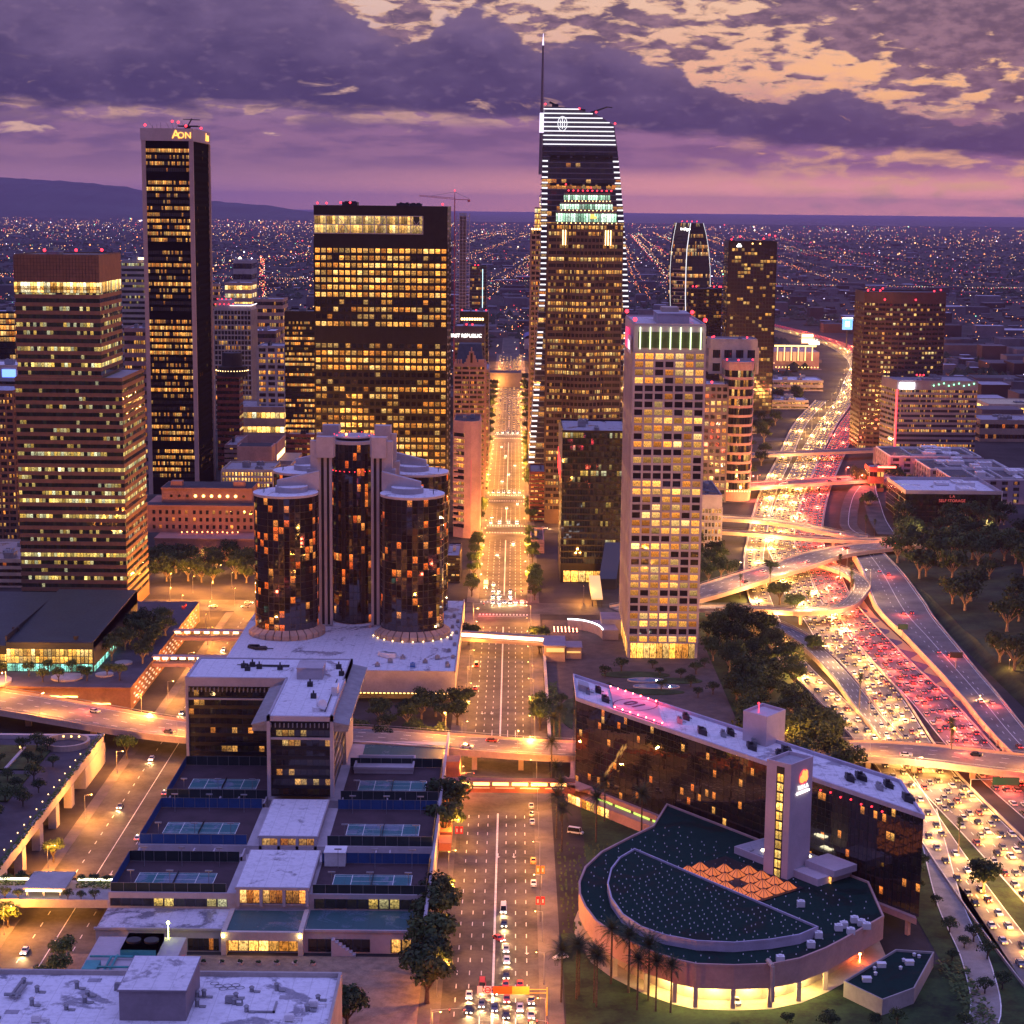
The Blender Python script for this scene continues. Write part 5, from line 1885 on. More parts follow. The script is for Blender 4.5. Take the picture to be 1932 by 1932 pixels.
b.face([(-119.6, 657, 41.6), (-61.4, 657, 41.6), (-61.4, 686.4, 41.6), (-119.6, 686.4, 41.6)])
b.face([(-82.6, 606.4, 41.6), (-61.4, 606.4, 41.6), (-61.4, 657, 41.6), (-82.6, 657, 41.6)])
b.obj('roof', MR_white, WT)
b = MB()
for k in range(25):
    y = 606.5 + k * 3.2
    b.box(-61.2, -55.5, y, y + .35, 36.5, 38.6)
    if y < 655:
        b.box(-88.5, -83.2, y, y + .35, 36.5, 38.6)
for k in range(24):
    x = -119 + k * 1.55
    b.box(x, x + .3, 655.2, 656.6, 36.8, 38.2)
b.obj('roof_louvre', M_steel, WT)
b = MB()
for k in range(14):
    x = -82 + k * 1.5
    b.box(x, x + .3, 604.6, 605.7, 38.2, 39.6)
b.obj('roof_louvre', M_steel, WT)
b = MB()
for x0, x1 in ((-61.2, -55.2), (-88.8, -83.2)):
    b.prism([(x0, 606), (x1, 606), (x1, 686 if x0 > -70 else 655), (x0, 686 if x0 > -70 else 655)], 38.6, 38.9, 0, None, z1s=[40.2, 38.9, 38.9, 40.2] if x0 > -70 else [38.9, 40.2, 40.2, 38.9])
b.obj('roof_louvre', M_steel, WT)
b = MB()
b.box(-79, -69.5, 656.5, 668, 41.6, 45.6)
b.box(-79.2, -69.3, 656.3, 668.2, 45.6, 46)
b.obj('stair_house', M_concw, WT)
b = MB()
b.box(-64, -61.8, 634, 640, 41.6, 44.8)
b.tube((-67, 614, 41.6), (-67, 614, 43.2), 1.6, n=10)
b.tube((-67, 614, 43.2), (-67, 614, 47), .12, n=5)
b.tube((-66, 616, 43), (-65, 613.4, 44.2), 1.5, 1.7, 10)
b.obj('dish_aerial', M_white, WT)
b = MB()
for (x, y) in ((-102, 672), (-99, 674), (-96, 671), (-100, 668), (-88, 670), (-66, 672), (-64, 662), (-74, 646), (-71, 630)):
    b.box(x, x + 2, y, y + 1.6, 41.6, 43.3)
    b.tube((x + 1, y + .8, 43.3), (x + 1, y + .8, 44.4), .3, n=6)
for k in range(5):
    b.tube((-104 + k, 676 - k * .3, 42), (-84, 676 - k * .5, 42), .18, n=4)
b.tube((-64, 612, 42), (-64, 656, 42), .2, n=5)
b.obj('roof_pipework', M_dark, WT)
# terraces: (x0, x1, y0, y1, floor z)
M_court = mat('court_red', (.055, .03, .038), .8, .2, .15)
M_courtg = roofmat('court_green', (.03, .15, .16), (.16, .20, .30), .55, .09, .55)
M_bluef = mat('blue_fence_mesh', (.018, .075, .24), .75, .1, .3)
M_greenf = mat('dark_green_fence_mesh', (.012, .028, .032), .8, .15, .3)
b = MB()
b.box(-120, -23.5, 520, 690, 0, 8.2)
b.box(-119.5, -23.5, 520.4, 549, 8.2, 10.9)
b.box(-119.5, -23.5, 563, 601, 8.2, 10.9)
b.box(-119.5, -23.5, 609, 650, 8.2, 10.9)
b.box(-119.5, -23.5, 519.8, 520.6, 8.2, 11.6)
for y0 in (550, 602):
    for x0, x1 in ((-118, -100), (-94, -84), (-58, -42), (-38, -24)):
        b.box(x0, x1, y0, y0 + .5, 8.2, 11.8)
        b.box(x0, x0 + .5, y0, y0 + 8, 8.2, 11.8)
        b.box(x1 - .5, x1, y0, y0 + 8, 8.2, 11.8)
b.box(-24.2, -23.4, 500, 690, 8.2, 12.2)
b.box(-119.8, -24, 503.5, 520, 0, 6.6)
b.box(-24.5, -23.4, 496, 520, 0, 11.4)
b.box(-120.2, -83, 503, 503.6, 6.6, 7.3)
b.box(-59, -24, 503, 503.6, 6.6, 7.3)
b.obj('terrace_wall', M_concw, WT)
b = MB()
b.face([(-119.6, 503.7, 6.66), (-83, 503.7, 6.66), (-83, 519.6, 6.66), (-119.6, 519.6, 6.66)])
b.obj('terrace_roof', roofmat('stained_white_roof', (.60, .57, .62), (.09, .09, .12), .75, .08), WT)
b = MB()
b.face([(-59, 503.7, 6.66), (-24.6, 503.7, 6.66), (-24.6, 519.6, 6.66), (-59, 519.6, 6.66)])
b.obj('green_roof', roofmat('wet_green_roof', (.03, .10, .10), (.12, .18, .22), .5, .1), WT)
b = MB()
b.face([(-56, 655, 8.3), (-25, 655, 8.3), (-25, 685, 8.3), (-56, 685, 8.3)])
b.obj('green_roof', MATS['wet_green_roof'], WT)
# two pale pavilions on the spine and the lit entrance front
for i, (x0, x1, y0, y1) in enumerate(((-81, -59.5, 518, 550), (-80.5, -61.8, 563, 600))):
    b = MB()
    b.box(x0, x1, y0 + 1.2, y1, 8.2, 13.4)
    b.box(x0 - .4, x1 + .4, y0, y1 + .4, 13.4, 14.2)
    for k in range(4):
        x = x0 + (x1 - x0 - .9) * k / 3
        b.box(x, x + .9, y0, y0 + 1.2, 8.2, 13.4)
    b.obj('pavilion', M_concw, WT)
    b = MB()
    b.face([(x0, y0 + .3, 14.26), (x1, y0 + .3, 14.26), (x1, y1, 14.26), (x0, y1, 14.26)])
    b.obj('pavilion_roof', MR_white, WT)
    for k in range(3):
        b = MB()
        xa = x0 + .9 + (x1 - x0 - .9) * k / 3
        xb = x0 + (x1 - x0 - .9) * (k + 1) / 3
        b.band([(xa, y0 + 1.1), (xb, y0 + 1.1)], 8.8, 13.2, 2.2, 70 + i, 0, k * 17 + i * 5, False)
        b.obj('pavilion_window', winmat('amber_room', .9, ((1, .34, .07), (1, .48, .14), (1, .65, .3)), .95, .05, rowamp=.1), WT)
b = MB()
b.box(-82, -60, 502.8, 517.5, 6.4, 7.2)
b.box(-82.8, -81.4, 500, 518, 0, 7.6)
b.box(-60.6, -59.2, 500, 518, 0, 7.6)
b.box(-81.4, -60.6, 500, 501.2, 5.0, 7.6)
b.obj('entrance_frame', M_cream, WT)
b = MB()
b.face([(-81.4, 501.2, 7.26), (-60.6, 501.2, 7.26), (-60.6, 517.4, 7.26), (-81.4, 517.4, 7.26)])
b.obj('entrance_roof', MATS['wet_green_roof'], WT)
b = MB()
b.band([(-81.3, 503.4), (-60.7, 503.4)], .4, 4.9, 2.9, 3, 0, 8, False)
b.obj('entrance_glazing', MATS['lobby_glazing'], WT)
for x in (-82.1, -59.9):
    b = MB()
    b.ball((x, 499.4, 6.6), .45)
    b.tube((x, 500, 6.6), (x, 499.4, 6.6), .12, n=4)
    b.obj('floodlight', lamp_mat('hot_yellow_flood', (1, .74, .28), 30, True), WT)
b = MB()
b.band([(-119, 519.6), (-84, 519.6)], 7.4, 9.8, 3.2, 12, 0, 4, False)
b.band([(-58, 519.6), (-26, 519.6)], 7.2, 10.2, 3.2, 14, 0, 44, False)
b.obj('strip_window', winmat('pale_strip_window', .42, YEL, 1.1, .12, rowamp=.1, cluster=2), WT)
b = MB()
b.band([(-93, 503.3), (-84, 503.3)], .5, 4.2, 1.6, 5, 0, 9, False)
b.band([(-58, 503.3), (-40, 503.3)], .5, 4.4, 2.6, 7, 0, 29, False)
b.band([(-34, 503.3), (-25, 503.3)], .3, 4.4, 2.6, 8, 0, 69, False)
b.obj('ground_window', W_dim, WT)
b = MB()
for k in range(7):
    b.box(-51 + k * 1.0, -50 + k * 1.0, 500.4, 502.6, 0, 5.2 - k * .75)
b.tube((-51, 500.3, 6.2), (-44, 500.3, 1.2), .07, n=4)
b.obj('outside_stair', M_concw, WT)
# courts
PLm = M_steel
for (y0, y1, mf, mb_) in ((521, 548, M_greenf, M_greenf), (564, 600, M_bluef, M_bluef), (610, 648, M_greenf, M_greenf)):
    for s, (x0, x1) in enumerate(((-119, -84.5), (-58.5, -24.6))):
        if y0 == 610 and s == 0:
            x1 = -84
        if y0 == 521:
            mf, mb_ = M_greenf, (M_greenf if s == 0 else M_bluef)
        if y0 == 564:
            mf, mb_ = (M_bluef if s == 0 else M_greenf), M_bluef
        b = MB()
        b.face([(x0, y0, 10.95), (x1, y0, 10.95), (x1, y1, 10.95), (x0, y1, 10.95)])
        b.obj('court_surround', M_court, WT)
        b = MB()
        cx, cy = (x0 + x1) / 2, y0 + (y1 - y0) * .42
        hw, hh = 11.9, 5.5
        b.face([(cx - hw, cy - hh, 10.98), (cx + hw, cy - hh, 10.98), (cx + hw, cy + hh, 10.98), (cx - hw, cy + hh, 10.98)])
        b.obj('court_surface', M_courtg, WT)
        b = MB()
        for yy in (-hh, hh, -hh + 1.4, hh - 1.4, 0):
            xx = 6.4 if yy == 0 else hw
            b.face([(cx - xx, cy + yy - .08, 11.01), (cx + xx, cy + yy - .08, 11.01), (cx + xx, cy + yy + .08, 11.01), (cx - xx, cy + yy + .08, 11.01)])
        for xx in (-hw, hw, -6.4, 6.4):
            b.face([(cx + xx - .09, cy - hh, 11.012), (cx + xx + .09, cy - hh, 11.012), (cx + xx + .09, cy + hh, 11.012), (cx + xx - .09, cy + hh, 11.012)])
        b.obj('court_lines', M_paint, WT)
        b = MB()
        b.box(cx - .05, cx + .05, cy - 6, cy + 6, 11, 11.95)
        b.obj('court_net', M_dark, WT)
        for (yy, mm, h) in ((y0, mf, 3.2), (y1, mb_, 3.4)):
            b = MB()
            b.box(x0, x1, yy - .04, yy + .04, 11, 11 + h)
            b.obj('court_fence', mm, WT)
            b = MB()
            for k in range(10):
                x = x0 + (x1 - x0) * k / 9
                b.tube((x, yy - .1, 10.9), (x, yy - .1, 11.1 + h), .07, n=4)
            b.tube((x0, yy - .1, 11 + h), (x1, yy - .1, 11 + h), .05, n=4)
            b.obj('fence_posts', PLm, WT)
        for k in range(3):
            for yy in (y0 + 2.5, y1 - 4.5) if y0 != 610 else (y0 + 2.5,):
                x = x0 + (x1 - x0) * (.16 + .34 * k)
                b = MB()
                b.tube((x, yy, 10.9), (x, yy, 17.2), .09, n=5)
                b.box(x - 1.1, x + 1.1, yy - .3, yy + .3, 17.0, 17.35)
                b.obj('court_lamp_post', M_steel, WT)
        b = MB()
        b.box((x0 if s == 0 else x1) - .04, (x0 if s == 0 else x1) + .04, y0, y1, 11, 14.2)
        b.obj('court_fence', M_bluef if s == 0 else M_greenf, WT)
b = MB()
b.box(-57.5, -51, 545, 551, 8.2, 15.2)
b.box(-57.7, -50.8, 544.8, 551.2, 15.2, 15.5)
b.obj('stair_house', M_white, WT)
b = MB()
b.face([(-117.5, 601.2, 8.3), (-101, 601.2, 8.3), (-101, 601.2, 11), (-117.5, 601.2, 11)])
b.obj('green_lit_panel', lamp_mat('green_panel_glow', (.35, 1, .22), .55), WT)
b = MB()
b.box(-56.5, -35, 640, 655, 8.2, 12.4)
b.ring(rect(-56.7, -34.8, 639.8, 655.2), rect(-56, -35.5, 640.5, 654.5), 12.4, 13.4)
b.obj('low_roof_block', M_concw, WT)
b = MB()
b.box(-23.4, -18.2, 652, 660, 6, 12)
b.box(-23.3, -19.4, 600, 640, 6, 6.4)
for k in range(2):
    b.box(-23.3, -19.2, 582 + k * 11, 590 + k * 11, 3, 5.6)
b.obj('side_canopy', mat('orange_canopy', (.5, .16, .08), .7, .1), WT)
# plaza in front, garden furniture, cooling plant
b = MB()
b.box(-130, -24, 446, 500, -.2, .5)
struct('plaza', b, mat('plaza_tiles', (.26, .18, .12), .8, .22, .35))
pt = None
for i in range(16):
    x, y = -92 + (i % 8) * 5.2, 494 - (i // 8) * 9
    t = thing('plaza_planter', '%s stone planter from the left in the %s row of the beige plaza' % (ORD[i % 8].replace('nearest', 'first'), 'rear' if i < 8 else 'front'), 'planter', (x, y, .5), 'planters on the plaza')
    b = MB()
    b.prism(circ(x, y, .9, 10), .5, 1.1)
    b.obj('bowl', M_conct, t)
    b = MB()
    for k in range(14):
        b.ball((x + rnd.uniform(-.6, .6), y + rnd.uniform(-.6, .6), 1.3 + rnd.uniform(-.1, .3)), .28, n=5, k=3)
    b.obj('shrub', mat('shrub_leaf', (.03, .06, .02), .9, .3), t)
CP = thing('cooling_plant', 'teal painted cooling plant with fans and pipes behind the white roofed building', 'machinery', (-104, 478, 0))
b = MB()
b.box(-117, -92, 458, 496, .5, 7.5)
b.obj('plant_deck', M_concw, CP)
M_teal = mat('teal_paint', (.05, .30, .30), .5, .15)
b = MB()
for i in range(2):
    b.box(-108, -98, 482 + i * .01, 494, 7.5, 9.5)
b.box(-116, -112, 470, 476, 7.5, 9)
b.obj('fan_housing', M_teal, CP)
for i in range(2):
    b = MB()
    b.tube((-105.4 + i * 5, 488, 9.5), (-105.4 + i * 5, 488, 10.1), 2.1, n=16)
    b.obj('fan_cowl', M_dark, CP)
b = MB()
for p in (((-110, 480, 8.4), (-110, 462, 8.4)), ((-108.5, 481, 8.4), (-108.5, 462, 8.4)), ((-116, 480, 8.4), (-104, 480, 8.4)), ((-112, 472, 8.8), (-100, 472, 8.8)), ((-101, 470, 8.4), (-101, 460, 8.4))):
    b.tube(p[0], p[1], .35, n=6)
b.obj('pipe', M_teal, CP)
b = MB()
b.tube((-97, 495, 7.5), (-97, 495, 12), .1, n=4)
b.ball((-97, 495, 12.3), .45)
b.obj('plant_lamp', lamp_mat('yellow_green_lamp', (.85, 1, .12), 40, True), CP)

# white roofed building in the lower left corner
WR = thing('white_roof_building', 'low building with a broad white roof and a grey penthouse in the bottom left corner', 'building', (-100, 425, 0))
b = MB()
b.box(-210, -42.5, 395, 444, 0, 19.0)
b.ring(rect(-210, -42.5, 395, 444), rect(-209.2, -43.3, 395.8, 443.2), 19, 20.3)
b.obj('wall', M_conc, WR)
b = MB()
b.face([(-209.2, 395.8, 19.05), (-43.3, 395.8, 19.05), (-43.3, 443.2, 19.05), (-209.2, 443.2, 19.05)])
b.obj('roof', roofmat('bright_white_roof', (.78, .77, .82), (.12, .12, .17), .45, .055), WR)
xa, ya = G(224, 1867, 27)
xb, _ = G(350, 1868, 27)
_, yb = G(250, 1804, 27)
b = MB()
b.box(xa, xb, ya, yb, 19, 26.6)
b.box(xa - .4, xb + .4, ya - .4, yb + .4, 26.6, 27)
b.obj('penthouse', mat('grey_render', (.26, .22, .25), .85, .1, .1), WR)
b = MB()
b.face([(xa - .2, ya - .2, 27.05), (xb + .2, ya - .2, 27.05), (xb + .2, yb + .2, 27.05), (xa - .2, yb + .2, 27.05)])
b.obj('penthouse_roof', MR_white, WR)
for i, (px, py) in enumerate(((45, 1848), (70, 1865), (145, 1858), (165, 1872), (160, 1884), (60, 1890), (125, 1898), (372, 1874), (385, 1874), (445, 1876), (442, 1888), (372, 1892), (475, 1864), (465, 1902), (522, 1862), (600, 1880), (580, 1900))):
    x, y = G(px, py, 20)
    b = MB()
    b.tube((x, y, 19), (x, y, 20.2 + .3 * (i % 3)), .55, n=10)
    b.tube((x, y, 20.2 + .3 * (i % 3)), (x, y, 20.6 + .3 * (i % 3)), .75, .3, 10)
    b.box(x + .6, x + 2.2, y - .9, y + .3, 19.06, 19.3)
    b.obj('roof_vent', M_steel, WR)
for i in range(14):
    x, y = -128 + (i * 37 % 82), 412 + (i * 17 % 29)
    if xa - 4 < x < xb + 3 and y < yb + 2:
        continue
    b = MB()
    if i % 4 == 0:
        b.box(x, x + 5, y, y + .5, 19.06, 19.5)
        b.box(x + 4.5, x + 5, y, y + 6, 19.06, 19.5)
        b.obj('cable_tray', M_steel, WR)
    elif i % 4 == 1:
        b.box(x, x + 3.4, y, y + 2.2, 19.06, 19.14)
        b.obj('walkway_pad', MR_grey, WR)
    else:
        b.box(x, x + 2.2, y, y + 1.4, 19.3, 20.7)
        b.box(x + .2, x + 2, y + .2, y + 1.2, 20.7, 20.9)
        for dx in (0, 2.05):
            b.box(x + dx, x + dx + .15, y, y + 1.4, 19.06, 19.3)
        b.tube((x + 2.2, y + .7, 19.9), (x + 4.2, y + .7, 19.9), .22, n=6)
        b.tube((x + 4.2, y + .7, 19.06), (x + 4.2, y + .7, 20.1), .22, n=6)
        b.obj('air_conditioner', M_white if i % 3 else M_steel, WR)
b = MB()
for i in range(7):
    x, y = G(405 + i * 8, 1856 + (i * 5) % 11, 19.2)
    for k in range(10):
        a, a2 = 2 * PI * k / 10, 2 * PI * (k + 1) / 10
        b.tube((x + 1.1 * math.cos(a), y + .9 * math.sin(a), 19.3), (x + 1.1 * math.cos(a2), y + .9 * math.sin(a2), 19.3), .06, n=4)
b.obj('coiled_hose', M_dark, WR)
b = MB()
for (p, q) in (((20, 1880), (42, 1850)), ((28, 1884), (50, 1856)), ((8, 1876), (40, 1876))):
    b.tube((*G(*p, 20), 20), (*G(*q, 20), 20), .45, n=6)
b.obj('roof_duct', M_steel, WR)

# dark roofed sports hall and its deck, car park walls
DK = thing('terrace_deck_garage', 'long two storey garage under a paved terrace, its brown side pierced by rows of lights', 'garage', (-190, 800, 0))
b = MB()
b.box(-300, -162.5, 758, 930, 0, 9.6)
b.box(-300, -162.2, 757.6, 930, 9.6, 10.4)
b.obj('garage_wall', mat('rust_concrete', (.30, .15, .08), .85, .15, .12), DK)
b = MB()
b.face([(-300, 758, 10.45), (-162.5, 758, 10.45), (-162.5, 930, 10.45), (-300, 930, 10.45)])
b.obj('terrace_paving', mat('grey_paving', (.085, .07, .085), .85, .15, .2), DK)
for r in range(4):
    b = MB()
    for k in range(20):
        y = 764 + k * 8 + (r % 2) * 3
        b.box(-162.45, -162.1, y, y + 2.6, 1.8 + r * 2, 2.3 + r * 2)
    b.obj('light_slot', lamp_mat('garage_slot', (1, .55, .35), 1.3), DK)
b = MB()
for k in range(7):
    x = -290 + k * 18
    b.box(x, x + 11 + (k % 3) * 2, 757.1, 757.5, 3.0 + (k % 2) * 3, 3.6 + (k % 2) * 3)
b.obj('light_slot', L_gold, DK)
b = MB()
for x0, x1, y0, y1 in ((-200, -186, 770, 775), (-182, -174, 772, 784), (-178, -170, 792, 806), (-240, -215, 762, 766)):
    b.prism(circ((x0 + x1) / 2, (y0 + y1) / 2, (x1 - x0) / 2, 14), 10.4, 11.2)
b.obj('planter_kerb', M_conc, DK)
SH = thing('dark_roof_hall', 'sports hall with a dark green sloping roof and a brightly lit glass front', 'building', (-215, 830, 10.4))
b = MB()
b.box(-300, -184.2, 786, 872, 10.4, 22)
b.box(-208, -183.8, 783, 786.4, 21.2, 24)
b.prism([(-184.2, 783), (-183.6, 783), (-183.6, 878), (-184.2, 878)], 10.4, 24, 0, None, z1s=[24.4, 24.4, 27.6, 27.6])
b.obj('wall', mat('dark_slate_wall', (.05, .05, .055), .7, .15), SH)
b = MB()
for (x0, x1, zf, zb2) in ((-300, -262, 21.0, 24), (-262, -222, 22.2, 26), (-222, -183.6, 23.8, 27.4)):
    b.prism([(x0, 782.4), (x1, 782.4), (x1, 878), (x0, 878)], 21, 24, 0, None, z1s=[zf, zf, zb2, zb2])
b.obj('roof', mat('dark_teal_metal_roof', (.022, .036, .046), .45, .15, .08), SH)
b = MB()
for x in (-262, -222):
    b.box(x - .3, x + .3, 783, 878, 24.2, 26.6)
b.box(-224, -221, 800, 802, 25, 26.4)
b.tube((-192, 786, 24.5), (-192, 786, 26.2), .9, 1.3, 8)
b.obj('roof_vent', M_dark, SH)
W_hall = winmat('gym_glazing', .97, ((1, .55, .12), (1, .68, .22), (1, .8, .42)), 1.45, .06, rowamp=.05, cluster=2, blind=.25)
b = MB()
b.band([(-222, 782.9), (-184, 782.9)], 14.3, 17.4, 1.8, 1, 0, 2, False)
b.band([(-222, 782.9), (-184, 782.9)], 17.4, 20.8, 1.8, 2, 0, 2, False)
b.band([(-300, 785.8), (-222, 785.8)], 11, 14, 1.8, 3, 0, 3, False)
b.band([(-300, 785.8), (-222, 785.8)], 14.4, 17.4, 1.8, 4, 0, 3, False)
b.obj('glass_front', W_hall, SH)
b = MB()
b.band([(-222, 782.8), (-184, 782.8)], 10.6, 14, 2.4, 9, 0, 2, False)
b.obj('pool_glazing', winmat('pool_glazing', 1.1, ((.35, .9, .6), (.3, .95, .8), (.8, .9, .4)), .95, .05, rowamp=.1, blind=0), SH)
b = MB()
b.band([(-183.5, 783), (-183.5, 830)], 10.6, 13.2, 2.4, 9, 0, 2, False)
b.obj('side_glazing', MATS['pool_glazing'], SH)
b = MB()
for k in range(22):
    b.box(-222 + k * 1.8, -221.85 + k * 1.8, 782.6, 782.8, 10.5, 20.9)
for z in (14.1, 17.4, 20.8):
    b.box(-222, -184, 782.55, 782.8, z, z + .18)
b.obj('glazing_bars', M_dark, SH)
# two covered footbridges with light strips over the side street
for i, (y, x0, x1, z, lab) in enumerate(((806, -162.4, -128, 9.4, 'short glowing footbridge joining the garage terrace to the black office block'), (858, -162.4, -122, 9.2, 'glowing footbridge leading from the garage terrace to the cylinder hotel'))):
    t = thing('lit_footbridge', lab, 'footbridge', ((x0 + x1) / 2, y, z), 'lit footbridges')
    b = MB()
    b.box(x0, x1, y - 2, y + 2, z - 1.6, z)
    b.box(x0, x1, y - 2.2, y + 2.2, z + 2.8, z + 3.2)
    b.obj('deck', M_pink, t)
    b = MB()
    for k in range(9):
        x = x0 + 1 + (x1 - x0 - 3) * k / 8
        b.box(x, x + 2.6, y - 2.5, y - 2.2, z + 2.0, z + 3.0)
    b.obj('light_strip', lamp_mat('bridge_light', (1, .66, .34), 4.5, True), t)
t = thing('lit_footbridge', 'straight footbridge over the avenue outlined by one unbroken white orange light', 'footbridge', (-4, 867, 7), 'lit footbridges')
b = MB()
b.prism([(-24, 869), (16, 860), (16, 864), (-24, 873)], 5.6, 7.0)
b.prism([(-24, 868.8), (16, 859.8), (16, 864.2), (-24, 873.2)], 9.6, 10.1)
b.obj('deck', M_tan, t)
b = MB()
b.prism([(-24, 868.5), (16, 859.5), (16, 859.8), (-24, 868.8)], 8.2, 9.6)
b.obj('light_strip', lamp_mat('bridge_glare', (1, .70, .46), 7, True), t)
t = thing('lit_footbridge', 'enclosed footbridge with a broken row of golden lamps over a red girder, near the palms', 'footbridge', (0, 639, 6), 'lit footbridges')
b = MB()
b.box(-23, 24, 637, 641, 5.2, 7.0)
b.box(-23, 24, 636.8, 641.2, 9.2, 9.5)
b.obj('girder', mat('red_girder', (.32, .09, .06), .6, .15), t)
b = MB()
for k in range(6):
    b.box(-20 + k * 7, -14.2 + k * 7, 636.5, 636.8, 8.0, 9.1)
b.obj('light_strip', lamp_mat('golden_bridge_light', (1, .48, .12), 5, True), t)
b = MB()
for k in range(4):
    b.box(-14 + k * 9, -7 + k * 9, 636.6, 636.9, 6.9, 7.15)
b.obj('handrail', M_paint, t)

# arcaded roof garden on the left edge
GA = thing('arcade_building', 'concrete arcade building with a hedge topped roof garden along the left side street', 'building', (-190, 610, 0))
b = MB()
b.box(-158.6, -157.4, 470, 686, 8, 11.4)
b.box(-300, -157.4, 684, 686, 0, 11.0)
b.box(-300, -158.6, 470, 686, 8, 9.4)
for k in range(8):
    y = 476 + k * 22
    b.box(-160, -157.2, y, y + 4.5, 0, 8)
b.box(-166, -164, 470, 660, 0, 8)
b.box(-164, -157.2, 652, 684, 0, 8)
b.obj('arcade_wall', M_concw, GA)
b = MB()
b.face([(-300, 470, 9.45), (-158.6, 470, 9.45), (-158.6, 684, 9.45), (-300, 684, 9.45)])
b.obj('garden_paving', mat('mauve_paving', (.075, .055, .065), .8, .15, .2), GA)
b = MB()
for k in range(5):
    b.box(-230, -174, 500 + k * 36, 530 + k * 36, 9.45, 10.0)
b.obj('lawn_bed', M_grass, GA)
b = MB()
for k in range(5):
    for dx in (0, 10, 20):
        b.box(-205 + dx, -203.8 + dx, 500 + k * 36, 526 + k * 36, 10.0, 10.5)
    b.box(-206, -174, 499, 500, 9.45, 10.6)
b.obj('bed_edging', M_concw, GA)
b = MB()
for k in range(24):
    y = 480 + k * 8
    b.ball((-161.8, y, 9.8), .2)
b.obj('path_light', L_warm, GA)
b = MB()
b.ring(circ(-170, 676, 9, 20), circ(-170, 676, 8, 20), 9.45, 11.6)
b.obj('round_seat_wall', M_conct, GA)
b = MB()
for k in range(3):
    b.ball((-172 + k * 3, 680, 11.8), .4)
for k in range(6):
    b.ball((-230 + k * 9, 688 - 22, 11.6), .4)
b.obj('garden_lamp', L_gold, GA)
t = thing('garden_footbridge', 'planted footbridge edged with bright white green light across the side street', 'footbridge', (-140, 531, 7), 'lit footbridges')
b = MB()
b.box(-158, -120, 523, 541, 5.4, 7.0)
b.box(-158, -120, 522.6, 523, 5.4, 8.0)
b.box(-147, -134, 526, 540, 9.6, 10.2)
for x in (-146, -141, -136):
    b.box(x, x + .6, 526.5, 527.2, 7, 9.6)
b.obj('deck', M_conc, t)
b = MB()
b.box(-157.5, -148, 537.8, 538.1, 8.2, 8.8)
b.box(-133, -120.5, 537.8, 538.1, 8.2, 8.8)
b.box(-146, -135, 525.7, 526, 9.2, 9.6)
b.obj('light_strip', lamp_mat('bridge_white', (1, .93, .62), 7, True), t)
# trailers parked by the arcade
for i, (col, lab) in enumerate((((.45, .06, .06), 'dark red box trailer parked by the arcade, leftmost of three'), ((.55, .5, .42), 'cream box trailer parked by the arcade, middle of three'), ((.5, .08, .05), 'bright red box trailer parked by the arcade, rightmost of three'))):
    x, y = -144 + i * 4.2, 470
    t = thing('box_trailer', lab, 'trailer', (x, y, 0), 'parked box trailers')
    b = MB()
    b.box(x - 1.3, x + 1.3, y - 5, y + 8, 1.1, 3.9)
    b.obj('cargo_box', mat('trailer_paint_%d' % i, col, .5, .1), t)
    b = MB()
    for dx in (-1.1, 1.1):
        for dy in (-3.6, -2.4):
            b.tube((x + dx - .15, y + dy, .5), (x + dx + .15, y + dy, .5), .5, n=10)
    b.obj('wheel', M_dark, t)
    b = MB()
    b.box(x - .9, x - .6, y + 5, y + 5.3, 0, 1.1)
    b.box(x + .6, x + .9, y + 5, y + 5.3, 0, 1.1)
    b.obj('landing_leg', M_steel, t)
# ------------------------------------------------------------------ mirrored hotel on the right
HO = thing('mirror_slab_hotel', 'long mirrored hotel slab with a pale plant covered roof and a red ringed helipad', 'hotel', (74, 600, 0))
P0, P1 = Vector((24.3, 647)), Vector((123, 519.5))          # front edge
dr = (P1 - P0).normalized()
nb = Vector((-dr.y, dr.x))                                   # towards the back
if nb.y < 0:
    nb = -nb
DEP = 20.5
def hp(u, v):
    q = P0 + dr * u + (nb * v if v < 0 else Vector((0, 1.634 * v)))
    return (q.x, q.y)
LEN = (P1 - P0).length
slab = [hp(0, 0), hp(LEN, 0), hp(LEN, DEP), hp(0, DEP)]
NF = 12
hz0, hz1 = 6.5, 37.2
for i in range(NF):
    b = MB()
    za, zb_ = hz0 + (hz1 - hz0) * i / NF, hz0 + (hz1 - hz0) * (i + 1) / NF
    b.band(slab, za, zb_, 1.75, 300 + i, 0, 5)
    b.obj('mirror_wall', W_hot, HO)
b = MB()
so = grow(slab, .05)
for i in range(NF + 1):
    z = hz0 + (hz1 - hz0) * i / NF
    b.ring(so, slab, z - .06, z + .06)
for k in range(int(LEN / 3.5)):
    p, q = Vector(hp(k * 3.5, -.06)), Vector(hp(k * 3.5 + .12, -.06))
    b.prism([tuple(p), tuple(q), hp(k * 3.5 + .12, 0), hp(k * 3.5, 0)], hz0, hz1)
b.obj('mullions', M_black, HO)
b = MB()
b.ring(grow(slab, .3), grow(slab, -.6), hz1, hz1 + 1.4)
b.obj('parapet', mat('lilac_trim', (.46, .42, .52), .6, .1), HO)
b = MB()
b.face([(*p, hz1 + .35) for p in slab])
b.obj('roof', MR_white, HO)
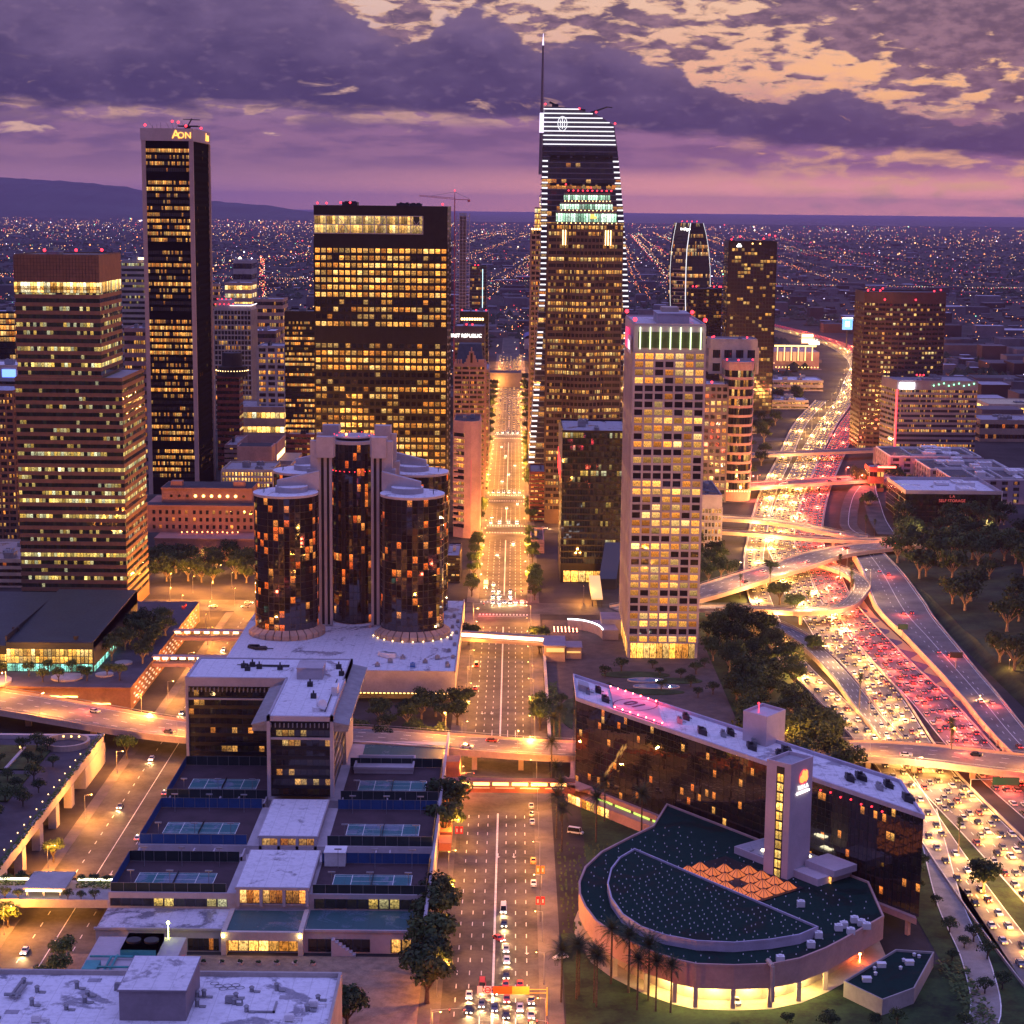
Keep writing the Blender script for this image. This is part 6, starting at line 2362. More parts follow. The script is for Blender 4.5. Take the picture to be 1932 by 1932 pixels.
# helipad
def hbox(b, u0, u1, v0, v1, z0, z1, mi=0):
    b.prism([hp(u0, v0), hp(u1, v0), hp(u1, v1), hp(u0, v1)], z0, z1, mi)
b = MB()
hbox(b, 21, 47, 1.5, 19.5, hz1 + .9, hz1 + 1.5)
b.obj('helipad', mat('rose_deck', (.52, .40, .46), .7, .08), HO)
b = MB()
c = Vector(hp(34, 10.5))
for ra, rb_ in ((8.2, 7.6),):
    p, q = circ(c.x, c.y, ra, 36), circ(c.x, c.y, rb_, 36)
    for i in range(36):
        j = (i + 1) % 36
        b.face([(*p[i], hz1 + 1.53), (*p[j], hz1 + 1.53), (*q[j], hz1 + 1.53), (*q[i], hz1 + 1.53)])
b.obj('helipad_ring', mat('plum_paint', (.12, .06, .12), .7, .1), HO)
hl = light0('helipad_glow', 900, (1, .05, .06))
for u_ in (23, 29, 35, 41, 46):
    for v_ in (3, 17):
        lo = bpy.data.objects.new('helipad_glow', hl)
        C.objects.link(lo)
        lo.parent = HO
        q_ = hp(u_, v_)
        lo.location = (q_[0] - 74, q_[1] - 600, hz1 + 3.2)
lt = letters('10', 8.5, (c.x, c.y, hz1 + 1.6), MATS['plum_paint'], HO, math.atan2(nb.y, nb.x) + PI * .5, name='helipad_number', flat=True)
for i in range(7):
    for v in (1.7, 19.2):
        p = hp(21.5 + i * 4.2, v)
        b = MB()
        b.ball((*p, hz1 + 1.8), .28)
        b.tube((*p, hz1 + 1.4), (*p, hz1 + 1.7), .1, n=4)
        b.obj('helipad_light', lamp_mat('helipad_red', (1, .06, .05), 60, True), HO)
for i, (u, v) in enumerate(((6, 8), (12, 12), (15, 6), (56, 9), (60, 14), (66, 6), (78, 10), (82, 13), (90, 7), (93, 11), (104, 9), (108, 13), (112, 6), (134, 8), (140, 12), (147, 9), (152, 13), (157, 7))):
    b = MB()
    w = 1.6 + (i % 3) * .5
    hbox(b, u, u + w * 1.6, v, v + w, hz1 + .4, hz1 + 2.0 + .3 * (i % 2))
    hbox(b, u + .3, u + 1, v + .3, v + 1, hz1 + 2, hz1 + 2.9)
    p = Vector(hp(u + w * .8, v + w / 2))
    b.tube((p.x, p.y, hz1 + 2), (p.x, p.y, hz1 + 2.8), .55, n=8)
    b.tube((*hp(u, v + 2.4), hz1 + .7), (*hp(u + 5, v + 2.6), hz1 + .7), .16, n=5)
    b.obj('roof_chiller', M_dark if i % 3 else M_steel, HO)
b = MB()
hbox(b, 2, 8, 9, 13, hz1 + .4, hz1 + 2.8)
b.obj('roof_hut', M_concw, HO)
# lift tower on the front, plant tower at the back
lt_poly = [(79, 540), (85.6, 534.4), (93.7, 543.2), (87, 549)]
b = MB()
b.prism(lt_poly, 0, 47.6)
b.ring(grow(lt_poly, .02), grow(lt_poly, -.4), 47.6, 48.8)
b.obj('lift_tower', mat('mauve_white_concrete', (.58, .48, .52), .8, .07, .1), HO)
b = MB()
b.face([(*p, 47.7) for p in grow(lt_poly, -.4)])
b.obj('lift_tower_roof', MR_grey, HO)
A, B_ = Vector(lt_poly[0]), Vector(lt_poly[1])
d1 = (B_ - A).normalized()
n1 = Vector((d1.y, -d1.x))
for i in range(13):
    b = MB()
    p = A + d1 * 3.9 + n1 * .06
    q = A + d1 * 6.1 + n1 * .06
    b.band([tuple(p), tuple(q)], 6 + i * 3.05, 8.5 + i * 3.05, 1.1, 30 + i, 0, 3, False)
    b.obj('stair_window', winmat('stair_glow', 1.3, ((1, .60, .14), (1, .72, .24), (1, .82, .4)), 1.7, .10, rowamp=.05, blind=0), HO)
b = MB()
p = A + d1 * 3.6 + n1 * .03
q = A + d1 * 6.4 + n1 * .03
b.face([(p.x, p.y, 4), (q.x, q.y, 4), (q.x, q.y, 47.4), (p.x, p.y, 47.4)])
b.obj('stair_slot', M_dark, HO)
B2, C2 = Vector(lt_poly[1]), Vector(lt_poly[2])
d2 = (C2 - B2).normalized()
n2 = Vector((d2.y, -d2.x))
rz2 = math.atan2(d2.y, d2.x)
pp_ = B2 + d2 * 6.6 + n2 * .3
letters('THE L.A.', 1.75, (pp_.x, pp_.y, 40.4), lamp_mat('hotel_name_white', (1, .97, .92), 1.6), HO, rz2, name='hotel_name', sx=.92)
b = MB()
u0, u1 = B2 + d2 * 3.2 + n2 * .1, B2 + d2 * 10 + n2 * .1
u2, u3 = B2 + d2 * 10 + n2 * .4, B2 + d2 * 3.2 + n2 * .4
b.prism([tuple(u3), tuple(u2), tuple(u1), tuple(u0)], 38.5, 38.95)
b.obj('name_underline', L_white, HO)
b = MB()
for (cu, cz, w, h) in ((5.6, 43.0, 1.0, 1.6), (6.6, 43.9, .9, 2.4), (7.5, 43.3, .9, 1.9), (8.1, 44.6, .5, 1.2)):
    q = B2 + d2 * cu + n2 * .25
    b.ball((q.x, q.y, cz), w, 0, 8, 6, h / w * .75)
b.obj('flame_emblem', lamp_mat('flame_orange', (1, .24, .03), 2.6), HO)
b = MB()
q = B2 + d2 * 6.8 + n2 * .12
b.tube((q.x, q.y, 43.4), (q.x + n2.x * .08, q.y + n2.y * .08, 43.4), 2.5, n=20)
b.obj('emblem_halo', lamp_mat('halo_red', (1, .05, .09), .9), HO)
ptp = [G(1402.5, 1345.5, 47), G(1446.9, 1358, 47), G(1482, 1344, 47), G(1438.7, 1331.5, 47)]
pc = (Vector(ptp[0]) + Vector(ptp[2])) / 2
b = MB()
b.prism(ptp, 0, 47)
b.ring(grow(ptp, .03), grow(ptp, -.4), 46.9, 48)
b.obj('plant_tower', MATS['mauve_white_concrete'], HO)
b = MB()
b.tube((pc.x - 2, pc.y, 47), (pc.x - 2, pc.y, 50), .15, n=4)
b.ball((pc.x - 2, pc.y, 50.3), .4)
b.obj('mast_beacon', M_red, HO)
b = MB()
for i in range(9):
    p = hp(112 + i * 4.2, -.25)
    b.ball((*p, 35.2 + (i % 2) * .4), .3)
b.obj('red_window_lamp', M_red, HO)
# base of the slab: pink band on piers, green lit slot, shops
b = MB()
hbox(b, -1, LEN + .6, -1.6, DEP, 4.6, 6.5)
for k in range(12):
    hbox(b, 1 + k * 14.2, 2.2 + k * 14.2, -1.2, 0, 0, 4.6)
hbox(b, 0, 62, -5, DEP - 4, 0, 3.6)
b.obj('base_band', M_pink, HO)
b = MB()
for k in range(5):
    p, q = hp(14 + k * 10, -1.3), hp(22.5 + k * 10, -1.3)
    b.band([p, q], 3.7, 4.5, 3, 2, 0, k * 9, False)
b.obj('green_slot', lamp_mat('lime_slot', (.55, 1, .12), 1.5), HO)
for k in range(3):
    b = MB()
    p, q = hp(2 + k * 8, -5.1), hp(9 + k * 8, -5.1)
    b.band([p, q], .2, 3.4, 2.2, 2, 0, k * 9, False)
    b.obj('shop_front', MATS['lobby_glazing'], HO)
b = MB()
hbox(b, -6, 10, -6.4, 0, 6.4, 7.0)
b.obj('entrance_canopy', M_pink, HO)
# dark ballroom wing with a round front
BW = thing('round_ballroom', 'dark green roofed ballroom wing with a curved pink wall and lit colonnade, below the hotel', 'building', (60, 500, 0))
op = [(1232, 1561), (1188, 1582), (1134, 1610), (1103.5, 1638.6), (1092, 1667), (1093, 1690), (1103.5, 1713.6), (1124, 1741), (1162, 1767.5), (1220.7, 1795.6), (1274.6, 1814), (1314, 1822.6), (1384.8, 1825), (1455, 1822.6), (1509.5, 1812), (1560, 1792), (1593, 1774.7), (1667.6, 1732)]
outer = [G(x, y, 12) for x, y in op]
back = [hp(LEN - 18, -2.2), hp(52, -2.2)]
poly = outer + back
b = MB()
wl = grow(poly, .0)
b.prism(wl, 5.6, 12, 0, None, top=False, bot=True, smooth=False)
b.ring(grow(poly, .1), grow(poly, -.5), 11.9, 12.7)
b.obj('curved_wall', mat('salmon_wall', (.55, .33, .28), .85, .1, .12), BW)
b = MB()
b.face([(*p, 12.1) for p in grow(poly, -.4)])
b.obj('roof', MR_green, BW)
core = grow(poly, -5.0)
b = MB()
b.prism(core, 0, 5.6, 0, None, top=False, bot=False)
b.obj('inner_wall', M_cream, BW)
b = MB()
b.face([(*p, .12) for p in reversed(grow(poly, 1.2))][::-1])
b.obj('colonnade_floor', mat('tan_floor', (.5, .4, .26), .7, .12, .2), BW)
cum = 0
for i in range(7, len(outer) - 2):
    a, c = Vector(outer[i]), Vector(outer[i + 1])
    L = (c - a).length
    k = max(1, int(L / 9))
    for j in range(k):
        q = a.lerp(c, j / k)
        d = (c - a).normalized()
        b = MB()
        b.box(q.x - .6, q.x + .6, q.y - .2, q.y + 1.0, 0, 5.6)
        b.obj('column', M_conct, BW)
ll = bpy.data.lights.new('colonnade_light', 'POINT')
ll.energy = 4500
ll.color = (1, .72, .22)
ll.shadow_soft_size = .4
for i in range(9, len(outer) - 3):
    a, c = Vector(outer[i]), Vector(outer[i + 1])
    q = a.lerp(c, .5)
    q = q + Vector((68 - q.x, 520 - q.y)).normalized() * 2.6
    b = MB()
    b.box(q.x - 2.2, q.x + 2.2, q.y - .3, q.y + .3, 5.2, 5.55)
    o = b.obj('ceiling_light', lamp_mat('colonnade_tube', (1, .82, .36), 9), BW)
    lo = bpy.data.objects.new('colonnade_light', ll)
    C.objects.link(lo)
    lo.parent = o
    lo.location = (q.x - 60, q.y - 500, 4.6)
ip = [(1197, 1601), (1169, 1617.5), (1152.7, 1638.6), (1145.7, 1666.7), (1152.7, 1694.8), (1173.8, 1725), (1209, 1748.8), (1255.8, 1765), (1314.4, 1775.7), (1384.8, 1779), (1455, 1773), (1509, 1764), (1544, 1749)]
inner = [G(x, y, 14.8) for x, y in ip]
b = MB()
b.prism(inner, 12, 14.3, 0, None, top=False)
b.ring(grow(inner, .05), grow(inner, -.4), 14.3, 15.0)
b.obj('raised_wall', MATS['lilac_trim'], BW)
b = MB()
b.face([(*p, 14.4) for p in grow(inner, -.35)])
b.obj('raised_roof', MR_green, BW)
def inside(p, poly):
    r = False
    n = len(poly)
    for i in range(n):
        (x1, y1), (x2, y2) = poly[i], poly[i - 1]
        if (y1 > p[1]) != (y2 > p[1]) and p[0] < (x2 - x1) * (p[1] - y1) / (y2 - y1) + x1:
            r = not r
    return r
b = MB()
gi = grow(inner, -1.5)
go = grow(poly, -1.5)
gn = grow(inner, 1.2)
for i in range(-30, 60):
    for j in range(-30, 60):
        p = Vector((30, 520)) + dr * (i * 2.9) + nb * (j * 2.6 + (i % 2) * 1.3)
        p += Vector((rnd.uniform(-.5, .5), rnd.uniform(-.5, .5)))
        if rnd.random() < .15:
            continue
        if inside(p, gi):
            b.tube((p.x, p.y, 14.4), (p.x, p.y, 14.75), .19, .10, 5)
        elif inside(p, go) and not inside(p, gn) and (p - P0).dot(nb) < -14 and (i + j) % 2:
            b.tube((p.x, p.y, 12.1), (p.x, p.y, 12.45), .19, .10, 5)
v = b.obj('roof_vent', M_white, BW)
v['kind'] = 'stuff'
for i, (px, py) in enumerate(((1511, 1708), (1472, 1812), (1592, 1748), (1612, 1738), (1625, 1744), (1635, 1750), (1605, 1760), (1544, 1767), (1530, 1785), (1582, 1753))):
    x, y = G(px, py, 12.5)
    b = MB()
    b.box(x - 1.1, x + 1.1, y - .9, y + .9, 12.2, 13.9)
    b.tube((x, y, 13.9), (x, y, 14.2), .6, n=8)
    b.obj('rooftop_unit', M_white, BW)
b = MB()
x, y = G(1449, 1812, 13)
b.tube((x, y, 13), (x + .6, y - 4.5, 13.2), .7, n=8)
b.tube((x + .6, y - 4.5, 13.2), (x + .8, y - 5.4, 3.5), .6, n=8)
b.obj('downpipe', M_conct, BW)
# glowing pyramid skylights in the court between ballroom and slab
SK = thing('skylight_court', 'grid of glowing orange glass pyramids beside the foot of the pale lift tower', 'skylight', (67.5, 531.5, 9.5))
W_sky = mat('skylight_glass', (.3, .15, .08), .3, 0, emit=(1, .22, .05), es=.75)
SKc = Vector((67.5, 531.5))
sq = lambda u, v: tuple(SKc + dr * u + nb * v)
b = MB()
b.prism([sq(-17, -12), sq(17, -12), sq(17, 15), sq(-17, 15)], 9.5, 12.35)
b.obj('court_roof', M_black, SK)
for i in range(6):
    for j in range(5):
        u, v = -16 + i * 5.5, -11.3 + j * 5.1
        cpt = sq(u + 2, v + 2)
        if (i, j) in ((0, 4), (0, 3), (1, 4), (5, 0), (3, 2)) or inside(cpt, grow(lt_poly, 2.5)):
            continue
        b = MB()
        q = [sq(u, v), sq(u + 4.3, v), sq(u + 4.3, v + 4.1), sq(u, v + 4.1)]
        ap = (*sq(u + 2.15, v + 2.05), 14.6)
        for k in range(4):
            b.face([(*q[k], 12.4), (*q[(k + 1) % 4], 12.4), ap])
        for k in range(4):
            b.tube((*q[k], 12.42), ap, .12, n=4, mi=1)
            m_ = Vector(q[k]).lerp(Vector(q[(k + 1) % 4]), .5)
            b.tube((m_.x, m_.y, 12.42), ap, .09, n=4, mi=1)
        b.obj('glass_pyramid', [W_sky, M_dark], SK)
# stepped podium roofs beside the lift tower
PD = thing('lift_podium', 'low pale podium with bright skylight panels at the foot of the lift tower', 'building', (*hp(122, -10), 0))
b = MB()
hbox(b, 100, 136, -17, -1.8, 0, 14.4)
hbox(b, 126, 138, -12, -1.8, 14.4, 16.5)
b.obj('wall', MATS['mauve_white_concrete'], PD)
b = MB()
b.face([(*hp(100.4, -16.6), 14.45), (*hp(126, -16.6), 14.45), (*hp(126, -2), 14.45), (*hp(100.4, -2), 14.45)])
b.obj('roof', MR_grey, PD)
for u, v in ((108, -13), (117, -6)):
    b = MB()
    hbox(b, u, u + 4.2, v, v + 1.7, 14.5, 14.9)
    b.obj('skylight_panel', lamp_mat('hot_panel', (1, .88, .55), 12, True), PD)
b = MB()
b.band([hp(126.5, -12.1), hp(137, -12.1)], 11.5, 14.2, 2.2, 1, 0, 2, False)
b.obj('window', MATS['lobby_glazing'], PD)
# service yard in the lower right
SY = thing('service_yard_building', 'small flat roofed plant building with tanks and vents on the grassy bank, bottom right', 'building', (120, 470, 0))
xy = [G(1592, 1855, 4), G(1690, 1795, 4), G(1762, 1800, 4), G(1725, 1868, 4), G(1665, 1890, 4)]
xy = [xy[0], xy[4], xy[3], xy[2], xy[1]]
b = MB()
b.prism(xy, 0, 4)
b.ring(grow(xy, .05), grow(xy, -.3), 4, 4.7)
b.obj('wall', M_conc, SY)
b = MB()
b.face([(*p, 4.05) for p in grow(xy, -.3)])
b.obj('roof', MR_green, SY)
for i in range(9):
    p = Vector(xy[0]).lerp(Vector(xy[3]), .15 + .09 * i) + Vector((rnd.uniform(-3, 3), rnd.uniform(-2, 3)))
    b = MB()
    if i % 3:
        b.tube((p.x, p.y, 4), (p.x, p.y, 4.8), .45, n=8)
        b.tube((p.x, p.y, 4.8), (p.x, p.y, 5.1), .6, .2, 8)
    else:
        b.box(p.x - 1.2, p.x + 1.2, p.y - .8, p.y + .8, 4, 5.2)
        b.box(p.x - 1.3, p.x + 1.3, p.y - .9, p.y + .9, 5.2, 5.35)
    b.obj('roof_unit', M_white, SY)
b = MB()
x, y = G(1622, 1810, 1)
b.ball((x, y, 2.6), .35)
b.tube((x, y, 0), (x, y, 2.4), .08, n=4)
b.obj('red_yard_lamp', lamp_mat('ember_lamp', (1, .16, .03), 160, True), SY)
# plaza of the white tower
PZ = MB()
PZ.box(16.5, 96, 705, 935, -.2, 1.6)
struct('tower_plaza', PZ, mat('plaza_brown', (.10, .07, .06), .85, .2, .2))
t = thing('plaza_wall', 'long low wall with a hedge between avenue and tower plaza', 'wall', (16.2, 815, 0))
b = MB()
b.box(15.7, 16.6, 705, 900, 0, 4.2)
b.box(15.5, 16.8, 705, 900, 4.2, 4.5)
b.obj('wall_face', M_conc, t)
for i, (pts, lab) in enumerate(((((1205, 1262), (1250, 1250), (1300, 1262), (1240, 1272)), 'kidney shaped lawn'),)):
    pass
b = MB()
for cx, cy, rx, ry in ((58, 822, 16, 6), (76, 812, 12, 5), (36, 795, 8, 12), (60, 792, 18, 5), (30, 755, 9, 26)):
    p = [(cx + rx * math.cos(2 * PI * k / 28), cy + ry * math.sin(2 * PI * k / 28)) for k in range(28)]
    b.prism(p, 1.6, 1.9)
struct('plaza_lawns', b, M_grass)
M_pool = mat('pool_water', (.03, .16, .30), .12, .1, .3)
for i, (cx, cy, rx, ry, lab) in enumerate(((62, 812, 8, 3.4, 'round blue fountain pool on the plaza lawn, the upper one'), (66, 801, 10, 3.6, 'oval blue pool on the plaza lawn, the middle one'), (46, 788, 7, 3, 'curved blue pool rimmed with white light, the lower one'))):
    t = thing('plaza_pool', lab, 'pool', (cx, cy, 1.9), 'plaza pools')
    p = [(cx + rx * math.cos(2 * PI * k / 28), cy + ry * math.sin(2 * PI * k / 28)) for k in range(28)]
    b = MB()
    b.ring(grow(p, .5), p, 1.6, 2.15)
    b.obj('kerb', M_concw, t)
    b = MB()
    b.face([(*q, 2.0) for q in p])
    b.obj('water', M_pool, t)
    b = MB()
    b.ball((cx + rx * .6, cy - ry * .5, 2.3), .3)
    b.obj('pool_lamp', lamp_mat('pool_lamp', (1, .93, .75), 45, True), t)
# low pavilions and the curved restaurant by the avenue
t = thing('avenue_pavilion', 'pair of flat purple roofed pavilions at the end of the glowing footbridge', 'building', (22, 855, 0))
b = MB()
b.box(16, 26, 846, 866, 0, 9)
b.box(26.5, 34, 852, 864, 0, 7)
b.obj('wall', M_tan, t)
b = MB()
b.box(15.6, 26.4, 845.6, 866.4, 9, 9.5)
b.box(26.4, 34.4, 851.6, 864.4, 7, 7.4)
b.obj('roof', M_mauve, t)
b = MB()
b.box(27, 33.5, 851.3, 851.5, 4.6, 5.4)
b.box(17, 25.5, 845.2, 845.4, 6.4, 8.4)
b.obj('lit_front', lamp_mat('amber_front', (1, .50, .12), 1.3), t)
t = thing('curved_restaurant', 'low restaurant with a sweeping white lit roof edge beside the avenue crossing', 'restaurant', (38, 905, 0))
b = MB()
arc = [(30 + 16 * math.cos(a), 890 + 24 * math.sin(a)) for a in [PI * .02 + PI * .5 * k / 10 for k in range(11)]]
b.prism(arc + [(52, 914), (54, 892)], 1.6, 6.5)
b.box(46, 56, 905, 922, 1.6, 9)
b.obj('wall', M_mauve, t)
b = MB()
for p, q in zip(arc, arc[1:]):
    b.tube((*p, 6.9), (*q, 6.9), .35, n=5)
b.obj('light_edge', lamp_mat('white_edge', (.95, .95, 1), 5), t)
b = MB()
for k in range(26):
    b.ball((22 + (k % 7) * 1.9, 898 + (k // 7) * 3.2, 4.2), .32)
b.obj('festoon_lamp', lamp_mat('festoon', (1, .28, .14), 12), t)
t = thing('entry_stair_roof', 'glowing tilted canopy over stairs in front of the dark glass block', 'canopy', (48, 985, 0))
b = MB()
b.prism([(44, 975), (50, 975), (50, 1012), (44, 1012)], 4, 5, 0, None, z1s=[5, 5, 10, 10])
b.obj('canopy_roof', lamp_mat('canopy_glow', (1, .52, .18), 1.1), t)
b = MB()
for y in (976, 993, 1010):
    for x in (44.4, 49.6):
        b.tube((x, y, 0), (x, y, 4), .2, n=5)
b.obj('post', M_dark, t)
# ------------------------------------------------------------------ trees
def leafmat(name, lo, hi):
    m = bpy.data.materials.new(name)
    m.use_nodes = True
    g = NT(m.node_tree)
    b = m.node_tree.nodes['Principled BSDF']
    p = g.new('ShaderNodeNewGeometry').outputs['Position']
    r = g.new('ShaderNodeObjectInfo').outputs['Random']
    n = g.noise(p, .9, 3, .6)
    f = g.m('ADD', g.m('MULTIPLY', n, .8), g.m('MULTIPLY_ADD', r, .5, -.15))
    g.put(b.inputs['Base Color'], g.mix(g.ss(f, .2, .8), lo, hi))
    b.inputs['Roughness'].default_value = .75
    b.inputs['Specular IOR Level'].default_value = .25
    return m


LF_dark = leafmat('dark_leaves', (.018, .035, .014), (.055, .085, .028))
LF_mid = leafmat('green_leaves', (.03, .06, .015), (.085, .125, .035))
LF_palm = leafmat('palm_leaves', (.03, .045, .02), (.07, .085, .035))
LF_con = leafmat('conifer_needles', (.012, .024, .012), (.03, .05, .022))
M_bark = mat('bark', (.10, .075, .055), .95, .3, 2)
M_barkp = mat('pale_bark', (.26, .20, .15), .9, .25, 2)


def tree_proto(name, kind, h, r, leaf, seed, n=300, trunk=.3, flat=.75, open_=0.0):
    q = random.Random(seed)
    t = thing(name, '-', 'tree')
    b = MB()
    th = h * .34 if kind == 'round' else h * .26
    b.tube((0, 0, 0), (0, 0, th), r * .09, r * .06, 7)
    tips = []
    for i in range(6):
        a = i * 1.05 + q.uniform(-.3, .3)
        e = (math.cos(a) * r * .55, math.sin(a) * r * .55, th + (h - th) * q.uniform(.35, .75))
        b.tube((0, 0, th * q.uniform(.75, 1)), e, r * .045, r * .015, 5)
        tips.append(Vector(e))
    b.obj('trunk', M_barkp if open_ else M_bark, t)
    b = MB()
    cz, rz = th + (h - th) * .48, (h - th) * .58
    lobes = [(Vector((0, 0, cz + rz * .25)), r * .62)] + [(p, r * q.uniform(.36, .55)) for p in tips]
    for i in range(5):
        a = q.uniform(0, 2 * PI)
        lobes.append((Vector((math.cos(a) * r * .5, math.sin(a) * r * .5, cz + rz * q.uniform(-.1, .7))), r * q.uniform(.3, .48)))
    for c, lr in lobes:
        for i in range(int(n * (lr / r) ** 2 * .75)):
            d = Vector((q.gauss(0, 1), q.gauss(0, 1), q.gauss(0, 1))).normalized()
            if d.z < -.55:
                continue
            p = c + Vector((d.x, d.y, d.z * flat)) * lr * (q.random() ** (.5 if open_ else .3)) * q.uniform(.9, 1.12)
            nrm = (d + Vector((q.uniform(-.8, .8), q.uniform(-.8, .8), q.uniform(-.5, .9)))).normalized()
            u = nrm.orthogonal().normalized()
            u = (Matrix.Rotation(q.uniform(0, 6.28), 3, nrm) @ u)
            v = nrm.cross(u)
            s = r * q.uniform(.045, .10) * (1.0 if open_ else 1.15)
            b.face([tuple(p - u * s), tuple(p - v * s * .6 + nrm * s * .2), tuple(p + u * s), tuple(p + v * s * .6 - nrm * s * .15)])
    b.obj('crown', leaf, t)
    return t


def palm_proto(name, h, fr, seed, n=30, skirt=False):
    q = random.Random(seed)
    t = thing(name, '-', 'palm tree')
    b = MB()
    lean = q.uniform(-.4, .4)
    for i in range(6):
        b.tube((lean * (i / 6) ** 2, 0, h * i / 6), (lean * ((i + 1) / 6) ** 2, 0, h * (i + 1) / 6), .34 - .02 * i, .32 - .02 * i, 7, cap=False)
    b.obj('trunk', M_bark, t)
    b = MB()
    for i in range(n):
        a = i * 2.4 + q.uniform(-.2, .2)
        e0 = 1.25 - 1.9 * (i / n) + q.uniform(-.12, .12)
        L = fr * q.uniform(.85, 1.1)
        p = Vector((lean, 0, h + .1))
        pts = []
        for k in range(6):
            f = k / 5
            e = e0 - f * f * 1.1
            pts.append(Vector(p))
            p = p + Vector((math.cos(a) * math.cos(e), math.sin(a) * math.cos(e), math.sin(e))) * (L / 5)
        sd = Vector((-math.sin(a), math.cos(a), 0))
        for k in range(5):
            w0, w1 = (.2 + .85 * math.sin(PI * min(.95, k / 5 + .12))), (.2 + .85 * math.sin(PI * min(.97, (k + 1) / 5 + .1)))
            up = Vector((0, 0, .22))
            for s in (-1, 1):
                A, B = pts[k], pts[k + 1]
                for m_ in range(3):
                    f0, f1 = m_ / 3, (m_ + .62) / 3
                    P, Q = A.lerp(B, f0), A.lerp(B, f1)
                    w = w0 + (w1 - w0) * f0
                    tip = P.lerp(Q, 1.6) + sd * s * w - up * w
                    b.face([tuple(P), tuple(Q), tuple(tip)])
    if skirt:
        for i in range(40):
            a = q.uniform(0, 6.28)
            z = h - q.uniform(.3, 3.6)
            b.face([(lean, 0, z + .6), (lean + .9 * math.cos(a), .9 * math.sin(a), z - .8), (lean + .7 * math.cos(a + .5), .7 * math.sin(a + .5), z - .9)])
    b.obj('crown', LF_palm, t)
    return t


def conifer_proto(name, h, r, seed):
    q = random.Random(seed)
    t = thing(name, '-', 'conifer tree')
    b = MB()
    b.tube((0, 0, 0), (0, 0, h * .9), .35, .08, 6)
    b.obj('trunk', M_bark, t)
    b = MB()
    for i in range(900):
        f = q.random() ** .8
        z = h * (.1 + .9 * f)
        rr = r * (1 - f) ** .75 * q.uniform(.35, 1.05) + .1
        a = q.uniform(0, 6.28)
        p = Vector((rr * math.cos(a), rr * math.sin(a), z))
        d = Vector((math.cos(a), math.sin(a), -.35))
        s = q.uniform(.35, .8)
        v = Vector((-math.sin(a), math.cos(a), q.uniform(-.4, .4))) * s * .5
        b.face([tuple(p - v), tuple(p + d * s), tuple(p + v), tuple(p - d * s * .5)])
    b.obj('crown', LF_con, t)
    return t


PROTO = {
    'ficus': [tree_proto('round_tree', 'round', 11, 6.2, LF_dark, s, 1100) for s in (1, 2)],
    'street': [tree_proto('street_tree', 'round', 8.5, 4.2, LF_mid, s, 700) for s in (3, 4)],
    'grove': [tree_proto('broadleaf_tree', 'tall', 14, 7.6, LF_dark, s, 900, open_=1) for s in (5, 6, 7)],
    'small': [tree_proto('garden_tree', 'round', 6, 3.5, LF_dark, s, 500) for s in (8, 9)],
    'palm': [palm_proto('date_palm', 15.5, 5.0, s, 46) for s in (10, 11)],
    'fan': [palm_proto('tall_fan_palm', 20, 3.0, 12, 40, True)],
    'con': [conifer_proto('conifer_tree', 24, 5, 13), conifer_proto('conifer_tree', 17, 4, 14)],
}
USED = set()
_cnt = [0]


def plant(kind, x, y, z=0.0, sc=1.0, label='', group=None):
    _cnt[0] += 1
    P_ = PROTO[kind]
    src = P_[_cnt[0] % len(P_)]
    rz = (_cnt[0] * 2.399) % 6.283
    if src.name not in USED:
        USED.add(src.name)
        KIDS.setdefault(src.name, {})
        dup_init(src)
        src.location = (x, y, z)
        src.rotation_euler = (0, 0, rz)
        src.scale = (sc,) * 3
        src['label'] = label
        if group:
            src['group'] = group
        return src
    return dup(src, (x, y, z), rz, label, group, sc)


def dup_init(src):
    k = KIDS.setdefault(src.name, {})
    if not k:
        k['*'] = []
        st = [src]
        while st:
            o = st.pop()
            k[o.name] = list(o.children)
            st.extend(o.children)


def grove(kind, pts, lab, group, sc=(.8, 1.15), z=0.0):
    "plants points given in any order; labels count them from the viewer"
    pts = sorted([p for p in pts if seen((p[0], p[1], 6), 1010)], key=lambda p: p[1])
    for i, p in enumerate(pts):
        zz = p[2] if len(p) > 2 else z
        plant(kind, p[0], p[1], zz, rnd.uniform(*sc), lab % nth(i), group)


def scat(n, x0, x1, y0, y1, dmin=5, bad=None, z=0.0):
    out = []
    for _ in range(n * 30):
        x, y = rnd.uniform(x0, x1), rnd.uniform(y0, y1)
        if any((x - p[0]) ** 2 + (y - p[1]) ** 2 < dmin * dmin for p in out) or (bad and bad(x, y)):
            continue
        out.append((x, y, z(x, y) if callable(z) else z))
        if len(out) >= n:
            break
    return out


def cl_x(y):
    return min(CL, key=lambda p: abs(p.y - y)).x


def slope_z(x, y):
    for (xa, za), (xb, zb) in zip(gx, gx[1:]):
        if xa <= x <= xb:
            return hz(x, y, za + (zb - za) * (x - xa) / (xb - xa)) - .3
    return 0


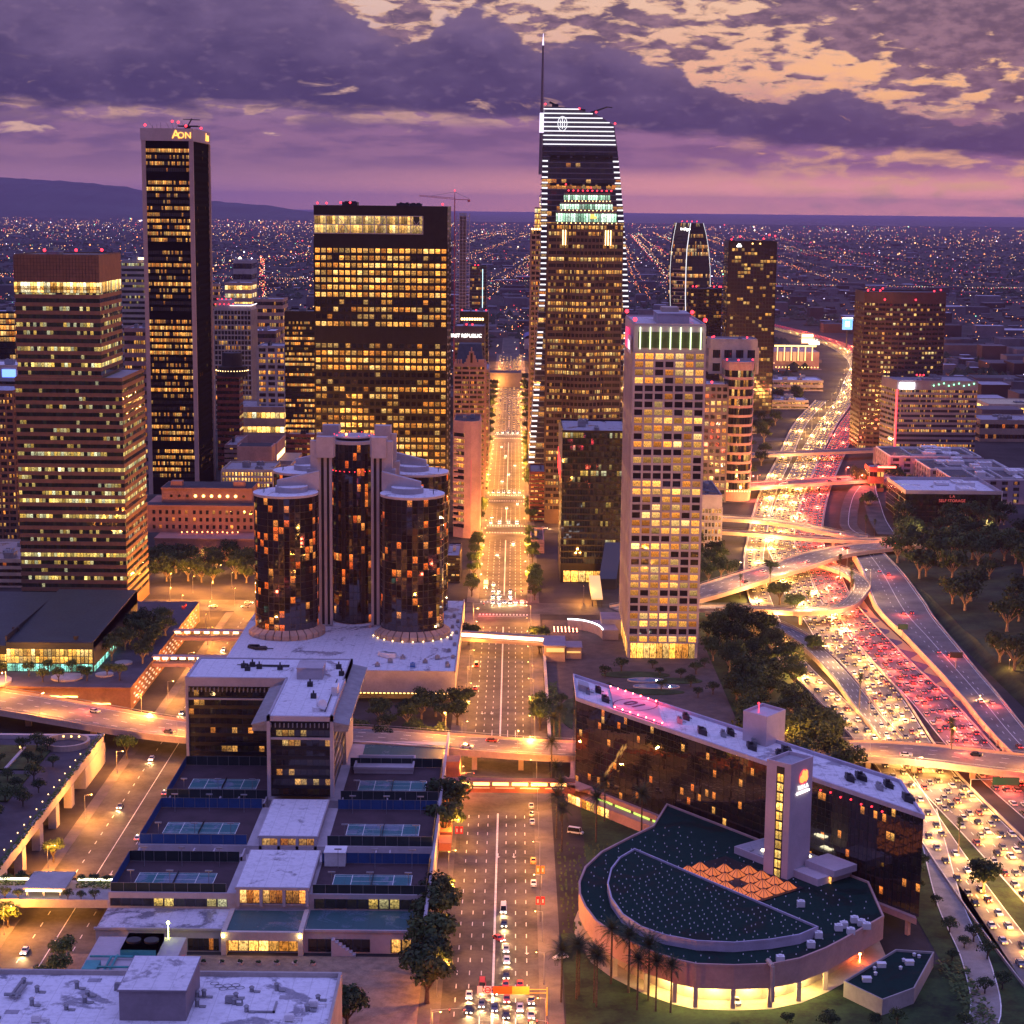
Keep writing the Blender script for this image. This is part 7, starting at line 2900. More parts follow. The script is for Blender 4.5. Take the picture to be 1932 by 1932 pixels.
grove('ficus', [(-21.8, y) for y in (470, 481, 493, 505, 517, 531, 598, 622)], '%s dense round tree on the left pavement of the avenue, beside the terraced courts', 'round trees on the left pavement', (1.1, 1.4))
grove('ficus', [(-22, 742), (-21, 758), (-20.8, 884), (-60, 452), (-42, 452)], '%s dense round tree standing alone by the left kerb or plaza', 'lone round trees on the left', (.9, 1.15))
grove('ficus', [(-25, y) for y in range(1392, 1490, 13)] + [(13, 1500), (13, 1640), (-24, 1560), (-24, 1590), (13, 1610)], '%s dark clipped tree in the far part of the avenue', 'clipped avenue trees', (.85, 1.05))
grove('street', [(12.6, y) for y in (735, 742, 752, 764)] + [(13, y) for y in range(990, 1060, 12)] + [(13, y) for y in range(1245, 1310, 16)] + [(13, 1395), (12.5, 1425), (14, 880), (14, 868)] + [(12.8, y) for y in range(1100, 1196, 16)] + [(13, y) for y in range(1450, 1700, 30)], '%s small street tree on the right pavement of the avenue', 'right pavement trees', (.95, 1.35))
grove('ficus', [(-23, y) for y in range(1640, 2300, 60)] + [(14, y) for y in range(1760, 2300, 70)], '%s dark tree along the farthest visible stretch of the avenue', 'farthest avenue trees', (.9, 1.2))
grove('street', [(-22, y) for y in (998, 1022, 1050, 1078, 1105, 1132, 1160, 1240, 1262, 1290)], '%s small street tree on the left pavement beyond the fifth crossing', 'left pavement trees', (.95, 1.3))
grove('grove', scat(14, -62, -27, 706, 770, 6), '%s leafy tree in the orange lit grove behind the black office block', 'grove behind the office block', (.55, .8))
grove('grove', scat(26, -212, -150, 1025, 1088, 7.5), '%s large dark tree in the park before the stone club building', 'park trees before the club', (.75, 1.05))
grove('street', scat(14, -240, -168, 762, 781, 6, None, 10.4), '%s small tree on the paved terrace before the sports hall', 'terrace trees', (.6, .9))
grove('grove', scat(14, -183, -165, 796, 872, 5.5, z=10.4), '%s dark tree beside the blank side wall of the sports hall', 'trees beside the hall', (.7, .95))
grove('grove', scat(62, 97, 131, 640, 925, 6.2, lambda x, y: y < 655 and x < 112), '%s dark tree in the wood between the mirrored hotel and the freeway', 'wood by the freeway', (.75, 1.15))
grove('grove', scat(26, 96, 132, 1040, 1200, 6.5), '%s dark tree on the bank left of the freeway beyond the broad curved overpass', 'bank trees beyond the overpass', (.7, 1.0))
grove('grove', scat(26, 230, 460, 1270, 1900, 12, lambda x, y: not (cl_x(y) + 66 < x < cl_x(y) + 130) or 1590 < y < 1680) + scat(64, 150, 420, 1420, 2400, 13, lambda x, y: not (cl_x(y) - 130 < x < cl_x(y) - 16)), '%s dark tree beside the far stretch of the freeway', 'trees along the far freeway', (.8, 1.1))
grove('grove', scat(100, 232, 335, 690, 1130, 7.5, None, slope_z), '%s tree on the dark park slope right of the freeway', 'park slope trees', (.95, 1.45))
grove('grove', scat(22, 250, 335, 1125, 1225, 8, None, 5), '%s tree in front of the black storage block', 'trees before the storage block', (.9, 1.25))
grove('con', [(310, 1172, 8), (330, 1010, 11), (322, 930, 10), (300, 1150, 8)], '%s tall narrow conifer at the right edge of the park', 'park conifers', (.8, 1.1))
grove('small', scat(40, -196, -164.5, 556, 672, 4.6, None, 9.9), '%s small tree in the roof garden of the arcade building', 'roof garden trees', (.7, 1.1))
grove('small', [(-155 + i * 4.2, 538 + (i % 2), 7) for i in range(3)] + [(-132 + i * 4, 538, 7) for i in range(3)] + [(-156 + i * 4, 525, 7) for i in range(3)] + [(-133 + i * 4, 525, 7) for i in range(3)], '%s pale lit little tree on the planted footbridge', 'footbridge trees', (.5, .65))
grove('small', scat(18, 20, 92, 740, 846, 6, None, 1.7), '%s small tree on the tower plaza', 'plaza trees', (.7, 1.1))
grove('small', scat(30, 60, 128, 424, 462, 5) + scat(14, 126, 142, 478, 600, 6), '%s low bushy tree on the grassy bank at the bottom right', 'bottom right bank trees', (.6, 1.0))
grove('street', [(-152, 505), (-150, 520), (-126, 470), (-125, 482), (-127, 492), (-150, 575), (-112, 620), (-150, 690), (-113, 695)], '%s leafy tree beside the side street on the left', 'side street trees', (.9, 1.2))
plant('ficus', 152, 556, 0, 1.0, 'big round tree alone on the verge beside the freeway, bottom right', None)
plant('ficus', 148, 866, 0, .95, 'dark round tree between the collector lanes and the white headlight lanes, under the loop ramp', 'median trees')
plant('ficus', 148, 985, 0, 1.2, 'large dark tree between the diverging lanes, just before the broad curved overpass', 'median trees')
plant('ficus', 152, 958, 0, 1.05, 'dark tree between the diverging lanes behind the loop ramp', 'median trees')
plant('ficus', 154, 1062, 0, .9, 'wide dark tree between the diverging lanes, beyond the broad curved overpass', 'median trees')
pal = []
for zx, zy in ((410, 1610), (550, 1680), (620, 1820), (710, 1740), (770, 1830), (890, 1840), (272, 1760), (292, 1795), (132, 1735), (152, 1700), (10, 1760)):
    pal.append(G(1056.6 + .2344 * zx, 1479.2 + .2344 * zy, 0))
grove('palm', pal, '%s date palm in the group before the round ballroom', 'date palms before the ballroom', (.85, 1.08))
grove('palm', [(17, 640), (18.5, 622), (16.5, 604), (18, 590), (17.5, 700), (20, 712), (16, 668), (34, 622), (46, 606), (30, 600)], '%s date palm by the right pavement below the mirrored hotel', 'date palms by the hotel', (.85, 1.05))
grove('fan', [(190, 1000), (193, 1018), (188, 985), (191, 1042), (146, 1010), (158, 950), (240, 1190), (226, 1330), (232, 1180), (175, 700), (173, 690), (152, 770), (152, 590), (128, 1000), (124, 1030)], '%s tall fan palm standing beside the freeway ramps', 'fan palms by the freeway', (.6, .85))
# hedges and low planting nobody could count
b = MB()
q = random.Random(5)
def leafbed(x0, x1, y0, y1, z0, z1, n, s=.5):
    for _ in range(n):
        p = Vector((q.uniform(x0, x1), q.uniform(y0, y1), q.uniform(z0, z1)))
        a = q.uniform(0, 6.28)
        u = Vector((math.cos(a), math.sin(a), q.uniform(-.5, .5))) * s
        v = Vector((-math.sin(a), math.cos(a), q.uniform(-.2, .8))) * s * .6
        b.face([tuple(p - u), tuple(p - v), tuple(p + u), tuple(p + v)])
leafbed(-159, -157, 472, 684, 11.2, 12.4, 1700)
leafbed(16.8, 21, 706, 800, 1.6, 4.4, 1500)
leafbed(-158, -148, 536, 541, 7, 8.2, 220)
leafbed(-133, -120, 534, 541, 7, 8.6, 500)
leafbed(60, 128, 424, 446, 0, 2.2, 2600, .7)
leafbed(124, 132, 446, 500, 0, 2, 500, .7)
leafbed(98, 132, 560, 700, 0, 1.5, 900, .8)
struct('shrubbery', b, LF_mid, 'stuff')
b = MB()
for k in range(15):
    for _ in range(26):
        x, y = 17 + k * 1.7 + q.uniform(-.4, .4), q.uniform(520, 598)
        if y > 520 + k * 1.2:
            b.face([(x - .3, y - .6, .1), (x + .3, y - .6, .1), (x + .25, y + .6, .5), (x - .25, y + .6, .5)])
struct('striped_grass', b, mat('striped_grass_green', (.07, .09, .02), .95, .4, .5), 'stuff')

# ------------------------------------------------------------------ street lamps
def light(name, e, col, r=.35, typ='POINT'):
    l = bpy.data.lights.new(name, typ)
    l.energy = e
    l.color = col
    l.shadow_soft_size = r
    return l


def lamp_proto(name, h, arm, head, e, col):
    t = thing(name, '-', 'street lamp')
    b = MB()
    b.tube((0, 0, 0), (0, 0, h), .11, .07, 6)
    b.tube((0, 0, 0), (0, 0, .6), .2, .16, 6)
    b.obj('pole', M_steel, t)
    b = MB()
    b.tube((0, 0, h - .15), (arm, 0, h + .25), .06, .05, 5)
    b.obj('arm', M_steel, t)
    b = MB()
    b.box(arm - .5, arm + .4, -.18, .18, h + .2, h + .42, 0)
    b.face([(arm - .45, -.16, h + .19), (arm - .45, .16, h + .19), (arm + .35, .16, h + .19), (arm + .35, -.16, h + .19)], 1)
    b.ball((arm, 0, h + .16), .22, 1, 6, 4)
    hd = b.obj('lamp_head', [M_dark, head], t)
    o = bpy.data.objects.new('lamp_light', light(name + '_light', e, col))
    C.objects.link(o)
    o.parent = hd
    o.location = (arm, 0, h - .15)
    dup_init(t)
    return t


AMB = (1, .37, .06)
LPs = {'ave': lamp_proto('street_lamp', 9.5, 2.2, L_warm, 32000, AMB),
       'near': lamp_proto('avenue_lamp', 9.5, 2.2, L_warm, 16000, (1, .36, .055)),
       'far': lamp_proto('far_avenue_lamp', 9.5, 2.2, L_warm, 44000, (1, .37, .06)),
       'via': lamp_proto('viaduct_lamp', 9, 2.4, L_gold, 42000, (1, .35, .045)),
       'fwy': lamp_proto('freeway_lamp', 12, 2.6, L_warm, 30000, (1, .56, .24)),
       'pk': lamp_proto('park_lamp', 4.5, .5, L_warm, 7000, (1, .42, .10)),
       'red': lamp_proto('junction_lamp', 9, 2, lamp_mat('red_orange_lamp', (1, .16, .07), 14), 60000, (1, .12, .06))}
LU = set()


def lamp(kind, x, y, z, rz, label, group):
    s = LPs[kind]
    if kind not in LU:
        LU.add(kind)
        s.location = (x, y, z)
        s.rotation_euler = (0, 0, rz)
        s['label'] = label
        s['group'] = group
        return s
    return dup(s, (x, y, z), rz, label, group)


ly = [y for y in range(444, 1760, 30) if not any(a - 3 < y < c + 3 for _, a, c, _, _ in X_ST)]
for i, y in enumerate(ly):
    lamp('near' if y < 900 else 'ave', -19.3, y, .15, 0, '%s street lamp from the viewer on the left pavement of the avenue' % nth(i), 'street lamps on the left pavement')
    lamp('near' if y < 900 else 'ave', 10.3, y + 9, .15, PI, '%s street lamp from the viewer on the right pavement of the avenue' % nth(i), 'street lamps on the right pavement')
f4 = frames(V4)
k = 0
for i in range(2, len(f4) - 2, 4):
    p, r = f4[i]
    if -125 < p.x < -55:
        continue
    q_ = p - r * 12.5 if k % 2 else p + r * 9.8
    lamp('via', q_.x, q_.y, p.z, math.atan2(r.y, r.x) + (0 if k % 2 else PI), '%s lamp on the wide orange viaduct counted from its left end' % nth(k).replace('nearest', 'first'), 'lamps on the viaduct')
    k += 1
k = 0
for P_, zz in ((R1, 9), (R3, 6), (LP, 9)):
    ff = frames(P_)
    for i in range(3, len(ff) - 2, 7):
        p, r = ff[i]
        lamp('fwy', p.x + r.x * 5, p.y + r.y * 5, p.z, math.atan2(r.y, r.x) + PI, '%s lamp post standing on the freeway ramps' % nth(k), 'lamp posts on the ramps')
        k += 1
k = 0
for i in range(12, 200, 7):
    p, r = frames(SB)[i]
    c = p - r * 11.2
    lamp('fwy', c.x, c.y, 0, math.atan2(r.y, r.x), '%s lamp post from the viewer along the white headlight lanes of the freeway' % nth(k), 'lamp posts along the freeway')
    k += 1
for i, y in enumerate(range(1772, 2560, 52)):
    lamp('far', -19.5, y, .15, 0, '%s street lamp in the far stretch of the avenue, left side' % nth(i), 'far avenue lamps, left')
    lamp('far', 10.5, y + 20, .15, PI, '%s street lamp in the far stretch of the avenue, right side' % nth(i), 'far avenue lamps, right')
for i, y in enumerate(range(462, 930, 52)):
    lamp('via', -149.5, y, .1, 0, '%s lamp from the viewer on the left side street' % nth(i), 'lamps on the side street')
for i, (x, y) in enumerate(((-60, 969), (-110, 969), (-150, 969), (-185, 969), (-215, 969), (-250, 969), (-155, 905), (-158, 935), (-178, 1000), (-140, 1000), (-100, 1000), (-120, 935), (-192, 1008), (-205, 990), (-165, 985), (-128, 985), (-175, 950), (-135, 945), (-158, 1012), (40, 985), (-150, 1215), (-60, 1228), (40, 1228), (70, 1228), (-150, 1362), (-60, 1362), (60, 1362))):
    lamp('via', x, y, 0, PI / 2, '%s lamp on the cross streets, counted by nearness then from the right' % nth(i), 'lamps on the cross streets')
for i, (x, y) in enumerate(((-205, 1052), (-190, 1062), (-180, 1046), (-172, 1058), (-196, 1074), (-165, 1070))):
    lamp('pk', x, y, 0, 0, '%s glowing park lamp among the trees before the stone club building' % nth(i), 'park lamps')
for i, (x, y, z) in enumerate(((186, 1372, 7), (262, 1420, 7), (268, 1396, 4), (290, 1450, 4), (180, 1366, 7))):
    lamp('red', x, y, z, 0, '%s red orange lamp around the red lit overpass' % nth(i), 'red lamps at the overpass')
for i, (px, py) in enumerate(((1905, 1240), (1900, 1200), (1850, 1290))):
    x, y = G(px, py, 10)
    lamp('pk', x, y, slope_z(x, y), 1, '%s small lamp on the park slope at the right edge' % nth(i), 'lamps on the park slope')
# ------------------------------------------------------------------ vehicles
PAINTS = {'white': (.72, .71, .70), 'silver': (.40, .40, .42), 'black': (.015, .015, .018), 'dark blue': (.03, .04, .12), 'red': (.45, .03, .03), 'orange': (.75, .28, .03), 'grey': (.13, .13, .14)}
M_glass = mat('car_glass', (.01, .011, .014), .08, 0, spec=.8)
M_tyre = mat('tyre_rubber', (.012, .012, .012), .9, .1)


def car_shell(b, L, Wd, h, mi=0, van=False):
    w = Wd / 2
    pr = [(-L / 2, .35), (-L / 2, .78), (-L / 2 + .15, .92), (L / 2 - 1.2, .95), (L / 2 - .1, .72), (L / 2, .35)]   # nose at +L/2 in this profile
    for s in (-1, 1):
        f = [(s * w, -x, z) for x, z in pr]
        b.face(f if s < 0 else f[::-1], mi)
    for (xa, za), (xb, zb) in zip(pr, pr[1:] + pr[:1]):
        b.face([(-w, -xa, za), (w, -xa, za), (w, -xb, zb), (-w, -xb, zb)][::-1], mi)


def car_proto(colname, lights=True, kind='car'):
    L, Wd, h = (4.5, 1.8, 1.45) if kind == 'car' else (5.6, 2.0, 2.3)
    t = thing('van' if kind == 'van' else 'car', '-', 'van' if kind == 'van' else 'car')
    paint = mat('paint_' + colname.replace(' ', '_'), PAINTS[colname], .3, 0, spec=.6)
    b = MB()
    car_shell(b, L, Wd, h)
    y0, y1 = (-.75, 1.75) if kind == 'car' else (-2.0, 2.7)
    e0, e1 = (-.1, 1.35) if kind == 'car' else (-1.5, 2.6)
    w0, w1 = Wd / 2 - .06, Wd / 2 - .22
    b.face([(-w1, e0, h), (w1, e0, h), (w1, e1, h), (-w1, e1, h)])
    for s in (-1, 1):
        b.tube((s * w1, e0, h), (s * w0, y0, .93), .05, n=4)
        b.tube((s * w1, e1, h), (s * w0, y1, .93), .05, n=4)
    b.obj('body', paint, t)
    b = MB()
    lo = [(-w0, y0, .92), (w0, y0, .92), (w0, y1, .92), (-w0, y1, .92)]
    hi = [(-w1, e0, h - .02), (w1, e0, h - .02), (w1, e1, h - .02), (-w1, e1, h - .02)]
    for i in range(4):
        j = (i + 1) % 4
        b.face([lo[i], lo[j], hi[j], hi[i]])
    b.obj('windows', M_glass, t)
    for sx in (-1, 1):
        for y in (-L * .31, L * .31):
            b = MB()
            b.tube((sx * (Wd / 2 - .2), y, .32), (sx * (Wd / 2 + .02), y, .32), .32, n=10)
            b.obj('wheel', M_tyre, t)
    for sx in (-1, 1):
        b = MB()
        b.box(sx * (Wd / 2 - .3) - .22, sx * (Wd / 2 - .3) + .22, -L / 2 - .05, -L / 2 + .1, .56, .80)
        o = b.obj('headlight', L_head if lights else M_glass, t)
        b = MB()
        b.box(sx * (Wd / 2 - .25) - .2, sx * (Wd / 2 - .25) + .2, L / 2 - .1, L / 2 + .04, .62, .85)
        b.obj('tail_light', L_tail if lights else mat('dull_red_lens', (.2, .01, .01), .3, 0), t)
    if lights:
        l = bpy.data.lights.get('headlight_beam') or light('headlight_beam', 4200, (1, .62, .24), .15, 'SPOT')
        l.spot_size, l.spot_blend = 1.9, .8
        lo_ = bpy.data.objects.new('headlight_beam', l)
        C.objects.link(lo_)
        lo_.parent = o
        lo_.location = (0, -L / 2 - .3, 1.0)
        lo_.rotation_euler = (math.radians(62), 0, 0)
        lo_.rotation_euler = Vector((0, 1, .55)).to_track_quat('Z', 'Y').to_euler()
    dup_init(t)
    return t


CP_ = {}


def put_car(col, x, y, rz, label, lights=True, kind='car', group=None, z=.03):
    key = (col, lights, kind)
    if key not in CP_:
        CP_[key] = car_proto(col, lights, kind)
        c = CP_[key]
        c.location = (x, y, z)
        c.rotation_euler = (0, 0, rz)
        c['label'] = label
        if group:
            c['group'] = group
        return c
    return dup(CP_[key], (x, y, z), rz, label, group)


QG = 'cars queueing at the near lights'
for zx, zy, col, kd, rz, lab in (
        (660, 1080, 'white', 'van', 0, 'white van with headlights on at the rear of the near queue, behind a black car'),
        (665, 1190, 'black', 'car', 0, 'black car with headlights on directly ahead of the white van in the near queue'),
        (625, 1300, 'red', 'car', .6, 'red car slanting across the lane line into the near queue'),
        (680, 1380, 'silver', 'car', 0, 'silver car just ahead of the slanting red car'),
        (685, 1465, 'white', 'car', 0, 'white car in the left queue lane, ahead of the silver one'),
        (680, 1580, 'black', 'car', 0, 'black car in the left queue lane, ahead of the white one'),
        (676, 1650, 'red', 'car', 0, 'red car in the left queue lane partly under the sign arm'),
        (685, 1758, 'red', 'car', 0, 'red car in the left queue lane just past the sign arm'),
        (680, 1878, 'black', 'car', 0, 'black car first in the left queue lane at the stop line'),
        (500, 1660, 'red', 'van', 0, 'red high bodied van in the second lane from the left kerb'),
        (593, 1700, 'dark blue', 'car', 0, 'dark blue car beside the red van'),
        (495, 1795, 'grey', 'car', 0, 'grey car directly ahead of the red van'),
        (593, 1825, 'dark blue', 'car', 0, 'dark blue car nearest the stop line in the middle lane'),
        (400, 1840, 'black', 'car', 0, 'black car at the stop line in the lane beside the left kerb'),
        (400, 1730, 'white', 'car', 0, 'white car in the left kerb lane under the trees'),
        (785, 1650, 'red', 'car', 0, 'dark red car behind the sign board in the right turn lane'),
        (785, 1825, 'white', 'car', 0, 'white car at the stop line right of the sign arm shadow'),
        (870, 1770, 'dark blue', 'car', 0, 'dark blue car in the lane by the right kerb'),
        (870, 1880, 'silver', 'car', 0, 'silver car at the stop line by the right kerb')):
    x, y = G(784.9 + .25 * zx, 1449 + .25 * zy, 0)
    put_car(col, x, y, rz, lab, True, kd, QG)
for zx, zy, col, kd, rz, lab in (
        (885, 715, 'orange', 'car', 0, 'orange taxi parked at the right kerb'),
        (887, 885, 'white', 'car', 0, 'white car parked at the right kerb nearer than the orange taxi'),
        (870, 300, 'silver', 'car', 0, 'silver car parked at the right kerb, farthest of the three below the footbridge'),
        (873, 360, 'grey', 'car', 0, 'grey car parked at the right kerb, middle of the three below the footbridge'),
        (877, 420, 'silver', 'car', 0, 'silver car parked at the right kerb, nearest of the three below the footbridge'),
        (1205, 495, 'white', 'van', 1.2, 'white van parked in front of the glowing shop fronts'),
        (1090, 1440, 'white', 'car', -1.1, 'white car in the drive beside the date palms')):
    x, y = G(784.9 + .25 * zx, 1449 + .25 * zy, 0)
    put_car(col, x, y, rz, lab, False, kd)
x, y = G(1390, 1893, 0)
put_car('white', x, y, .1, 'white car under the lit colonnade of the round ballroom', False)
x, y = G(342, 1526, 7)
put_car('red', -103, 672 + 20, 1.3, 'red car on the lower road in front of the wide viaduct', False, z=0.1)
put_car('grey', -96, 689, 1.3, 'grey car on the lower road right of the red one', False, z=0.1)
cols = ['white', 'silver', 'black', 'white', 'grey', 'silver']
for i, (zx, zy) in enumerate(((720, 235), (718, 295), (712, 345), (712, 405), (770, 295), (775, 345), (775, 410), (822, 400), (875, 295), (875, 345), (875, 405), (925, 400), (985, 400))):
    x, y = G(784.9 + .2031 * zx, 1056.6 + .2031 * zy, 0)
    put_car(cols[i % 6], x, y, 0, '%s car with glaring headlights waiting at the fifth crossing, %s of that queue' % (cols[i % 6], nth(12 - i)), True, 'car', 'cars waiting at the fifth crossing')
k = 0
for yb, n in ((1236, 4), (1372, 6), (1744, 5)):
    for i in range(n * 2):
        x = -15.5 + (i % n) * 24 / n + 1
        y = yb + (i // n) * 7.5 + rnd.uniform(0, 2)
        put_car(cols[k % 6], x, y, 0, 'car with glaring headlights waiting at a far crossing of the avenue', True, 'car', 'cars waiting at far crossings')
        k += 1
for i, (x, y, kd, c) in enumerate(((-16, 842, 'van', 'red'), (-15.8, 800, 'car', 'red'), (-14, 1260, 'car', 'black'), (-9, 1120, 'car', 'silver'), (1, 1160, 'car', 'white'), (-4, 1300, 'car', 'white'), (4, 1320, 'car', 'silver'), (-8, 1430, 'car', 'white'), (-3, 1470, 'car', 'silver'), (2, 1520, 'car', 'white'), (-6, 1580, 'car', 'white'), (-10, 1640, 'car', 'silver'))):
    put_car(c, x, y, PI if i < 2 else 0, ('red van showing red tail lights at the left kerb beyond the glowing footbridge', 'red car showing tail lights at the left kerb nearer than the red van')[i] if i < 2 else 'car driving along the far avenue with headlights on', True, kd, None if i < 2 else 'cars driving on the far avenue')
k = 0
for y0, x0, x1, d in ((963, -300, -24, -PI / 2), (974, -300, -24, PI / 2), (1211, -200, -24, -PI / 2), (1218, 20, 140, PI / 2)):
    for i in range(int((x1 - x0) / 17)):
        x = x0 + i * 17 + rnd.uniform(-5, 5)
        if (x, y0) and rnd.random() < .75:
            put_car(cols[k % 6], x, y0 + rnd.uniform(-1.5, 1.5), d, 'car with lights on driving along a cross street left or right of the avenue', True, 'car', 'cars on the cross streets')
            k += 1
for i in range(14):
    y = 500 + i * 31 + rnd.uniform(-8, 8)
    put_car(cols[i % 6], -127 if i % 2 else -140, y, PI if i % 2 else 0, '%s car with lights on from the viewer along the left side street' % nth(i), True, 'car', 'cars on the left side street')
# city bus
t = thing('city_bus', 'orange roofed city bus at the left kerb before the fifth crossing', 'bus', (-14.5, 1024, 0))
b = MB()
b.box(-15.8, -13.2, 1018, 1030, .4, 3.0)
b.box(-15.7, -13.3, 1018.2, 1029.8, 3.0, 3.2, 1)
b.obj('body', [mat('bus_orange', (.7, .25, .04), .4, .1), M_white], t)
b = MB()
for xx in (-15.84, -13.16):
    b.face([(xx, 1018.6, 1.5), (xx, 1029.4, 1.5), (xx, 1029.4, 2.5), (xx, 1018.6, 2.5)])
b.face([(-15.6, 1017.95, 1.2), (-13.4, 1017.95, 1.2), (-13.4, 1017.95, 2.6), (-15.6, 1017.95, 2.6)])
b.obj('windows', mat('bus_glow', (.3, .3, .2), .3, 0, emit=(1, .8, .45), es=1.4), t)
for yy in (1020.5, 1027.5):
    for xx in (-15.7, -13.3):
        b = MB()
        b.tube((xx - .15, yy, .5), (xx + .15, yy, .5), .5, n=10)
        b.obj('wheel', M_tyre, t)
for xx in (-15.3, -13.7):
    b = MB()
    b.box(xx - .22, xx + .22, 1017.8, 1018, .7, .95)
    b.obj('headlight', L_head, t)

t = thing('exhibition_hall', 'white fronted hall with a curved blue roof at the far right side of the avenue', 'building', (50, 2840, 0))
b = MB()
b.box(16, 90, 2800, 2880, 0, 16)
b.box(22, 60, 2760, 2800, 0, 9)
b.obj('wall', M_concw, t)
b = MB()
for i in range(8):
    a, c = PI * i / 8, PI * (i + 1) / 8
    b.face([(53 - 38 * math.cos(a), 2798, 16 + 9 * math.sin(a)), (53 - 38 * math.cos(c), 2798, 16 + 9 * math.sin(c)), (53 - 38 * math.cos(c), 2884, 16 + 9 * math.sin(c)), (53 - 38 * math.cos(a), 2884, 16 + 9 * math.sin(a))], 0, None, True)
b.obj('curved_roof', mat('hall_blue_roof', (.08, .10, .30), .5, .1), t)
# freeway traffic: one mesh per car, lights on
m = bpy.data.materials.new('traffic_paint')
m.use_nodes = True
g = NT(m.node_tree)
g.put(m.node_tree.nodes['Principled BSDF'].inputs['Base Color'], g.ramp(g.new('ShaderNodeObjectInfo').outputs['Random'], [(0, (.6, .6, .6)), (.3, (.25, .25, .27)), (.5, (.03, .03, .035)), (.7, (.1, .1, .12)), (.85, (.3, .03, .03)), (1, (.05, .07, .2))], 'CONSTANT'))
m.node_tree.nodes['Principled BSDF'].inputs['Roughness'].default_value = .3
L_hf = lamp_mat('freeway_headlight', (1, .56, .15), 2.4)
L_tf = lamp_mat('freeway_tail_light', (1, .03, .03), 3.2)


def tiny_car(b, o, d, r, sc=1.0):
    "car pointing along d"
    def w(x, y, z):
        p = o + r * x + d * y
        return (p.x, p.y, o.z + z)
    def bx(x0, x1, y0, y1, z0, z1, mi, y2=None, y3=None):
        y2, y3 = y0 if y2 is None else y2, y1 if y3 is None else y3
        q = [w(x0, y0, z0), w(x1, y0, z0), w(x1, y1, z0), w(x0, y1, z0)]
        k = [w(x0, y2, z1), w(x1, y2, z1), w(x1, y3, z1), w(x0, y3, z1)]
        for i in range(4):
            j = (i + 1) % 4
            b.face([q[i], q[j], k[j], k[i]], mi)
        b.face(k, mi)
    bx(-.9, .9, -2.3, 2.3, .3, .9, 0)
    bx(-.82, .82, -1.9, 1.0, .9, 1.42, 1, -1.4, .3)
    b.face([w(-.7, -1.35, 1.44), w(.7, -1.35, 1.44), w(.7, .25, 1.44), w(-.7, .25, 1.44)], 0)
    for s in (-1, 1):
        bx(s * .6 - .26, s * .6 + .26, 2.28, 2.42, .5, .84, 2)
        bx(s * .62 - .24, s * .62 + .24, -2.4, -2.28, .55, .88, 3)
        for y in (-1.4, 1.4):
            bx(s * .86 - .08, s * .86 + .08, y - .32, y + .32, 0, .62, 4)


CM = [m, M_glass, L_hf, L_tf, M_tyre]
b = MB()
tiny_car(b, Vector((0, 0, 0)), Vector((0, 1, 0)), Vector((1, 0, 0)))
fc = b.obj('freeway_car', CM)
tag(fc, '-', 'car')
lg = light('headlight_spill', 5200, (1, .46, .10), .6)
lr = light('tail_light_spill', 5000, (1, .10, .05), .6)
lgf = light('far_headlight_spill', 48000, (1, .46, .10), .8)
lrf = light('far_tail_light_spill', 30000, (1, .10, .05), .8)
first = [True]
far = MB()
cnt = {}


def run(P_, h, lanes, sgn, gap, lab, group, lt, every, cap, ymax=1e9):
    f = frames(P_)
    S_ = [0.0]
    for a, c in zip(P_, P_[1:]):
        S_.append(S_[-1] + (c - a).length)
    jobs = []
    for li, o in enumerate(lanes):
        s = rnd.uniform(0, gap)
        while s < S_[-1] - 10:
            i = max(k for k in range(len(S_)) if S_[k] <= s) if False else min(len(S_) - 2, next(k for k in range(len(S_)) if S_[k + 1] > s))
            (p, r), (q, r2) = f[i], f[i + 1]
            k = (s - S_[i]) / (S_[i + 1] - S_[i])
            c = p.lerp(q, k) + r * (o * wid(h, i, len(P_)))
            d = (q - p)
            d.z = 0
            d = d.normalized() * sgn
            jobs.append((c, d, li))
            s += gap * rnd.uniform(.62, 1.7)
    jobs.sort(key=lambda j: j[0].y)
    n = 0
    for j, (c, d, li) in enumerate(jobs):
        c = Vector((c.x, c.y, c.z + .08))
        if not seen(c):
            continue
        if n < cap and c.y < ymax:
            n += 1
            if first[0]:
                first[0] = False
                o = fc
            else:
                o = fc.copy()
                C.objects.link(o)
            o.location = c
            o.rotation_euler = (0, 0, math.atan2(d.y, d.x) - PI / 2)
            o['label'] = lab % ORD[li].replace('nearest', 'first')
            o['group'] = group
            if every and j % every == 0:
                lo = bpy.data.objects.new(lt.name, lt)
                C.objects.link(lo)
                lo.parent = o
                lo.location = (0, 4.2 if sgn < 0 else -4.0, 2.4)
        else:
            if j % (every * (4 if c.y < 1500 else 7)) == 0 and c.y < 3300:
                lo = bpy.data.objects.new(lt.name, lgf if lt is lg else lrf)
                C.objects.link(lo)
                lo.location = c + d * 4 + Vector((0, 0, 3.2))
                lo.scale = (1, 1, 1)
            tiny_car(far, c, d, Vector((d.y, -d.x, 0)))


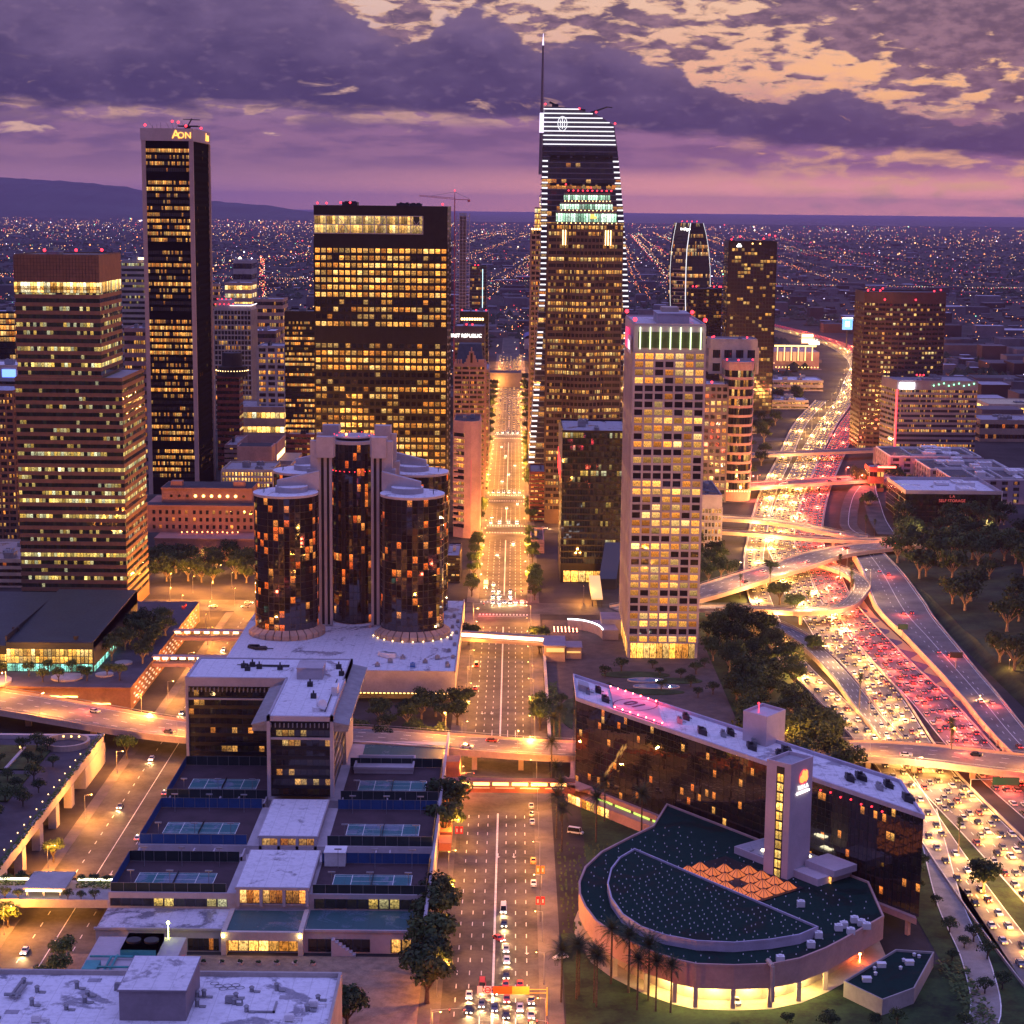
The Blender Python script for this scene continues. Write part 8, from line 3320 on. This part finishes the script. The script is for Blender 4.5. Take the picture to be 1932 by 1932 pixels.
run(SB, 9.4, (.8, .4, 0, -.4, -.8), -1, 11.5, 'car with golden headlights driving towards the viewer in the %s lane from the median barrier', 'cars with headlights on the freeway', lg, 3, 118)
run(NB, 9.2, (-.8, -.4, 0, .4, .8), 1, 11.5, 'car with red tail lights driving away in the %s lane from the median barrier', 'cars with tail lights on the freeway', lr, 3, 104)
run(CL, 6.0, (-.42, .42), -1, 12, 'car with golden headlights in the %s of two collector lanes left of the freeway', 'cars on the collector lanes', lg, 2, 44)
run(V4, 10, (-.55, .5), 1, 60, 'car crossing the wide orange viaduct in the %s lane from the far parapet', 'cars on the viaduct', lr, 2, 14)
run(RG, 9, (-.2, .3), 1, 70, 'car with tail lights on the grey outer ramp, %s lane from the retaining wall', 'cars on the outer ramp', lr, 2, 12)
run(R1, 10, (-.3, .35), 1, 60, 'car with tail lights on the broad curved overpass, %s lane from the far parapet', 'cars on the curved overpass', lr, 1, 8)
run(OV2, 10, (-.3, .35), 1, 40, 'car on the red washed overpass, %s lane from the far parapet', 'cars on the red lit overpass', lr, 1, 8)
# more traffic than one could count, far off: avenue beyond the eighth crossing and the distant freeway
for i in range(90):
    y = 1760 + i * 10
    for x, s in ((-14, -1), (-9, -1), (-4, -1), (1, -1), (5.5, -1)):
        if rnd.random() < .5:
            tiny_car(far, Vector((x, y + rnd.uniform(-4, 4), .05)), Vector((0, -1, 0)), Vector((-1, 0, 0)))
far.obj('far_traffic', [mat('grey_traffic_paint', (.15, .15, .16), .4, .1), M_glass, L_hf, L_tf, M_tyre], None, None, 'stuff')
struct('lane_markings', LM, M_paint)

# ------------------------------------------------------------------ signs, signals, banners
t = thing('sign_gantry', 'orange lit sign boards on a yellow mast arm over the near queue', 'road sign', (11, 463, 0))
b = MB()
b.tube((10.8, 463, 0), (10.8, 463, 8.2), .18, .15, 8)
b.tube((-8, 463, 7.6), (10.8, 463, 7.6), .10, n=6)
b.tube((4, 463, 6.6), (10.8, 463, 6.6), .09, n=6)
b.obj('mast_arm', mat('yellow_paint', (.75, .55, .08), .5, .1), t)
for x0, x1, mm, nm in ((-8, -6.6, M_white, 'lane_sign'), (-6.2, -4.2, M_white, 'turn_sign'), (-3.8, 1.4, mat('orange_sign_board', (.75, .15, .02), .5, .05), 'direction_sign'), (1.4, 6.0, MATS['yellow_paint'], 'direction_sign')):
    b = MB()
    b.box(x0, x1, 462.7, 462.85, 6.3, 8.5)
    b.obj(nm, mm, t)
b = MB()
c_ = (-5.2, 7.4)
for k in range(16):
    a, a2 = 2 * PI * k / 16, 2 * PI * (k + 1) / 16
    b.face([(c_[0] + .9 * math.cos(a), 462.66, c_[1] + .9 * math.sin(a)), (c_[0] + .9 * math.cos(a2), 462.66, c_[1] + .9 * math.sin(a2)), (c_[0] + .62 * math.cos(a2), 462.66, c_[1] + .62 * math.sin(a2)), (c_[0] + .62 * math.cos(a), 462.66, c_[1] + .62 * math.sin(a))])
b.box(c_[0] - .75, c_[0] + .75, 462.62, 462.66, c_[1] - .14, c_[1] + .14)
b.obj('prohibition_ring', mat('sign_red', (.65, .02, .03), .5, .05), t)
def signal(x, y, arm, lab, n=0):
    t = thing('traffic_light', lab, 'traffic light', (x, y, 0))
    b = MB()
    b.tube((x, y, 0), (x, y, 7), .16, .12, 7)
    b.tube((x, y, 6.4), (x + arm, y, 7.2), .10, .07, 6)
    b.obj('mast', M_steel, t)
    for f in (.55, .98):
        b = MB()
        b.box(x + arm * f - .2, x + arm * f + .2, y - .2, y + .2, 5.8, 7.0)
        h = b.obj('signal_head', M_dark, t)
        b = MB()
        b.ball((x + arm * f, y - .24, 6.75), .16)
        b.obj('red_lens', M_red, h)
        lo = bpy.data.objects.new('signal_glow', bpy.data.lights.get('signal_glow') or light('signal_glow', 3200, (1, .05, .03), .3))
        C.objects.link(lo)
        lo.parent = h
        p_ = LOC[t.name]
        lo.location = (x + arm * f - p_[0], y + .6 - p_[1], 5.4)
        LOC[h.name] = LOC[t.name]
signal(-20, 452, 9, 'traffic light on a long arm over the left kerb lanes at the near stop')
signal(10.6, 446, -5, 'traffic light on a short arm by the right kerb at the near stop line')
signal(-20, 950, 10, 'traffic light on a long arm at the left corner of the fifth crossing')
signal(11, 985, -9, 'traffic light on an arm at the right corner of the fifth crossing')
signal(-20, 655, 7, 'traffic light by the zebra crossing below the wide viaduct')
for i, (px, py, col, lab) in enumerate(((866, 1603, (.7, .03, .04), 'red pair of street banners on a post at the left kerb beside the round trees'), (1019, 1740, (.75, .03, .04), 'red pair of street banners on a post at the right kerb, the nearer one'), (1019, 1680, (.85, .25, .02), 'orange pair of street banners on a post behind the parked white car'))):
    x, y = G(px, py, 0)
    t = thing('banner_post', lab, 'banner', (x, y, 0), 'street banners')
    b = MB()
    b.tube((x, y, 0), (x, y, 8.4), .09, n=6)
    b.obj('post', M_dark, t)
    for s in (-1, 1):
        b = MB()
        b.box(x + s * .75 - .6, x + s * .75 + .6, y - .04, y + .04, 5.6, 8.2)
        b.obj('banner', mat('banner_%d' % i, col, .6, .05), t)
        b = MB()
        b.box(x + s * .75 - .25, x + s * .75 + .25, y - .07, y - .05, 6.2, 7.4)
        b.obj('banner_mark', M_paint, t)
for i, (px, py, lab, w) in enumerate(((1507 + 290, 1290, 'dark sign board on a post over the grey outer ramp', 6), (1703, 1215, 'green sign board on a post above the patterned bank', 5))):
    x, y = (208, 830) if i == 0 else (199, 905)
    z = 4 if i == 0 else 0
    t = thing('road_sign', lab, 'road sign', (x, y, z))
    b = MB()
    b.tube((x, y, z), (x, y, z + 8), .15, n=6)
    b.obj('post', M_steel, t)
    b = MB()
    b.box(x - w / 2, x + w / 2, y - .2, y - .05, z + 5.4, z + 8.2)
    b.obj('sign_board', mat('sign_green', (.02, .10, .06), .5, .05) if i else M_dark, t)
t = thing('freeway_gantry_sign', 'dark green gantry sign hanging beneath the viaduct over the freeway', 'road sign', (180, 655, 0))
b = MB()
b.tube((172, 655, 0), (172, 655, 6.6), .2, n=6)
b.tube((172, 655, 6.4), (193, 655, 6.4), .18, n=6)
b.obj('gantry', M_steel, t)
b = MB()
b.box(180, 190, 654.6, 654.8, 4.4, 7.4)
b.obj('sign_board', MATS['sign_green'], t)
t = thing('red_sculpture', 'red steel sculpture of leaning beams at the corner near the brown tower', 'sculpture', (-168, 912, 0))
b = MB()
for p, q_ in (((-172, 912, 0), (-166, 913, 13)), ((-164, 911, 0), (-168, 912, 12)), ((-166, 916, 0), (-167, 912, 10)), ((-172, 910, 6), (-163, 914, 8))):
    b.tube(p, q_, .5, n=5)
b.obj('beams', mat('sculpture_red', (.55, .03, .03), .5, .1), t)

# ------------------------------------------------------------------ the city beyond
def far_city():
    q = random.Random(3)
    mats = [mat('far_stucco', (.14, .11, .12), .9, .2, .01), mat('far_brick', (.08, .05, .05), .9, .2, .01), mat('far_pale', (.20, .17, .19), .9, .2, .01), mat('far_roof', (.08, .075, .085), .9, .2, .01), mat('far_white_roof', (.42, .40, .46), .8, .2, .01)]
    b = MB()
    def ok(x, y):
        if y < 4100:
            for P_ in (SB, NB, CL):
                for p in P_[::6]:
                    if abs(p.x - x) < 60 and abs(p.y - y) < 70:
                        return False
        return not (-34 < x < 24 and y < 3000)
    n = 0
    while n < 6200:
        f = q.random()
        y = 1750 * (16500 / 1750) ** (f ** .8)
        x = q.uniform(-.34, .34) * y
        if y < 2900 and -420 < x < 420 and q.random() < .25:
            continue
        if not ok(x, y):
            continue
        big = q.random() < (.16 if y < 5200 else .06)
        w, d = (q.uniform(24, 70), q.uniform(20, 60)) if big else (q.uniform(9, 20), q.uniform(9, 20))
        h = q.uniform(9, 26 if y < 5000 else 16) if big else q.uniform(4, 8)
        x, y = round(x / 24) * 24 + q.uniform(-3, 3), round(y / 34) * 34 + q.uniform(-4, 4)
        b.box(x - w / 2, x + w / 2, y - d / 2, y + d / 2, 0, h, q.choice((0, 1, 2)), q.choice((3, 3, 4, 0)))
        n += 1
    b.obj('distant_city', mats, None, None, 'stuff')
    b = MB()
    n = 0
    while n < 7000:
        y = 1750 * (15000 / 1750) ** (q.random() ** .85)
        x = q.uniform(-.34, .34) * y
        if not ok(x, y):
            continue
        if mnoise.noise((x * .0016, y * .0011, 5)) < -.1:
            continue
        r = q.uniform(4, 10) * (1 + y / 9000)
        h = q.uniform(4, 9)
        for k in range(2):
            a = q.uniform(0, 6.28)
            p = [(x + r * math.cos(a + i * 1.257) * q.uniform(.7, 1.2), y + r * math.sin(a + i * 1.257) * q.uniform(.7, 1.2)) for i in range(5)]
            c = (x + q.uniform(-2, 2), y + q.uniform(-2, 2), h * (1 + .4 * k))
            for i in range(5):
                b.face([(*p[i], 1 + k), (*p[(i + 1) % 5], 1 + k), c])
        n += 1
    b.obj('distant_trees', [leafmat('far_leaves', (.014, .022, .012), (.045, .055, .03))], None, None, 'stuff')
    lm = [lamp_mat('far_lamp_warm', (1, .50, .17), 5), lamp_mat('far_lamp_orange', (1, .28, .06), 5), lamp_mat('far_lamp_white', (1, .84, .55), 5), lamp_mat('far_lamp_red', (1, .05, .06), 5), lamp_mat('far_lamp_green', (.3, 1, .6), 5), lamp_mat('far_lamp_lilac', (.85, .75, 1), 6)]
    b = MB()
    def lampd(x, y, mi, k=1.0, z=None):
        r = (.00016 * y + .25) * k * q.uniform(.6, 1.35)
        z = q.uniform(8, 14) if z is None else z
        o = [(x + r, y, z), (x, y + r, z), (x - r, y, z), (x, y - r, z)]
        for i in range(4):
            b.face([o[i], o[(i + 1) % 4], (x, y, z + r)], mi)
            b.face([o[(i + 1) % 4], o[i], (x, y, z - r)], mi)
    pick = lambda: q.choices(range(6), (40, 32, 8, 9, 2, 9))[0]
    # streets: rows of lamps on a turned grid
    for s in range(330):
        y = 1900 * (22000 / 1900) ** q.random()
        x = q.uniform(-.33, .33) * y
        a = q.choice((.05, .05, .05, PI / 2 + .05, .3))
        L = q.uniform(.05, .28) * y
        st = q.uniform(.010, .028) * y + 25
        mi = pick()
        for k in range(int(L / st)):
            xx, yy = x + math.cos(a) * k * st, y + math.sin(a) * k * st * (2.2 if a > 1 else 1)
            if abs(xx) < .34 * yy and ok(xx, yy) and q.random() < .8:
                lampd(xx + q.uniform(-6, 6), yy + q.uniform(-6, 6), mi if q.random() < .7 else pick(), .8)
    n = 0
    while n < 4200:
        y = 1800 * (24500 / 1800) ** (q.random() ** .75)
        x = q.uniform(-.33, .33) * y
        dens = mnoise.noise((x / y * 14, math.log(y) * 6, 2)) + (.12 if x < -.05 * y else -.05)
        if q.random() > .42 + 2.2 * dens or not ok(x, y):
            continue
        n += 1
        lampd(x, y, pick(), 1.9 if q.random() < .09 else .62)
    for s in range(46):                                   # long straight boulevards running away
        x0 = q.uniform(-.32, .32)
        y0, y1 = q.uniform(2600, 6000), q.uniform(6500, 17000)
        x0 *= y0
        mi = q.choice((0, 0, 1, 1, 2, 3))
        y = y0
        while y < y1:
            x = x0 + (y - y0) * .05
            if abs(x) < .33 * y and ok(x, y):
                lampd(x + q.uniform(-5, 5), y, mi if q.random() < .75 else pick(), .7)
            y += .012 * y + 18
    # dense bands of light near the shore
    for i in range(1300):
        y = q.choice((q.gauss(13500, 900), q.gauss(20500, 1300), q.gauss(16500, 1500)))
        x = q.uniform(-.33, .33) * y
        if y < 26000 and (x < 0 or q.random() < .6):
            lampd(x, y, q.choices(range(6), (46, 36, 10, 5, 0, 3))[0], q.uniform(.5, 1.1))
    # far cross freeway and the long glowing street
    for i in range(420):
        x = -1500 + 3000 * i / 420
        y = 5150 - .06 * x + 60 * math.sin(x * .004)
        lampd(x, y, 2 if i % 3 else 0, .55, 11)
        if i % 2:
            lampd(x, y - 60, 3, .6, 11)
    for i in range(260):
        f = (i + q.random()) / 260
        y = 2500 * (7600 / 2500) ** f
        x = -.137 * y + q.uniform(-9, 9)
        lampd(x, y, q.choices((0, 1, 2, 3), (5, 5, 2, 3 if f < .4 else 6))[0], .9, 5)
    for i in range(60):
        lampd(q.uniform(-30, 25), q.uniform(2300, 4200), q.choice((0, 1, 3, 2)), .8, 6)
    lampd(-790, 5300, 2, 5.5, 60)
    for i in range(5):
        lampd(-735, 5150, (5, 3, 5)[i % 3], 2.4 - .3 * i, 26 + i * 13)
    b.obj('city_lights', lm, None, None, 'stuff')


far_city()

# ------------------------------------------------------------------ dusk haze over the basin
b = MB()
b.box(-26000, 26000, -600, 82000, -3, 690)
hz_ = b.obj('haze', [], None, None, 'stuff')
m = bpy.data.materials.new('dusk_haze')
m.use_nodes = True
nt = m.node_tree
nt.nodes.clear()
o_ = nt.nodes.new('ShaderNodeOutputMaterial')
v_ = nt.nodes.new('ShaderNodeVolumePrincipled')
v_.inputs['Color'].default_value = (.86, .60, .92, 1)
v_.inputs['Density'].default_value = 2.1e-5
nt.links.new(v_.outputs[0], o_.inputs['Volume'])
hz_.data.materials.append(m)
